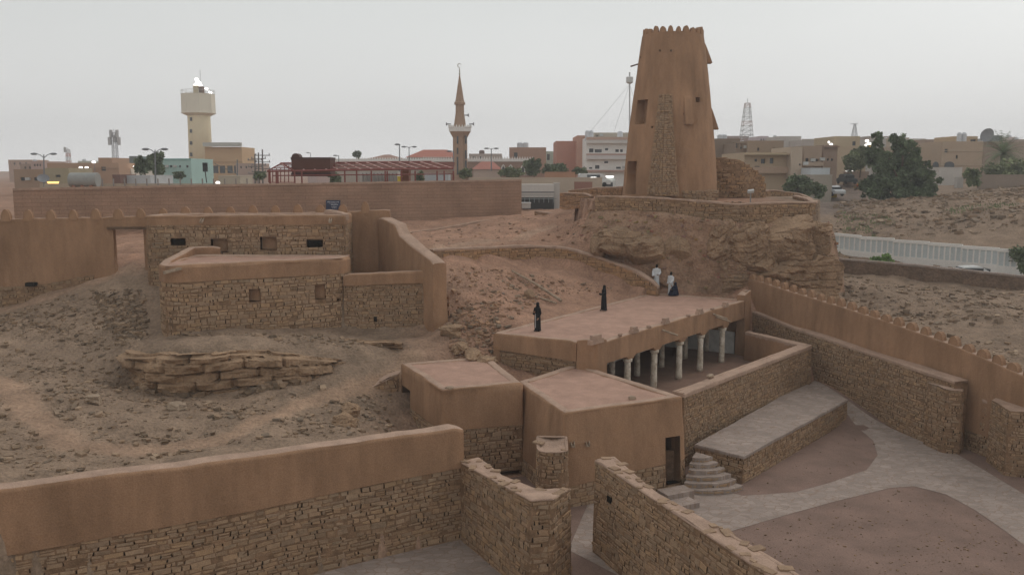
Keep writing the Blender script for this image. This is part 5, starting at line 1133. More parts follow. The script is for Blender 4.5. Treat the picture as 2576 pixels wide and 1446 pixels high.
# ------------------------------------------------------------------ far town
TPX = {}
def tint_box(mb, a, b, c, m=0): mb.box(a, b, m, c)
def house(name, label, u0, u1, vt, vb, Y, dp, col, wins=(), cat='building', rim=True, extra=None, zb=None, tanks=(), group=None, bands=(), arch=False, side=None, wincol=None):
    a = ay(u0, vb, Y); b = ay(u1, vt, Y); z0 = min(a[2], tz((a[0]+b[0])/2, Y))-.6 if zb is None else zb; z1 = b[2]; x0, x1 = a[0], b[0]
    rt = thing(name, label, cat, ((x0+x1)/2, Y, z0), group)
    xs = sorted({x0, x1}); zs = sorted({z0, z1}); W = []
    for (wu0, wu1, wv0, wv1) in wins:
        p = ay(wu0, wv1, Y); q = ay(wu1, wv0, Y); W.append((p[0], q[0], p[2], q[2]))
    xs = sorted({x0, x1} | {w_[0] for w_ in W} | {w_[1] for w_ in W}); zs = sorted({z0, z1} | {w_[2] for w_ in W} | {w_[3] for w_ in W})
    mb = MB()
    for i in range(len(xs)-1):
        for j in range(len(zs)-1):
            xm = (xs[i]+xs[i+1])/2; zm = (zs[j]+zs[j+1])/2
            if any(w_[0] < xm < w_[1] and w_[2] < zm < w_[3] for w_ in W): continue
            mb.add([(xs[i],Y,zs[j]),(xs[i+1],Y,zs[j]),(xs[i+1],Y,zs[j+1]),(xs[i],Y,zs[j+1])], [(0,1,2,3)], 0, col)
    for w_ in W: mb.add([(w_[0],Y,w_[2]),(w_[1],Y,w_[2]),(w_[1],Y,w_[3]),(w_[0],Y,w_[3]),(w_[0],Y+.3,w_[2]),(w_[1],Y+.3,w_[2]),(w_[1],Y+.3,w_[3]),(w_[0],Y+.3,w_[3])], [(0,4,5,1),(3,2,6,7),(0,3,7,4),(1,5,6,2)], 0, col)
    rz = z1-(.6 if rim else 0)
    mb.add([(x0,Y,z0),(x1,Y,z0),(x1,Y+dp,z0),(x0,Y+dp,z0),(x0,Y,z1),(x1,Y,z1),(x1,Y+dp,z1),(x0,Y+dp,z1)], [(1,2,6,5),(2,3,7,6),(3,0,4,7)], 0, col)
    t = .25
    if rim:
        I = [(x0+t,Y+t),(x1-t,Y+t),(x1-t,Y+dp-t),(x0+t,Y+dp-t)]; O = [(x0,Y),(x1,Y),(x1,Y+dp),(x0,Y+dp)]
        for k in range(4):
            k2 = (k+1) % 4; mb.add([(*O[k],z1),(*O[k2],z1),(*I[k2],z1),(*I[k],z1),(*I[k],rz),(*I[k2],rz)], [(0,1,2,3),(3,2,5,4)], 0, tuple(c*1.08 for c in col))
        mb.add([(*I[0],rz),(*I[1],rz),(*I[2],rz),(*I[3],rz)], [(0,1,2,3)], 0, tuple(c*.95 for c in col))
    else: mb.add([(x0,Y,z1),(x1,Y,z1),(x1,Y+dp,z1),(x0,Y+dp,z1)], [(0,1,2,3)], 0, col)
    mb.build('wall', M['paint'], rt)
    for w_ in W:
        f = MB(); fr = wincol or (.5, .46, .42); e = .06*Y/150
        f.box((w_[0]-e,Y-.05,w_[2]-e*1.5),(w_[1]+e,Y+.02,w_[2]),0,tuple(c*1.12 for c in col)); wo = f.build('window', M['paint'], rt)
        g = MB(); g.add([(w_[0],Y+.28,w_[2]),(w_[1],Y+.28,w_[2]),(w_[1],Y+.28,w_[3]),(w_[0],Y+.28,w_[3])], [(0,1,2,3)]); g.build('pane', M['glass'], wo)
    for w_ in W:
        if rnd.random() < .35 and Y < 200:
            f = MB(); xa = w_[1]+.25; f.box((xa,Y-.35,w_[2]+.1),(xa+.7,Y-.004,w_[2]+.55),0,(.5,.5,.48)); f.build('air_conditioner', M['metal'], rt)
    for (v0, v1, pr, c) in bands:
        p = ay(u0, v1, Y)[2]; q = ay(u0, v0, Y)[2]; mb = MB(); mb.box((x0-.1,Y-pr,p),(x1+.1,Y+.0-.003,q),0,c); mb.build('balcony' if pr > .5 else 'band', M['paint'], rt)
    for (uc, wd_, vt_, c) in tanks:
        p = ay(uc, vt_, Y+2); h_ = max(.5, p[2]-z1+.6); r_ = wd_/2/F*Y; tk = thing('water_tank', 'small rooftop tank '+TPX.setdefault('k', ['on the '])[0]+label.split(' with')[0].split(' behind')[0], 'tank', (p[0], Y+2, rz)) if False else None
        mb = MB(); mb.lathe((p[0], Y+2, rz), [(r_*.96, 0), (r_, .08), (r_, h_*.85), (r_*.6, h_*.97), (r_*.2, h_)], 12, 0, c); mb.build('roof_tank', M['metal'], rt)
    if extra: extra(rt, x0, x1, z0, z1)
    return rt
BE = (.48,.37,.26); BR_ = (.36,.25,.175); PK = (.56,.32,.24); OR = (.56,.39,.26); PL = (.60,.55,.48); WH = (.80,.78,.74); GY = (.3,.28,.26); TE = (.36,.50,.46)
WT = (.62,.63,.65)
# --- long block wall behind the left buildings
a = ay(32,480,72); b = ay(1312,456,90); a2 = ay(14,480,71.8)
rt = thing('block_wall', 'very long reddish block boundary wall across the middle distance', 'wall', (a[0], a[1], 8))
ang = math.atan2(b[1]-a[1], b[0]-a[0]); Lw = math.hypot(b[0]-a[0], b[1]-a[1])
mb = MB(); mb.box((0,0,-1.5),(Lw,.35,a[2]-8)); mb.add([(0,0,a[2]-8),(Lw,0,a[2]-8),(Lw,.35,a[2]-8),(0,.35,a[2]-8),(0,0,a[2]-7.99),(Lw,0,b[2]-8),(Lw,.35,b[2]-8),(0,.35,a[2]-7.99)], [(0,1,5,4),(1,2,6,5),(2,3,7,6),(4,5,6,7)])
o = mb.build('block_courses', M['block']); o.parent = rt; rt.rotation_euler = (0, 0, ang)
mb = MB(); mb.add([(0,-.06,a[2]-8+.01),(Lw,-.06,b[2]-8+.01),(Lw,.41,b[2]-8+.01),(0,.41,a[2]-8+.01),(0,-.06,a[2]-8+.2),(Lw,-.06,b[2]-8+.2),(Lw,.41,b[2]-8+.2),(0,.41,a[2]-8+.2)], [(0,1,5,4),(1,2,6,5),(2,3,7,6),(3,0,4,7),(4,5,6,7)]); o = mb.build('coping', M['cap']); o.parent = rt
def on_wall(u):
    d = ray(u, 470); D = np.array([b[0]-a[0], b[1]-a[1]]); k = np.linalg.solve(np.array([[d[0], -D[0]], [d[1], -D[1]]]), np.array([a[0], a[1]])); return d[0]*k[0], d[1]*k[0]
# sign on it
p = on_wall(841); z0 = ay(841,527,p[1])[2]; z1 = ay(841,503,p[1])[2]; sg = thing('sign', 'dark blue sign board with white writing on the long block wall', 'sign', (p[0], p[1]-.1, z0)); hw = 17.5/F*p[1]*1.02
mb = MB(); mb.box((p[0]-hw,p[1]-.75,z0),(p[0]+hw,p[1]-.7,z1),0,(.045,.055,.10)); mb.build('board', M['metal'], sg)
mb = MB(); rg = random.Random(4); hz = z1-z0
for (zf, wf, hf, off) in ((.80,.78,.10,.0),(.66,.6,.05,.05),(.52,.5,.09,.2),(.32,.45,.07,.2),(.16,.38,.05,.22)):
    x = p[0]-hw*wf+off*hw
    xe = p[0]+hw*wf+off*hw*.6; z = z0+hz*zf
    while x < xe:
        w_ = rg.uniform(.05,.13); mb.box((x,p[1]-.765,z-hf*hz*.25),(min(x+w_,xe),p[1]-.752,z+hf*hz*.1),0,(.75,.77,.8))
        if rg.random() < .6: mb.box((x+w_*.3,p[1]-.764,z-hf*hz*.2),(x+w_*.3+.022,p[1]-.752,z+hf*hz*rg.uniform(.3,.9)),0,(.75,.77,.8))
        if rg.random() < .5: q_ = x+w_*.5; zz = z+hf*hz*rg.choice((-.6,.6)); mb.box((q_,p[1]-.763,zz),(q_+.025,p[1]-.752,zz+.02),0,(.75,.77,.8))
        x += w_+rg.uniform(.005,.03)
mb.build('lettering', M['metal'], sg)
# --- low buildings behind at the far left
TINY = lambda *q: [q]
house('low_building','brown flat building at the far left edge with a leaning lamp in front',37,124,426,470,150,14,BR_,[(52,62,446,455),(86,96,446,455)])
house('low_building','orange-brown long building with raised middle block',122,298,410,470,165,16,(.44,.29,.20),[(138,146,428,436),(196,210,428,440),(214,226,428,440),(255,266,420,430)],bands=[(423,425,.15,BR_)])
house('low_building','small raised orange block on top of the long orange-brown building',248,281,397,416,175,8,(.43,.28,.19))
house('low_building','yellowish annex in front of the orange-brown building',116,172,423,472,140,8,(.36,.31,.21),[(140,152,440,446)])
house('low_building','grey low building right of the orange-brown one',298,330,424,470,170,10,PL,[(304,310,436,442)])
house('pale_kiosk','tiny pale far building at the left horizon',40,76,412,430,330,12,PL)
house('teal_building','pale teal two storey building behind the leafy trees',334,480,399,470,190,14,(.38,.56,.52),[(409,414,416,422),(427,433,416,422),(450,455,416,422),(468,474,416,422)],bands=[(399,402,.2,(.2,.42,.4))])
house('teal_building','dark grey-green end block of the teal building',329,342,393,470,188,14,(.20,.22,.21))
# silver storage tank on saddles
tk = thing('storage_tank', 'large silver horizontal storage tank behind the block wall', 'tank', ay(212,470,92)); mb = MB(); q0 = ay(178,453,92); q1 = ay(247,453,92); r = 18/F*92
mb.tube([(q0[0],92,q0[2]),(q0[0]+.02,92,q0[2]),(q1[0]-.02,92.0,q1[2]),(q1[0],92,q1[2])],[r*.96,r,r,r*.96],28,0,(.33,.33,.31)); mb.build('tank_body', M['metal'], tk, smooth=False)
for u in (190,212,234):
    q = ay(u,453,92); mb = MB(); mb.box((q[0]-.15,91.4,10),(q[0]+.15,92.6,q[2]-r*.7),0,(.3,.15,.1)); mb.build('saddle', M['metal'], tk)
# yard fence, kiosks, kit behind the block wall
def slab(name, label, cat, u0, u1, v0, v1, Y, dp, col, m='paint', zb=None, group=None):
    p = ay(u0, v1, Y); q = ay(u1, v0, Y); mb = MB(); z0 = p[2] if zb is None else zb; mb.box((p[0],Y,z0),(q[0],Y+dp,q[2]),0,col)
    for e in (0,): mb.box((p[0]-.04,Y-.04,q[2]+.003),(q[0]+.04,Y+dp+.04,q[2]+.08),0,tuple(c*1.1 for c in col))
    return tag(mb.build(name, M[m], loc=((p[0]+q[0])/2, Y, z0)), label, cat, group)
yf = thing('yard_fence', 'low beige yard wall with short posts behind the block wall', 'fence', ay(440,470,96)); mb = MB(); p = ay(100,470,98); q = ay(700,462,98); mb.box((p[0],98,9.5),(q[0],98.2,q[2]),0,(.46,.38,.29)); mb.build('fence_wall', M['paint'], yf)
for k in range(15):
    u = 258+k*28; q = ay(u,461,97.9); mb = MB(); mb.box((q[0]-.06,97.8,q[2]-.7),(q[0]+.06,97.9,q[2]+.5),0,(.3,.27,.25)); mb.build('post', M['paint'], yf)
slab('box_sign','small lit yellow shop sign at the far left','sign',120,144,459,466,99,.3,(1,.72,.35),'lampy')
slab('kiosk','beige windowless utility kiosk right of the water tower','kiosk',550,604,444,468,105,5,(.46,.41,.33),zb=9)
slab('container','white flat low shed roof behind the yard wall','shed',300,378,443,452,120,8,(.5,.52,.53),zb=9)
slab('container','dark low container left of the white shed roof','container',283,302,441,450,118,5,(.2,.12,.1),zb=9)
def dish(label, u, v, Y, r, tilt=(.5,-.7,.5)):
    q = ay(u, v, Y); t = thing('satellite_dish', label, 'satellite dish', (q[0], Y, q[2]-r*1.3)); d = Vector(tilt).normalized(); a = d.cross(Vector((0,0,1))).normalized(); b2 = a.cross(d); mb = MB(); vs = []; fs = []
    for j in range(4):
        rr = r*j/3 if j else .001
        for k in range(14): c = Vector(q)+d*(.35*r*(j/3)**2)+rr*(math.cos(k*.4488)*a+math.sin(k*.4488)*b2); vs.append(tuple(c))
    for j in range(3):
        for k in range(14): fs.append((j*14+k, j*14+(k+1) % 14, (j+1)*14+(k+1) % 14, (j+1)*14+k))
    mb.add(vs, fs, 0, (.25,.25,.26)); mb.build('dish', M['metal'], t); mb = MB(); mb.tube([(q[0],Y,q[2]-r*1.3),(q[0],Y,q[2])], .05, 6, 0, (.3,.3,.3)); mb.build('post', M['metal'], t)
dish('big dark satellite dish behind the block wall at far left', 109, 452, 96, .62, (.3,-.6,.7))
# --- water tower
WY = 260; q = ay(502, 466, WY); wt = thing('water_tower', 'tall cream concrete water tower with an eight-sided tank', 'water tower', (q[0], WY, 9.5)); wx = ay(500,285,WY)[0]; zt_ = ay(500,237,WY)[2]; zn = ay(500,285,WY)[2]
rs = 27.0/F*WY; mb = MB(); mb.lathe((wx,WY,9.5), [(rs*1.06,0),(rs,zn-9.5-1.2),(rs*1.02,zn-9.5)], 20, 0, (.80,.71,.50)); mb.build('shaft', M['paint'], wt, smooth=True)
rk = 40.5/F*WY; mb = MB(); mb.lathe((wx,WY,zn-.9), [(rs,0),(rk*.8,.35),(rk*1.02,.8),(rk*1.02,1.0),(rk,1.05),(rk*.985,zt_-zn+.9-.2),(rk*1.0,zt_-zn+.9)], 8, 0, (.74,.69,.57), rot=R(-68)); mb.build('tank', M['paint'], wt)
for v in (300,330,360,389,417,446):
    q = ay(481,v,WY-rs*.93); mb = MB(); mb.box((q[0]-.35,WY-rs*.98,q[2]-.5),(q[0]+.3,WY-rs*.5,q[2]+.5)); mb.build('window', M['glass'], wt)
mb = MB(); q = ay(494,236,WY); mb.box((wx-.9,WY-1.2,zt_-.1),(wx+.6,WY+1.2,zt_+2.3),0,(.5,.42,.3)); mb.box((wx+.6,WY-1,zt_-.1),(wx+1.6,WY+1,zt_+2.1),0,(.14,.09,.07)); mb.build('cabin', M['paint'], wt)
mb = MB(); pts = [(wx+rk*.97*math.cos(2*math.pi*k/16), WY+rk*.97*math.sin(2*math.pi*k/16), zt_+1.0) for k in range(17)]; mb.tube(pts, .06, 5, 0, (.6,.6,.58))
for p_ in pts[:-1]: mb.tube([(p_[0],p_[1],zt_),p_], .05, 4, 0, (.6,.6,.58))
mb.build('railing', M['metal'], wt)
mb = MB(); q = ay(503,176,WY); mb.tube([(q[0],WY,zt_+2),(q[0],WY,q[2])], .07, 5, 0, (.4,.4,.4)); mb.build('antenna', M['metal'], wt)
for k, (u, v) in enumerate([(494,200),(497,206),(501,209),(493,213),(499,214),(504,215),(490,217)]):
    q = ay(u,v,WY-.6); mb = MB(); mb.lathe((q[0],q[1],q[2]-.35),[(.3,0),(.55,.2),(.55,.5),(.3,.7)],8); mb.build('lit_lamp', M['lampw'], wt)
mb = MB(); q = ay(494,205,WY); mb.tube([(q[0]-.3,WY,zt_+2.2),(q[0],WY,q[2])], .2, 6, 0, (.35,.2,.13)); mb.build('lamp_frame', M['metal'], wt)
for (u, v) in ((522,225),(532,234)):
    q = ay(u,v,WY); mb = MB(); mb.obox((q[0],WY-1,q[2]), (.45,0,-.1), (0,.15,0), (.08,0,.28)); mb.build('lit_lamp', M['lampw'], wt)
house('orange_building','orange-beige two storey building with flat white roof beside the water tower',519,608,370,466,240,12,(.56,.38,.22),[(536,549,417,436),(553,566,417,436),(572,585,417,436),(589,603,417,436)],bands=[(359,369,1.2,(.5,.5,.46)),(406,409,.2,(.46,.30,.17))],wincol=WH)
# traffic light and power poles
tl = thing('traffic_light', 'dark traffic light on a curved mast before the orange building', 'traffic light', ay(597,462,110)); mb = MB(); mb.tube([ay(597,466,110),ay(597,402,110)], .08, 6, 0, (.2,.2,.2)); mb.tube([ay(597,438,110),ay(540,412,110)], .05, 6, 0, (.2,.2,.2)); mb.tube([ay(520,460,110),ay(516,430,110)],.07,6,0,(.1,.1,.1)); mb.build('mast', M['metal'], tl); p = ay(516,420,110); mb = MB(); mb.box((p[0]-.25,109.8,p[2]-.6),(p[0]+.25,110.2,p[2]+.5),0,(.03,.03,.03)); mb.build('signal_head', M['metal'], tl)
for (u, v0, v1, lb) in ((660,376,455,'taller wooden power pole with three crossarms'),(641,388,455,'shorter power pole with crossarms left of the taller one'),(650,384,452,'slim power pole between two others')):
    pp = thing('power_pole', lb, 'pole', ay(u,v1,135)); p0 = ay(u,v1,135); p1 = ay(u,v0,135); mb = MB(); mb.tube([(p0[0],135,9.5),p1], [.16,.1], 6, 0, (.2,.18,.17)); mb.build('pole', M['metal'], pp)
    for z in (.9,1.9,2.9): mb = MB(); mb.box((p1[0]-1.1,134.9,p1[2]-z-.06),(p1[0]+1.1,135.1,p1[2]-z+.06),0,(.2,.18,.17)); [mb.lathe((p1[0]+dx,135,p1[2]-z+.06),[(.07,0),(.09,.12),(.04,.25)],6,0,(.3,.3,.3)) for dx in (-1,0,1)]; mb.build('crossarm', M['metal'], pp)
# street lamps
def lamp(label, u, vt, vb, Y, kind, arm=26, lit=False):
    t = thing('street_lamp', label, 'street lamp', (ay(u,vb,Y)[0], Y, ay(u,vb,Y)[2]-1.5), 'street lamps along the far road'); p0 = ay(u,vb,Y); p1 = ay(u,vt,Y); g = (.22,.23,.24); k = Y/F; mb = MB()
    mb.tube([(p0[0],Y,p0[2]-1.5),(p1[0],Y,p1[2])], [.13,.07], 8, 0, g); mb.build('pole', M['metal'], t)
    for s in ((-1, 1) if kind == 2 else (-1,)):
        w_ = arm*k; mb = MB(); rise = w_*.22 if kind == 2 and arm > 20 else 0
        mb.tube([(p1[0],Y,p1[2]-w_*.3),(p1[0]+s*w_*.35,Y,p1[2]-w_*.02),(p1[0]+s*w_*.7,Y,p1[2]+rise*.4)], .05, 6, 0, g); mb.build('arm', M['metal'], t)
        mb = MB(); hx = p1[0]+s*w_*.86; mb.lathe((hx,Y,p1[2]+rise*.4-.10), [(.12,-.1),(.3,0),(.26,.12),(.1,.2)], 8, 0, g, sx=1.7, sy=.8); mb.build('lamp_head', M['metal'], t)
for (lb, u, vt, vb, Y, kd, arm) in [('double street lamp with curved arms at the far left',110,389,455,120,2,28),('double street lamp rising from the leafy trees',390,377,462,110,2,27),('double street lamp with short arms left of the red hip roof',1029,369,410,170,2,15),('single round-headed street lamp beside the double one',1005,363,410,150,1,6),('double street lamp right of the minaret',1236,373,410,170,2,14),('small single lamp above the steel shed tank',852,391,408,200,1,10),('faint tiny lamp left of the single one over the shed',781,384,408,260,1,8),('lamp standing at the right side of the minaret shaft',1141,380,455,150,1,12)]: lamp(lb, u, vt, vb, Y, kd, arm)
# lattice masts
def mast(label, u, vt, vb, Y, w0, w1, cols=((.5,.5,.5),), drums=(), n=9, legs=3):
    t = thing('lattice_mast', label, 'mast', (ay(u,vb,Y)[0], Y, ay(u,vb,Y)[2])); p0 = ay(u,vb,Y); p1 = ay(u,vt,Y); x = p0[0]; mb = MB(); H_ = p1[2]-p0[2]
    lv_ = [(p0[2]-3+(H_+3)*k/n, (w0+(w1-w0)*k/n)/2) for k in range(n+1)]
    for k in range(n):
        (z0, a0), (z1, a1) = lv_[k], lv_[k+1]; c = cols[k % len(cols)]; P0 = [(x-a0,Y-a0,z0),(x+a0,Y-a0,z0),(x+a0,Y+a0,z0),(x-a0,Y+a0,z0)]; P1 = [(x-a1,Y-a1,z1),(x+a1,Y-a1,z1),(x+a1,Y+a1,z1),(x-a1,Y+a1,z1)]; r_ = max(.035, .00022*Y)
        for j in range(4): mb.tube([P0[j],P1[j]], r_*1.3, 4, 0, c, False); mb.tube([P0[j],P1[(j+1) % 4]], r_*.8, 4, 0, c, False); mb.tube([P0[(j+1) % 4],P1[j]], r_*.8, 4, 0, c, False); mb.tube([P1[j],P1[(j+1) % 4]], r_*.8, 4, 0, c, False)
    mb.build('lattice', M['metal'], t)
    mb = MB(); mb.tube([(x,Y,p1[2]),(x,Y,p1[2]+H_*.12)], .00025*Y, 5, 0, (.4,.4,.4)); mb.build('antenna', M['metal'], t)
    for (f, dx, sz) in drums:
        mb = MB(); mb.box((x+dx-sz*.35,Y-.4,p0[2]+H_*f-sz),(x+dx+sz*.35,Y+.4,p0[2]+H_*f+sz),0,(.5,.5,.5)); mb.build('panel_antenna', M['metal'], t)
mast('grey lattice telecom mast with panel antennas left of the leafy trees',291,334,410,300,1.6,1.2,((.36,.36,.38),),((.97,-1,1.2),(.97,1,1.2),(.72,-1.6,1.3),(.72,1.5,1.3),(.8,.2,1.2)),8)
mast('red and white lattice mast low on the left horizon',173,376,412,320,1.5,1.0,((.5,.25,.2),(.6,.6,.6)),((.98,-1,.9),),6)
mast('red and white lattice tower right of the watchtower',1877,260,362,300,4.6,1.6,((.5,.5,.5),(.55,.54,.53),(.48,.34,.30),(.5,.5,.5)),(),11)
mast('far faint pylon with crossarm on the right skyline',2149,312,345,520,3.6,.8,((.5,.5,.52),),(),5)
q = ay(2149,312,520); mb = MB(); mb.box((q[0]-2.2,519.8,q[2]-.2),(q[0]+2.2,520.2,q[2]+.15),0,(.4,.4,.42)); tag(mb.build('crossarm', M['metal'], loc=q), 'thin crossarm on top of the faint far pylon', 'crossarm')
gm = thing('guyed_mast', 'slim guyed mast with a white drum platform left of the watchtower', 'mast', ay(1584,335,150)); mb = MB(); mb.tube([ay(1584,345,150),ay(1584,182,150)], .12, 6, 0, (.55,.55,.55)); mb.build('pole', M['metal'], gm)
p = ay(1584,201,150); mb = MB(); mb.lathe((p[0],150,p[2]-.45), [(.3,-.2),(.58,0),(.58,.85),(.5,.9)], 12, 0, (.62,.62,.6)); mb.build('drum', M['metal'], gm)
for (u, v) in ((1485,332),(1545,332),(1620,335)): mb = MB(); mb.tube([ay(1584,212,150),ay(u,v,150)], .022, 4, 0, (.5,.5,.5)); mb.build('guy_wire', M['metal'], gm)
# --- steel shed with rusty tank
SY = 94.0; sh = thing('steel_shed', 'long bare rusty steel shed frame with sloping rafters', 'shed', ay(900,470,SY)); rust = (.26,.085,.07); pk = (.60,.38,.34)
def P3(u, v, Y): return ay(u, v, Y)
ub = [676,746,822,898,972,1045,1118,1141]
mb = MB()
for u in (680,696,742,760,868,898,935,970,1010,1045,1100,1118,1141):
    p = P3(u,470,SY); q = P3(u,430,SY); mb = MB(); mb.tube([(p[0],SY,8.5),(p[0],SY,q[2])], .09, 5, 0, rust); mb.build('post', M['metal'], sh)
for u in (700,760,868,975,1045): p = P3(u,470,SY+7); mb = MB(); mb.tube([(p[0],SY+7,8.5),(p[0],SY+7,P3(u,430,SY)[2])], .09, 5, 0, rust); mb.build('post', M['metal'], sh)
mb = MB(); mb.tube([P3(672,431,SY),P3(1141,424,SY)], .1, 5, 0, rust); mb.tube([P3(686,442,SY),P3(1141,438,SY)], .06, 5, 0, rust); mb.tube([P3(676,459,SY),P3(740,459,SY)], .04, 4, 0, rust); e0 = P3(705,411,SY+3.5); e1 = P3(1085,407,SY+3.5); mb.tube([e0,e1], .1, 5, 0, rust)
mb.tube([P3(745,473,SY-1.2),P3(1120,463,SY-1.2)], .07, 5, 0, rust)
for k in range(4): t = .2+.2*k; z_ = lambda A, B: tuple(A[i]*(1-t)+B[i]*t for i in range(3)); mb.tube([z_(P3(672,431,SY),e0), z_(P3(1141,424,SY),(P3(1141,424,SY)[0],e1[1],e1[2]))], .05, 4, 0, rust)
mb.build('beams', M['metal'], sh)
for k in range(15):
    f = k/14; ut = 705+(1085-705)*f; ul = 742+(1141-742)*f; mb = MB(); mb.tube([P3(ut,411-4*f,SY+3.5),P3(min(ul,1141),431-7*f,SY)], .08, 5, 0, pk); mb.build('rafter', M['metal'], sh)
mb = MB()
for k in range(6): u = 676+k*10; mb.tube([P3(u,459,SY),P3(u,429-k*2.5,SY)], .05, 4, 0, rust)
mb.tube([P3(672,431,SY),P3(710,410,SY)], .07, 5, 0, rust); mb.tube([P3(710,410,SY),P3(738,429,SY)], .07, 5, 0, rust); mb.build('gable_truss', M['metal'], sh)
SB = SY+.6; p = P3(734,444,SB); q = P3(830,396,SB); tk = thing('rusty_tank', 'dark rusty box-shaped tank standing inside the steel shed', 'tank', ((p[0]+q[0])/2, SB, p[2])); mb = MB(); mb.box((p[0],SB,p[2]),(q[0],SB+2.7,q[2]),0,(.12,.05,.035)); mb.box((p[0]-.05,SB-.05,p[2]),(q[0]+.05,SB,p[2]+.35),0,(.07,.03,.03)); mb.box((p[0]-.05,SB-.05,q[2]-.25),(q[0]+.05,SB+2.75,q[2]),0,(.09,.045,.04)); mb.build('tank_body', M['metal'], tk)
mb = MB(); q2 = P3(742,396,SB); mb.tube([(q2[0],SB+.2,q2[2]),(q2[0],SB+1.6,q2[2])], .42, 14, 0, (.11,.06,.05)); mb.build('round_drum', M['metal'], tk)
slab('rusty_cabin','small rusty red cabin under the right end of the shed','cabin',1010,1028,430,462,SY+2,2,(.2,.09,.06),zb=9)
slab('yellow_cabinet','bright yellow cabinet beside the rusty red cabin','cabinet',1000,1009,446,460,SY+1,.8,(.75,.62,.08),zb=9)
# --- minaret
MY = 190; mx_ = ay(1158,440,MY)[0]; mn = thing('minaret', 'slender brown brick minaret with white crenellated balcony and cone top', 'minaret', (mx_, MY, 9.5)); k = MY/F
def zz(v): return ay(1158,v,MY)[2]
mc = (.38,.25,.17)
mb = MB(); mb.lathe((mx_,MY,0), [(19.5*k,9.5),(18.8*k,zz(347)),(27.5*k,zz(332))], 8, 0, mc, rot=R(22.5)); mb.lathe((mx_,MY,0), [(15.5*k,zz(320)),(15.3*k,zz(312)),(11.2*k,zz(285)),(11*k,zz(262))], 8, 0, mc, rot=R(22.5)); mb.lathe((mx_,MY,0), [(14.2*k,zz(264)),(14.4*k,zz(259)),(12*k,zz(256)),(10.5*k,zz(250)),(1*k,zz(187))], 8, 0, mc, rot=R(22.5)); mb.build('shaft', M['paint'], mn)
mb = MB(); mb.lathe((mx_,MY,0), [(27.5*k,zz(332)+.003),(29*k,zz(331)),(29*k,zz(321)),(27*k,zz(321)),(26.5*k,zz(326)),(.1,zz(326))], 8, 0, WH, rot=R(22.5)); mb.build('balcony', M['paint'], mn)
for j in range(24): a_ = 2*math.pi*j/24; mb = MB(); c = Vector((mx_+27*k*math.cos(a_), MY+27*k*math.sin(a_), zz(318))); t_ = Vector((-math.sin(a_), math.cos(a_), 0)); mb.add([tuple(c-t_*.26-Vector((0,0,.35))),tuple(c+t_*.26-Vector((0,0,.35))),tuple(c+Vector((0,0,.28))),tuple(c-t_*.26-Vector((0,0,.35))+Vector((math.cos(a_)*.15,math.sin(a_)*.15,0))),tuple(c+t_*.26-Vector((0,0,.35))+Vector((math.cos(a_)*.15,math.sin(a_)*.15,0))),tuple(c+Vector((math.cos(a_)*.15,math.sin(a_)*.15,.28)))], [(0,2,1),(3,4,5),(0,3,5,2),(1,2,5,4)], 0, WH); mb.build('balcony_tooth', M['paint'], mn)
mb = MB(); mb.lathe((mx_,MY,0), [(1.2*k,zz(190)),(2.4*k,zz(186)),(1*k,zz(182)),(2*k,zz(178)),(.8*k,zz(174)),(.5*k,zz(170))], 8, 0, (.5,.48,.4)); ring = [(mx_+4.5*k*math.cos(t), MY, zz(165.5)+4.5*k*math.sin(t)) for t in [R(-60+ -j*30) for j in range(11)]]; mb.tube(ring, [.03,.06,.08,.09,.1,.1,.09,.08,.06,.04,.02], 6, 0, (.5,.48,.4)); mb.build('crescent_finial', M['metal'], mn)
for (u, v0, v1) in ((1149,340,362),(1149,372,388),(1149,395,440),(1170,342,362),(1170,378,400),(1170,404,440)): p = ay(u,v1,MY-18*k); q = ay(u+4,v0,MY-18*k); mb = MB(); mb.box((p[0],MY-19.2*k,p[2]),(q[0],MY-15*k,q[2])); mb.build('slit_window', M['glass'], mn)
for (u, v, s) in ((1176,291,1),(1127,313,-1),(1189,313,1)):
    p = ay(u,v,MY); mb = MB(); mb.tube([(p[0]-s*.7,MY-1,p[2]),(p[0],MY-1,p[2]),(p[0]+s*.35,MY-1,p[2])], [.1,.12,.42], 8, 0, (.3,.3,.32)); mb.build('loudspeaker', M['metal'], mn)
# --- mosque hall and red roofs
def crenels(rt, u0, u1, v, Y, n, col=WH, h_=6, w_=.75):
    k = Y/F
    for j in range(n): u = u0+(u1-u0)*(j+.5)/n; p = ay(u,v,Y); ww = (u1-u0)/n*k*w_/2; mb = MB(); mb.add([(p[0]-ww,Y,p[2]),(p[0]+ww,Y,p[2]),(p[0],Y,p[2]+h_*k),(p[0]-ww,Y+.25,p[2]),(p[0]+ww,Y+.25,p[2]),(p[0],Y+.25,p[2]+h_*k)], [(0,1,2),(3,5,4),(0,2,5,3),(1,4,5,2)], 0, col); mb.build('crenel', M['paint'], rt)
m1 = house('mosque', 'long brick-coloured mosque wing with white crenellated parapet and arched windows', 1062, 1343, 405, 462, 200, 26, (.36,.24,.18), [(1263,1269,421,440),(1281,1288,421,440),(1312,1319,421,440),(1327,1333,421,440)])
def band(rt, u0, u1, v0, v1, Y, pr, col, nm='parapet'): p = ay(u0,v1,Y); q = ay(u1,v0,Y); mb = MB(); mb.box((p[0],Y-pr,p[2]),(q[0],Y-.01,q[2]),0,col); mb.build(nm, M['paint'], rt)
band(m1,1062,1343,400,407,200,.3,WH); crenels(m1,1062,1343,400,199.8,44,WH,6.5)
for u in (1266,1284.5,1315.5,1330): 
    mb = MB(); k = 200/F
    pts = [ (u-4.5,441),(u-4.5,424),(u-3,419),(u,415),(u+3,419),(u+4.5,424),(u+4.5,441)]
    mb.tube([ay(a_,b_,199.85) for a_, b_ in pts], .13, 4, 0, WH); mb.build('arch_trim', M['paint'], m1)
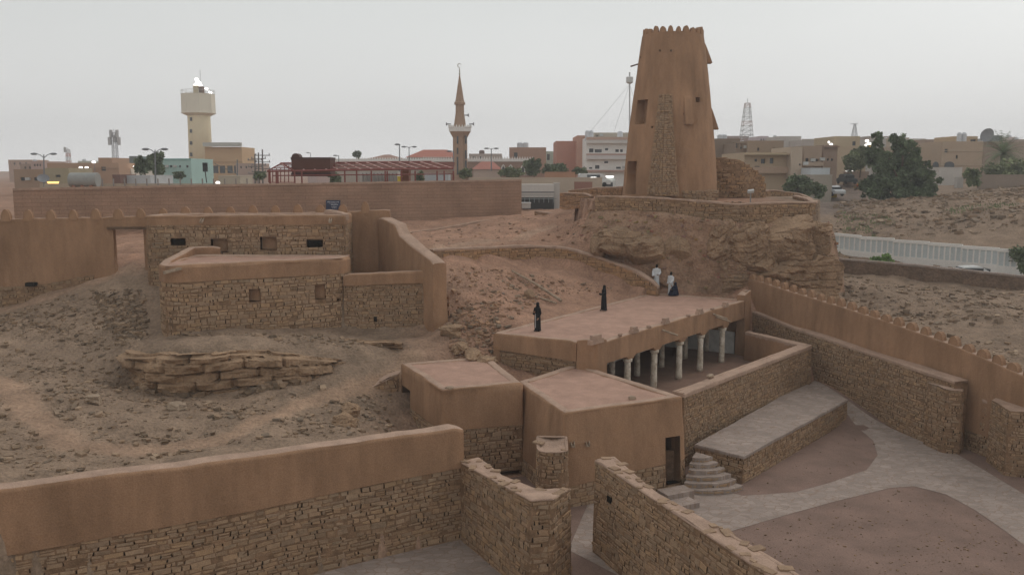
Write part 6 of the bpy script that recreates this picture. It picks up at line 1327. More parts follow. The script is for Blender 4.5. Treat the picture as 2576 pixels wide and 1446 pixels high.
m2 = house('mosque', 'white long low wall with small crenels left of the mosque wing', 830, 1062, 405, 462, 215, 20, (.42,.36,.30), [(1032,1036,400,405)]); band(m2,830,1062,401,408,215,.3,WH); crenels(m2,895,1062,401,214.8,26,WH,5)
slab('portico','pale columned portico wall behind the steel shed','portico',905,1000,434,458,150,6,(.5,.46,.42),zb=9)
for j in range(10): u = 912+j*9.4; p = ay(u,458,149.7); q = ay(u+2.6,436,149.7); mb = MB(); mb.box((p[0],149.4,9),(q[0],149.8,q[2]),0,(.25,.22,.2)); tag(mb.build('shed_column', M['paint'], loc=p), 'thin dark column of the pale portico behind the steel shed', 'column', 'dark columns of the pale portico')
slab('low_shed','blue-grey low roof right of the portico','shed',1068,1128,438,448,140,5,(.4,.43,.45),zb=9)
def hip(name, label, u0, u1, vt, vb, Y, dp, col, ins=.28):
    p = ay(u0,vb,Y); q = ay(u1,vt,Y); x0, x1 = p[0], q[0]; z0, z1 = p[2], q[2]; ix = (x1-x0)*ins; rt = thing(name, label, 'building', ((x0+x1)/2, Y, z0)); mb = MB()
    mb.add([(x0,Y,z0),(x1,Y,z0),(x1,Y+dp,z0),(x0,Y+dp,z0),(x0+ix,Y+dp/2,z1),(x1-ix,Y+dp/2,z1)], [(0,1,5,4),(1,2,5),(2,3,4,5),(3,0,4),(0,3,2,1)], 0, col); mb.build('roof', M['paint'], rt)
    mb = MB(); mb.box((x0+.4,Y+.4,9.3),(x1-.4,Y+dp-.4,z0-.003),0,(.45,.36,.3)); mb.build('wall', M['paint'], rt)
hip('hip_roof_house','house with a red hipped roof just left of the minaret',1019,1158,375,396,225,16,(.42,.16,.115))
hip('hip_roof_house','smaller brown hip-roofed pavilion above the steel shed',922,1009,388,400,230,14,(.36,.22,.17),.42)
hip('hip_roof_house','low red hipped roof at the foot of the minaret',1186,1262,406,426,185,10,(.40,.17,.13),.3)
house('low_building','pink and white low building with rooftop box right of the minaret',1180,1262,387,462,250,12,(.5,.42,.37),[(1190,1195,394,400),(1206,1211,394,400)],tanks=[(1212,14,378,(.2,.14,.12))])
house('brown_building','plain brown block building carrying two blue-grey roof tanks',1281,1374,371,462,230,14,(.40,.24,.17),[(1293,1302,384,398)],tanks=[(1308,15,358,WT),(1322,15,358,WT),(1314,10,360,WT)])
house('green_building','narrow pale green building between brown and pink blocks',1374,1400,381,462,245,10,(.46,.5,.42),[(1376,1383,388,403)])
house('pink_building','salmon pink windowless apartment block left wing',1399,1452,355,462,190,14,(.50,.255,.19))
house('pink_building','lighter peach wing of the pink apartment block',1451,1478,341,462,186,14,(.56,.33,.25))
house('apartment_block','white three storey apartment block with pink balcony slabs',1475,1592,346,470,175,14,WH,[(1482,1493,374,384),(1496,1514,376,384),(1522,1530,373,379),(1548,1557,376,383),(1560,1567,376,383),(1520,1530,406,411),(1497,1508,416,425),(1550,1562,420,425),(1482,1490,421,425)],
 bands=[(345,352,.2,(.5,.34,.27)),(353,361,1.0,(.62,.58,.54)),(387,391,.9,(.5,.33,.28)),(391.5,401,1.0,(.62,.58,.56)),(428,432,.9,(.5,.33,.28))], tanks=[(1478,12,328,WT),(1487,12,328,WT),(1560,14,330,WT)])
house('penthouse','beige roof storey of the white apartment block',1482,1590,334,347,182,8,(.46,.40,.33),[(1498,1505,337,344)])
slab('garden_wall','orange garden wall below the pink block','wall',1371,1447,434,448,140,.4,(.44,.25,.16),zb=9)
slab('garden_wall','very long beige low wall in front of the mosque and trees','wall',1180,1515,448,458,125,.5,(.50,.42,.33),zb=9)
slab('garden_wall','dark red wall base under the long beige wall','wall',1445,1490,459,470,122,.4,(.3,.16,.12),zb=9)
# white panel truck / cabin beside the block wall end
ct = thing('white_cabin', 'large white panelled cabin trailer at the right end of the block wall', 'trailer', ay(1350,510,96)); p = ay(1305,507,96); q = ay(1394,464,96)
mb = MB(); mb.box((p[0],96,ay(0,497,96)[2]),(q[0],99,q[2]),0,(.60,.57,.53)); mb.box((p[0],95.97,ay(0,485,96)[2]),(q[0],95.995,ay(0,482.5,96)[2]),0,(.16,.16,.17)); mb.box((p[0],95.96,ay(0,491,96)[2]),(q[0],95.995,ay(0,490,96)[2]),0,(.3,.3,.3)); mb.build('body', M['paint'], ct)
mb = MB(); mb.box((p[0],96.3,p[2]-1),(q[0],98.8,ay(0,497,96)[2]-.003),0,(.07,.07,.07)); mb.build('underframe', M['paint'], ct)
mb = MB(); q2 = ay(1400,464,96); [mb.tube([ay(u,510,95.5),ay(u,494,95.5)],.03,4,0,(.3,.33,.33)) for u in range(1320,1400,12)]; mb.tube([ay(1312,501,95.5),ay(1400,500,95.5)],.03,4,0,(.3,.33,.33)); mb.build('handrail', M['metal'], ct)
slab('white_cabinet','tall narrow white cabinet right of the white cabin','cabinet',1394,1408,462,508,97,1,(.55,.53,.5),zb=9)
slab('grey_box','white flat box beside the path at the wall end','box',1313,1335,512,524,93,1.5,(.55,.54,.52))
# shop van and lit kiosk
def car(label, u, v, Y, col, ln=4.3, yaw=0, kind='car', h_=1.45, glow=False, sc_=1):
    x, _, z = ay(u, v, Y); t = thing(kind, label, 'car' if kind != 'van' else 'van', (x, Y, z)); t.rotation_euler = (0, 0, yaw); L_ = ln/2; W = .85
    def put(mb, nm, m): o = mb.build(nm, m); o.parent = t; return o
    pr = [(-L_,.35),(-L_,.8),(-L_*.93,.92),(-L_*.62,.98),(-L_*.40,h_*.97),(L_*.22,h_),(L_*.55,.98),(L_*.93,.85),(L_,.65),(L_,.35)] if kind == 'parked_car' else [(-L_,.35),(-L_,h_*.9),(-L_*.9,h_),(L_*.55,h_),(L_*.78,h_*.62),(L_,h_*.5),(L_,.35)]
    mb = MB(); n = len(pr); vs = [(a_,-W*(.86 if b_ > 1 else 1),b_) for a_, b_ in pr]+[(a_,W*(.86 if b_ > 1 else 1),b_) for a_, b_ in pr]
    mb.add(vs, [tuple(range(n))[::-1], tuple(range(n,2*n))]+[(i,(i+1) % n,(i+1) % n+n,i+n) for i in range(n)], 0, col); put(mb, 'body', M['metal'])
    mb = MB(); mb.box((-L_*.5,-W-.01,h_*.68),(L_*.3,W+.01,h_*.9),0,(1,1,1)); mb.box((L_*.45,-W*.8,h_*.66),(L_*.62,W*.8,h_*.85)); put(mb, 'windows', M['glass'])
    for a_ in (-L_*.6, L_*.6):
        for s in (-1, 1): mb = MB(); mb.tube([(a_,s*(W-.15),.33),(a_,s*(W+.03),.33)], .33, 14, 0, (.03,.03,.03)); put(mb, 'wheel', M['metal'])
    return t
car('white lit delivery van left of the round white kiosk',1494,470,128,(.6,.6,.58),4.5,0.1,'van',1.9)
kk = thing('lit_kiosk', 'round white kiosk with a bright lamp on its roof near the tower', 'kiosk', ay(1527,472,130)); p = ay(1527,472,130); mb = MB(); mb.lathe((p[0],131,p[2]-.5), [(1.35,0),(1.35,1.5),(1.2,1.8),(.7,2.1)], 20, 0, (.55,.57,.55)); mb.build('body', M['paint'], kk); mb = MB(); q = ay(1527,463,129.5); mb.box((q[0]-.85,129.5,q[2]-.35),(q[0]+.85,129.8,q[2]+.2)); mb.build('window', M['glass'], kk)
p = ay(1532,445,129.6); mb = MB(); mb.box((p[0]-.65,129.3,p[2]-.1),(p[0]+.65,129.6,p[2]+.12)); mb.build('lit_sign', M['lampw'], kk)
def glow(label, u, v, Y, w_, h_, mt='lampw'):
    p = ay(u, v, Y); t = thing('lamp', label, 'lamp', p); mb = MB(); mb.lathe((p[0],Y,p[2]-h_/2), [(w_*.3,0),(w_*.5,h_*.3),(w_*.5,h_*.7),(w_*.3,h_)], 8); mb.build('lit_bulb', M[mt], t); mb = MB(); mb.tube([(p[0],Y+.2,p[2]-h_/2-1.6),(p[0],Y+.2,p[2])], .05, 5, 0, (.2,.2,.2)); mb.build('post', M['metal'], t)
for lb, u, v, Y, w_, h_, mt in [('white lit lamp above the orange-brown building roof',236,408,160,.75,.35,'lampw'),('left one of two lit lamps on the orange-brown facade',203,422,160,.65,.4,'lampw'),('right one of two lit lamps on the orange-brown facade',218,422,160,.65,.4,'lampw'),('white lamp against the dark end block of the teal building',339,420,170,.7,.45,'lampw'),('yellow lamp beside the white one near the teal building',350,421,171,.6,.35,'lampy'),('bright white lamp at the foot of the orange building',548,461,103,.5,.42,'lampw'),('white lit strip over the delivery van',1493,447,126,1.0,.16,'lampw')]: glow(lb, u, v, Y, w_, h_, mt)
# ------------------------------------------------------------------ houses on the right
house('mud_house','dark brown flat house directly right of the watchtower',1788,1862,349,520,150,14,(.27,.20,.15),[(1838,1842,368,395)],tanks=[(1812,15,338,WT),(1822,15,338,WT)])
house('mud_house','brown rough house with corner turrets below the red and white mast',1845,1912,360,520,142,12,(.27,.20,.15),[(1851,1857,360,372),(1862,1867,360,375)])
house('mud_house','beige two storey house with balcony behind the ruined wall',1868,1996,384,520,130,14,BE,[(1898,1905,400,407),(1914,1925,400,412),(1936,1946,398,412),(1898,1912,418,430)],bands=[(386,390,1.3,(.50,.40,.27)),(420,436,.9,(.42,.30,.22))])
house('mud_house','brown upper house block above the beige balcony house',1880,1972,354,400,141,12,(.34,.25,.18),[(1905,1910,372,380),(1945,1950,372,380)])
house('mud_house','tall plain beige house with pale side wall',1985,2019,370,520,128,10,(.50,.40,.31),[(2010,2015,412,417)])
house('mud_house','brown terrace house with small balcony in the row',2017,2068,367,520,136,12,(.38,.28,.21),[(2026,2034,398,408),(2042,2048,398,408),(2052,2058,400,406)],bands=[(408,418,.7,(.44,.34,.26))])
house('mud_house','darker brown house joined to the terrace house',2066,2108,365,500,140,12,(.33,.24,.185),[(2080,2085,399,405),(2090,2096,399,405)],bands=[(368,371,.5,(.3,.2,.15))])
house('far_house','pale grey far house on the skyline with rods',1959,2016,343,380,230,12,(.52,.47,.43))
house('far_house','pale low far house with dark windows on the skyline',2016,2080,352,380,220,12,(.46,.40,.36),[(2058,2078,349.9,354)])
house('far_house','beige cube house with one dark window on the skyline',2097,2164,343,420,175,12,(.48,.38,.26),[(2144,2153,356,367)])
house('far_house','beige wall behind the round dark tree',2105,2180,369,470,160,12,BE)
house('far_house','pale grey far block left of the tall poplars',2191,2230,349,430,200,12,(.50,.46,.42),[(2196,2200,372,377),(2210,2214,372,377)])
house('far_house','white square far block right of the tall poplars',2291,2329,349,400,210,12,(.56,.52,.47))
house('far_house','brown far block behind the white square one',2325,2372,351,430,190,12,(.36,.26,.2),[(2343,2352,370,385)])
house('large_house','large sandy two storey house with arched ground floor openings',2364,2474,356,470,160,16,(.44,.33,.24),[(2376,2385,375,384),(2404,2410,391,400)],bands=[(379,380.5,.15,(.5,.4,.3)),(414,416,.15,(.5,.4,.3))],tanks=[(2414,12,333,WT),(2426,12,333,WT)])
house('large_house','yellowish roof room of the large sandy house',2401,2460,343,358,166,8,(.50,.37,.24),[(2441,2456,350,357)])
house('low_building','beige strip building left of the large sandy house',2279,2366,367,470,172,12,(.40,.31,.24),[(2338,2344,378,388)])
for (u0,u1,v0,lb) in ((2347,2361,408,'left dark arch of the large sandy house'),(2376,2400,408,'right dark arch of the large sandy house')):
    rt = thing('arched_opening', lb, 'arch', ay(u0,432,159.9)); mb = MB(); pts = [ay(u0,440,159.9)]+[ay((u0+u1)/2-(u1-u0)/2*math.cos(math.pi*k/8),415-8*math.sin(math.pi*k/8),159.9) for k in range(9)]+[ay(u1,440,159.9)]; n = len(pts); mb.add([(p[0],159.8,p[2]) for p in pts]+[(p[0],159.97,p[2]) for p in pts],[tuple(range(n)),tuple(range(n,2*n))[::-1]]+[(i,i+n,(i+1)%n+n,(i+1)%n) for i in range(n)]); mb.build('dark_opening', M['glass'], rt)
dish('large grey rooftop dish facing left beside the palm',2486,342,165,1.3,(-.8,-.5,.3))
slab('tank_box','dark grey roof box right of the rooftop dish','tank',2498,2522,342,355,168,3,(.22,.24,.26))
house('low_building','brown house behind the date palm',2468,2640,357,470,170,12,(.38,.29,.23))
slab('white_wall','white low rendered building between poplars and palm','wall',2361,2421,422,455,150,6,(.56,.52,.48),zb=8)
slab('white_shed','pale blue-white shed roof over the street wall','shed',2038,2088,424,441,124,5,(.55,.58,.6),zb=9)
slab('grey_wall','grey-beige street wall under the pale blue shed','wall',2018,2094,441,492,122,2,(.40,.35,.29),zb=8)
slab('street_wall','long receding beige wall along the street','wall',2088,2128,428,470,165,1,(.47,.42,.32),zb=9)
slab('street_wall','brown yard wall left of the big tree','wall',2126,2186,433,470,150,1,(.33,.24,.185),zb=9)
slab('street_wall','brown yard wall beneath the date palm','wall',2462,2640,441,480,128,.6,(.30,.235,.19),zb=8)
slab('street_wall','small pale wall stub by the white rendered building','wall',2408,2424,447,465,140,1,(.5,.47,.44),zb=8)
for lb,u,v,Y,w_,h_,mt in [('lit white window light left of the beige cube house',2085,358,174,.4,.4,'lampw'),('second lit light left of the beige cube house',2091,364,174,.6,.5,'lampw'),('lit light under the two left of the cube house',2086,370,174,.5,.3,'lampw'),('topmost bright light in the red-lit cluster',2181,355,182,.8,.5,'lampw'),('second bright light in the red-lit cluster',2187,362,182,.8,.5,'lampw'),('third bright light in the red-lit cluster',2179,366,182,.7,.5,'lampw'),('lowest bright light in the red-lit cluster',2186,373,182,.8,.8,'lampy'),('white street light above the dark jeep',2137,430,152,1.3,.3,'lampw'),('orange glow lamp in the round tree',2142,404,150,.6,.8,'lampy'),('small orange lamp under the other in the round tree',2145,415,150,.5,.6,'lampy')]: glow(lb,u,v,Y,w_,h_,mt)
SK = {'far pale house block lost in the haze on the skyline': ((.56,.50,.44), []), 'far tan house block lost in the haze on the skyline': ((.44,.34,.26), []), 'far brown house block lost in the haze on the skyline': ((.34,.25,.19), [])}
rg = random.Random(21); ks = list(SK)
for k in range(64):
    u = rg.uniform(1800, 2580) if k < 44 else (rg.uniform(1180, 1480) if k < 50 else rg.uniform(-10, 1020)); lb = ks[rg.randrange(3)]; w_ = rg.uniform(22, 60); Y = rg.uniform(230, 420); vt = rg.uniform(342, 366) if u > 1780 else rg.uniform(402, 416)
    wn = [(u+w_*f, u+w_*f+4, vt+7, vt+13) for f in (.2, .45, .7)]
    rt = house('far_house', lb, u, u+w_, vt, 440, Y, 12, tuple(c*rg.uniform(.9,1.1) for c in SK[lb][0]), wn, group=lb, zb=9, tanks=[(u+w_*.3, 9, vt-5, WT)] if rg.random() < .5 else ())
# cars, rider, street clutter
def zr(u, v, Y): return ay(u, v, Y)[2]
car('white pickup parked nose-out on the grey street',2093,493,128,(.6,.6,.6),4.2,-1.35,'parked_car',1.5)
car('dark jeep parked by the brown yard wall',2129,463,150,(.05,.06,.06),4.3,-1.45,'parked_car',1.7)
slab('crate','square yellow crate behind the white pickup','crate',2093,2106,487,497,127,.8,(.52,.36,.06))
ht = thing('rubbish_heap', 'yellow and red jumble of rubbish on the street', 'rubbish', ay(2155,480,138)); mb = MB(); rg = random.Random(3)
for k in range(14): q = ay(2147+rg.random()*16,478-rg.random()*13,138+rg.random()); pebble(mb, (q[0],q[1],q[2]), .5, rg, 0, rg.choice([(1.6,1.2,.2),(1.2,.3,.2),(.5,.5,.5),(1.5,1.3,.5)]))
mb.build('heap', M['loose'], ht)
car('white car roof showing above the brown retaining wall',2443,708,78.5,(.62,.62,.6),4.2,-.08,'parked_car',1.4)
# white panel fence
WF = [(2101,2165,586,635,94),(2165,2249,594.5,643,90.5),(2249,2337,602.5,655,88),(2337,2421,609.5,662,85.5),(2421,2513,617.5,670,83),(2513,2610,625,680,80.5)]
wfn = thing('panel_fence', 'white precast panel wall stepping down along the right-hand road', 'wall', ay(2300,650,88))
for k, (u0,u1,vt,vb,Y) in enumerate(WF):
    Y1 = WF[k+1][4] if k+1 < len(WF) else 78.4; A = Vector(ay(u0,vt,Y)); B = Vector((ay(u1,vt,Y1)[0], Y1, A.z)); zb_ = min(ay(u0,vb,Y)[2], ay(u1,vb,Y1)[2])-.4; D = (B-A); L_ = D.length; D.normalize(); Nn = Vector((D.y, -D.x, 0)); mb = MB()
    def bx(s0, s1, z0, z1, o0, o1, c): mb.obox(A+D*((s0+s1)/2)+Nn*((o0+o1)/2)+Vector((0,0,(z0+z1)/2-A.z)), D*((s1-s0)/2), Nn*((o1-o0)/2), (0,0,(z1-z0)/2), 0, c)
    wc = (.80,.77,.73); H_ = A.z-ay(u0,vb,Y)[2]; bx(0, L_, zb_, A.z-.02, -.1, 0, (.56,.60,.60)); bx(-.03, L_+.03, A.z-.3, A.z, -.14, .09, wc); bx(-.03, L_+.03, zb_, A.z-H_*.78, -.14, .09, wc); n = 5 if k == 0 else 6
    for j in range(n+1): c_ = L_*j/n; bx(max(0,c_-.07), min(L_,c_+.07), A.z-H_*.78+.003, A.z-.303, 0, .07, wc)
    mb.build('fence_panel', M['paint'], wfn)
# brown retaining wall below the road
rw = [ay(*q) for q in [(2060,648,82),(2108,651,80.3),(2252,663,78),(2400,677,76),(2576,696,73.2),(2680,707,71.5)]]
rt = thing('retaining_wall', 'long dark brown rough retaining wall below the right-hand road', 'wall', (rw[2][0], rw[2][1], 3))
P = Path([(p[0],p[1],p[2]-3,p[2]-.05) for p in rw], rc=1, ds=.5); mb = MB(); sweep(mb, P, .05, .4, r=.03, amp=.06, tamp=0, batter=.03); mb.build('rough_face', mat('rough_brown_wall', (.20,.135,.095), var=.16, vscale=1.2, grain=.25, gscale=6, bump=.9, bdist=.08), rt, smooth=True)
mb = MB(); sweep(mb, Path([(p[0],p[1],p[2]-.1,p[2]+.08) for p in rw], rc=1, ds=.5), .1, .4, r=.04, amp=.03, tamp=.03); mb.build('coping', M['flags'], rt, smooth=True)
# ------------------------------------------------------------------ vegetation
def tree(name, label, u0, u1, vt, vb, Y, seed=1, lobes=None, leaf=.22, n=2600, col=(1,1,1), group=None, cat='tree', trunk=True, dp=None):
    rg = np.random.RandomState(seed); a = ay(u0,vb,Y); b = ay(u1,vt,Y); W = (b[0]-a[0]); Hh = b[2]-a[2]; cx = (a[0]+b[0])/2; rt = thing(name, label, cat, (cx, Y, a[2]), group)
    if lobes is None:
        lobes = [(rg.uniform(-.32,.32), rg.uniform(.3,.8), rg.uniform(.16,.3)) for _ in range(11)]+[(0,.5,.4)]
    if trunk:
        mb = MB(); th = Hh*.55; mb.tube([(cx,Y,a[2]-.6),(cx+.03*W,Y,a[2]+th*.5),(cx,Y,a[2]+th)], [max(.12,W*.035),W*.025,W*.012], 8)
        for (lx, lz, lr) in lobes[:7]: mb.tube([(cx,Y,a[2]+th*.3),(cx+lx*W*.6,Y+rg.uniform(-.2,.2)*W,a[2]+Hh*lz*.75),(cx+lx*W,Y,a[2]+Hh*lz)], [W*.018,W*.012,W*.005], 5)
        mb.build('trunk', M['bark'], rt)
    mb = MB(); tot = sum(l[2]**2 for l in lobes); D = dp or W*.8
    L2_ = []
    for (lx, lz, lr) in lobes:
        for _ in range(7):
            d = rg.normal(size=3); d /= np.linalg.norm(d); L2_.append((lx+d[0]*lr*.8, lz+d[2]*lr*.8*min(1, W/Hh*1.1), lr*rg.uniform(.34,.66)))
    lobes = L2_; tot = sum(l[2]**2 for l in lobes)
    for (lx, lz, lr) in lobes:
        kc = rg.uniform(.75, 1.25); m = int(n*lr**2/tot); ly = rg.uniform(-.25,.25)
        for _ in range(m):
            d = rg.normal(size=3); d /= np.linalg.norm(d); r_ = rg.uniform(.35,1.0)**.5*(1+.25*rg.normal()*.6)
            c = np.array([cx+lx*W+d[0]*lr*W*r_, Y+ly*D+d[1]*lr*D*r_, a[2]+Hh*lz+d[2]*lr*min(Hh, W*1.1)*r_])
            if c[2] < a[2]: continue
            s = leaf*rg.uniform(.6,1.5); t1 = rg.normal(size=3); t1 /= np.linalg.norm(t1); t2 = np.cross(t1, rg.normal(size=3)); t2 /= np.linalg.norm(t2); k = kc*rg.uniform(.75,1.2)
            mb.add([tuple(c-t1*s), tuple(c+t2*s*.55), tuple(c+t1*s), tuple(c-t2*s*.55)], [(0,1,2,3)], 0, tuple(q*k for q in col))
    mb.build('crown' if trunk else 'foliage', M['leaf'], rt); return rt
TR = [('leafy_tree','round dark tree left of the double street lamp',344,382,384,448,125,1,.28,1500),('leafy_tree','taller dark tree right of the double street lamp',372,412,372,450,128,2,.28,1600),('bush','small bush at the teal building foot',393,408,432,450,140,3,.25,500),('bush','grey-green bush behind the yard wall near the water tower',436,462,432,452,140,4,.25,500),('bush','low bush beside the power poles',640,668,430,455,130,5,.25,600),
 ('leafy_tree','dark round bush at the foot of the power poles',645,660,432,457,126,6,.25,400),('bush','bush at the left end of the shed portico',828,856,434,462,120,7,.25,700),('bush','dark shrub under the right shed rafters',1046,1066,428,466,110,8,.22,700),('bush','green oleander shrub at the minaret foot',1154,1186,424,452,130,9,.22,800),
 ('leafy_tree','small wispy tree on the skyline above the shed',890,908,378,402,250,10,.45,500),('leafy_tree','dark leafy tree in front of the mosque wing right end',1322,1364,395,448,145,11,.28,1600),('bush','long low oleander hedge before the mosque arches',1256,1316,420,448,142,12,.25,1500),('leafy_tree','spreading dark tree beside the green building',1364,1426,410,440,150,13,.28,1500),('bush','grey-green shrub at the foot of the pink building',1444,1476,420,442,150,14,.25,800),
 ('leafy_tree','round dark tree with a lamp glowing in it',2126,2204,366,438,146,15,.3,3000),('leafy_tree','big dark bushy tree behind the hilltop wall',1968,2052,440,500,112,16,.26,3000),('bush','yellowish bush right of the big bushy tree',2034,2082,458,500,110,17,.24,1300),('bush','dark conical bush left of the date palm',2424,2472,422,476,125,18,.26,1600)]
for (nm,lb,u0,u1,vt,vb,Y,sd,lf,n) in TR: tree(nm, lb, u0,u1,vt,vb,Y,seed=sd,leaf=lf*.7,n=int(n*1.5),cat='bush' if nm == 'bush' else 'tree',trunk=(nm != 'bush'),col=(1,1,1) if sd % 3 else (1.15,1.1,1.0))
lob = [(-.36,.93,.055),(-.35,.84,.09),(-.33,.74,.11),(-.30,.62,.13),(-.27,.5,.15),(-.08,.88,.08),(-.02,.82,.10),(.02,.74,.12),(0,.64,.14),(-.05,.52,.16),(-.2,.35,.2),(.05,.35,.2),(.18,.42,.14),(.28,.36,.16),(.38,.25,.13),(.3,.15,.15),(.1,.15,.2),(-.12,.15,.2),(-.3,.2,.18),(-.4,.12,.1),(.14,.58,.07),(.25,.52,.06)]
tree('large_tree','large dark twin-topped eucalyptus clump in the middle of the right side',2166,2382,329,507,118,seed=30,lobes=[(a,b,c*.82) for a,b,c in lob],leaf=.2,n=26000,dp=7,col=(.9,.95,.9))
tree('bush','single bright green round bush above the right retaining wall',2190,2250,632,662,82,seed=31,leaf=.13,n=1800,cat='bush',trunk=False,lobes=[(0,.2,.42),(-.2,.15,.28),(.22,.15,.28),(0,.45,.3)],col=(1.3,1.7,.9),dp=1.6)
tree('bush','dark weedy shrub at the right edge above the retaining wall',2540,2590,620,672,79,seed=32,leaf=.14,n=900,cat='bush',trunk=False)
tree('bush','small dark green tuft at the right edge on the wall',2562,2590,660,694,73,seed=33,leaf=.1,n=500,cat='bush',trunk=False)
# date palm
PY = 138; p = ay(2517,470,PY); top_ = ay(2517,388,PY); pm = thing('date_palm', 'bushy date palm with drooping grey-green fronds at the right edge', 'palm', (p[0], PY, p[2])); mb = MB(); mb.tube([(p[0],PY,p[2]-1),(p[0]+.1,PY,(p[2]+top_[2])/2),(p[0],PY,top_[2])], [.45,.38,.35], 10); mb.build('trunk', M['bark'], pm)
rg = random.Random(8); mb = MB()
for k in range(90):
    az_ = rg.uniform(0, 6.283); el = R(rg.uniform(-25, 80)); ln = rg.uniform(3.0, 4.4)*PY/138; P0 = Vector((p[0], PY, top_[2])); d = Vector((math.cos(az_)*math.cos(el), math.sin(az_)*math.cos(el), math.sin(el))); q = P0.copy(); pts = []; v = d.copy()
    for j in range(8): pts.append(q.copy()); q = q+v*(ln/7); v = (v+Vector((0,0,-.17))).normalized()
    c = rg.uniform(.9,1.5)
    for j in range(1, 8):
        t = (pts[j]-pts[j-1]).normalized(); s = t.cross(Vector((0,0,1))); s = s.normalized() if s.length > .01 else Vector((1,0,0))
        for sg in (-1, 1):
            for h_ in (0, .5):
                o = pts[j-1].lerp(pts[j], h_); l_ = .55*(1-abs(j-4)/7); e = o+s*sg*l_+t*l_*.6-Vector((0,0,l_*.25)); mb.add([tuple(o), tuple(o+t*.12), tuple(e)], [(0,1,2)], 0, (c, c*.98, c*.95))
mb.build('fronds', M['leaf'], pm)
tree('bush','sprawling shrub mass under the date palm',2470,2640,400,465,132,seed=34,leaf=.25,n=3800,cat='bush',trunk=False,col=(1.2,1.1,1.0))
# weeds on the rubble slope
mb = MB(); rg = random.Random(12); X = []; 
for _ in range(2600):
    u = rg.uniform(2110, 2640); v = rg.uniform(500, 640); Y = 126-(v-500)*.24; q = ay(u, v, Y)
    if n1(q[0]*.22, 3)+n1(q[1]*.22, 4) < .25: continue
    X.append((q[0], q[1]))
A = np.array(X); Z = terrain(A[:, 0], A[:, 1])
for (x, y), z in zip(A, Z):
    for _ in range(3): dx, dy = rg.uniform(-.3,.3), rg.uniform(-.3,.3); h_ = rg.uniform(.1,.35); mb.add([(x+dx,y+dy,z),(x+dx+.12,y+dy,z),(x+dx+rg.uniform(-.15,.15),y+dy,z+h_)], [(0,1,2)], 0, (1.2,1.15,.9))
tag(mb.build('weeds', M['leaf']), kind='stuff')
# ------------------------------------------------------------------ people
def remeshed(mb, name, m, parent, vox, smooth=2):
    o = mb.build(name, m, parent, smooth=True); md = o.modifiers.new('r', 'REMESH'); md.mode = 'VOXEL'; md.voxel_size = vox; md.use_smooth_shade = True
    if smooth: s_ = o.modifiers.new('s', 'SMOOTH'); s_.iterations = smooth; s_.factor = .5
    return o
def ell(mb, c, r, c_=(1,1,1), n=12):
    A, fs = cubesphere(n//3 if n > 6 else 3); L_ = np.linalg.norm(A, axis=1)[:, None]; P = A/L_*np.array(r)+np.array(c); mb.add([tuple(p) for p in P], fs, 0, c_)
def hand(mb, p, d, side, s=1.0):
    p = Vector(p); d = Vector(d).normalized(); sd = d.cross(Vector((0,0,1))); sd = sd.normalized() if sd.length > .1 else Vector((1,0,0)); nrm = sd.cross(d)
    mb.obox(p+d*.045, d*.05, sd*.04, nrm*.014)
    for k, l_ in enumerate((.062,.075,.07,.055)):
        a_ = p+d*.09+sd*(-.03+.02*k); b_ = a_+d*l_*.55+nrm*.006; c_ = b_+(d*.75+nrm*.5).normalized()*l_*.45; mb.tube([a_-d*.01, b_, c_], [.0095,.009,.008], 6)
    a_ = p+d*.03+sd*side*.038; mb.tube([a_, a_+(d+sd*side*.9).normalized()*.035, a_+(d*1.5+sd*side*.6).normalized()*.065], [.012,.011,.009], 6)
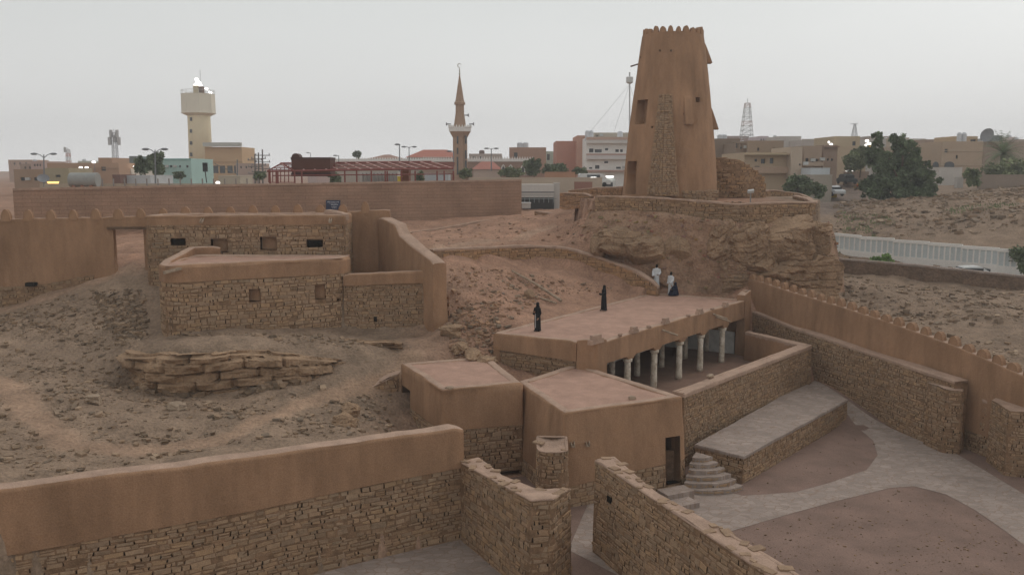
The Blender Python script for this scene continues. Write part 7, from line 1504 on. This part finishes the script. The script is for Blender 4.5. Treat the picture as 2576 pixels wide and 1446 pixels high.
def person(label, foot, h_, face, robe, robe_c, hair_c, arms, trous=None, seated=False, scarf=None, stripe=False, stride=.1, lean=0):
    """face: unit xy direction the person looks; arms: two lists of joints in body space (right, front, up) in metres for 1.7 m height"""
    t = thing('person', label, 'person', foot); s = h_/1.7; f = Vector((face[0], face[1], 0)).normalized(); r = Vector((f.y, -f.x, 0)); F0 = Vector(foot)
    def W(a_, b_, c_): return F0+(r*a_+f*(b_+lean*max(0, c_-.9))+Vector((0,0,c_)))*s
    hz = 1.56; sit = .74 if seated else 0
    mb = MB()   # body: head, neck, torso, arms, legs in one surface
    ell(mb, W(0,.01,hz-sit), (.078*s,.092*s,.115*s)); mb.tube([W(0,0,1.38-sit),W(0,.0,1.5-sit)], [.06*s,.055*s], 10)
    mb.tube([W(0,0,.88-sit),W(0,0,1.1-sit),W(0,0,1.3-sit),W(0,0,1.42-sit)], [.11*s,.10*s,.105*s,.07*s], 12)
    ell(mb, W(0,.103,hz-.02-sit), (.014*s,.02*s,.022*s)); ell(mb, W(.078,0,hz-.01-sit), (.012*s,.018*s,.03*s)); ell(mb, W(-.078,0,hz-.01-sit), (.012*s,.018*s,.03*s)); ell(mb, W(0,.085,hz-.075-sit), (.03*s,.016*s,.012*s))
    for sgn, J in zip((1, -1), arms): mb.tube([W(*q) for q in J], [.05*s,.045*s,.038*s,.028*s][:len(J)], 8)
    if not seated:
        for sgn, fy in ((1, stride), (-1, -stride)): mb.tube([W(.09*sgn,0,.9),W(.09*sgn,fy*.5+.03,.5),W(.08*sgn,fy,.08)], [.085*s,.06*s,.04*s], 8); ell(mb, W(.085*sgn,fy+.06,.035), (.045*s,.1*s,.04*s))
    else:
        for sgn in (1, -1): mb.tube([W(.09*sgn,0,.16),W(.12*sgn,.34,.34),W(.1*sgn,.5,.06)], [.09*s,.065*s,.045*s], 8)
    body = remeshed(mb, 'body', M['skin'], t, .014*s, 1)
    for sgn, J in zip((1, -1), arms):
        hb = MB(); p1, p0 = W(*J[-1]), W(*J[-2]); hand(hb, p1, p1-p0, sgn); hb.build('hand', M['skin'], body, smooth=True)
    for sgn in (1, -1): eb = MB(); ell(eb, W(.03*sgn,.088,hz+.01-sit), (.011,.008,.008), (.1,.08,.07)); eb.build('eye', M['cloth'], body)
    # robe
    mb = MB(); rg = random.Random(int(F0.x*100)); n = 28; rings = []
    prof = robe if robe else [(1.44,.075,.07,0),(1.38,.17,.10,0),(1.28,.20,.12,0),(1.05,.175,.13,0),(.85,.19,.14,0),(.5,.2,.16,0),(.08,.23,.2,0)]
    for (z, rx, ry, oy) in prof:
        row = []
        for k in range(n):
            a_ = 2*math.pi*k/n; fold = 1+.06*max(0, (1.0-z))*math.sin(a_*5+z*2)+.04*max(0, 1-z)*math.sin(a_*9+1); row.append(tuple(W(rx*math.cos(a_)*fold, oy+ry*math.sin(a_)*fold, z-sit*0)))
        rings.append(row)
    vs = sum(rings, []); fs = [(i*n+k, i*n+(k+1) % n, (i+1)*n+(k+1) % n, (i+1)*n+k) for i in range(len(rings)-1) for k in range(n)]; fs += [tuple(range(n)), tuple((len(rings)-1)*n+k for k in range(n))[::-1]]
    mb.add(vs, fs, 0, robe_c)
    for sgn, J in zip((1, -1), arms):
        J2 = [Vector(q) for q in J]; J2[-1] = J2[-2]+(J2[-1]-J2[-2])*.82; mb.tube([W(*q) for q in J2], [.085*s,.082*s,.075*s,.07*s][:len(J2)], 10, 0, robe_c)
    o = remeshed(mb, 'robe', None or mat('robe_cloth', robe_c, rough=.9, var=.08, vscale=6, grain=.05, tint=False), t, .02*s, 1)
    mb = MB()
    if scarf:
        ell(mb, W(0,-.02,hz+.02-sit), (.105*s,.115*s,.13*s)); mb.tube([W(0,-.03,1.5-sit),W(0,-.02,1.42-sit),W(0,0,1.3-sit)], [.1*s,.12*s,.16*s], 12); remeshed(mb, 'head_scarf', mat('scarf_cloth', scarf, tint=False), t, .016*s, 1)
    else: ell(mb, W(0,-.018,hz+.04-sit), (.084*s,.095*s,.095*s)); ell(mb, W(0,-.04,hz-sit), (.08*s,.07*s,.08*s)); remeshed(mb, 'hair', mat('hair', hair_c, tint=False), t, .014*s, 1)
    if stripe: mb = MB(); mb.obox(W(-.03,.19,.62), r*.012*s, f*.012*s, (0,0,.42*s), 0, (.6,.6,.62)); mb.build('robe_trim', M['cloth'], t)
    for sgn, fy in ((1, stride), (-1, -stride)):
        if not seated: mb = MB(); ell(mb, W(.085*sgn,fy+.07,.03), (.05*s,.11*s,.04*s), (.05,.04,.035)); mb.build('shoe', M['cloth'], t, smooth=True)
    return t
BK = (.012,.012,.014); RZ = ZR+.01
abaya = [(1.46,.07,.06,0),(1.38,.18,.12,0),(1.2,.20,.14,0),(1.0,.18,.15,0),(.7,.2,.17,0),(.4,.21,.18,.0),(.1,.2,.17,-.02),(.03,.23,.2,-.03)]
q = az(1352,832,RZ); person('woman in long black robe with a pale front stripe, head bowed, on the roof left', q, 1.58, (-.75,-.65), abaya, BK, BK, [[(.17,0,1.36),(.2,.05,1.12),(.1,.2,1.02),(.0,.26,1.1)],[(-.17,0,1.36),(-.22,-.02,1.1),(-.2,.08,.86),(-.2,.12,.8)]], scarf=BK, stripe=True, stride=.08)
q = az(1519,781,RZ); person('woman in black robe with one arm raised forward, in the roof middle', q, 1.6, (-.9,-.35), abaya, BK, BK, [[(.17,0,1.36),(.25,-.06,1.14),(.3,-.12,.95),(.34,-.16,.86)],[(-.17,0,1.36),(-.22,.08,1.14),(-.12,.3,1.12),(-.08,.42,1.16)]], scarf=BK, stride=.14)
pq = tz(*ay(1650,735,62.3)[:2]); WHt = (.60,.61,.62)
q = ay(1651,722,62.6); person('man in white robe standing behind the end of the curved wall', (q[0],q[1],ay(1650,724,62.6)[2]), 1.7, (-.2,-.95), None, WHt, (.02,.018,.015), [[(.19,0,1.36),(.26,.0,1.12),(.25,.12,.9),(.2,.2,.86)],[(-.19,0,1.36),(-.26,.02,1.12),(-.2,.2,1.0),(-.12,.28,.98)]], stride=.05)
q = ay(1687,742,61.9); person('man in white robe beside the seated woman looking left', (q[0],q[1],ay(1687,744,61.9)[2]), 1.72, (-.8,-.6), None, WHt, (.02,.018,.015), [[(.19,0,1.36),(.26,-.04,1.12),(.26,.02,.88),(.24,.08,.82)],[(-.19,0,1.36),(-.25,.05,1.12),(-.2,.2,.95),(-.15,.28,.92)]], stride=.1)
q = ay(1698,741,61.4); person('woman in dark navy robe sitting low beside the standing man', (q[0],q[1],ay(1698,741,61.4)[2]-.02), 1.6, (-.85,-.5), [(.72,.09,.08,0),(.64,.19,.13,0),(.45,.24,.2,.03),(.25,.3,.34,.12),(.05,.36,.42,.16),(0,.36,.42,.16)], (.012,.016,.035), BK, [[(.17,0,.62),(.24,.1,.42),(.15,.3,.38),(.05,.36,.42)],[(-.17,0,.62),(-.24,.1,.42),(-.12,.28,.5),(-.02,.3,.62)]], scarf=(.012,.016,.035), seated=True)

# ------------------------------------------------------------------ dusty air
mb = MB(); mb.box((-420,-45,-2.2),(420,600,46)); hz = mb.build('haze', [bpy.data.materials.new('dusty_air')]); tag(hz, kind='stuff')
m = hz.data.materials[0]; m.use_nodes = True; m.node_tree.nodes.clear(); o_ = N(m.node_tree, 'ShaderNodeOutputMaterial'); v_ = N(m.node_tree, 'ShaderNodeVolumePrincipled')
v_.inputs['Color'].default_value = (.93,.93,.93,1); v_.inputs['Density'].default_value = (.0008); v_.inputs['Anisotropy'].default_value = .2; m.node_tree.links.new(v_.outputs[0], o_.inputs['Volume'])
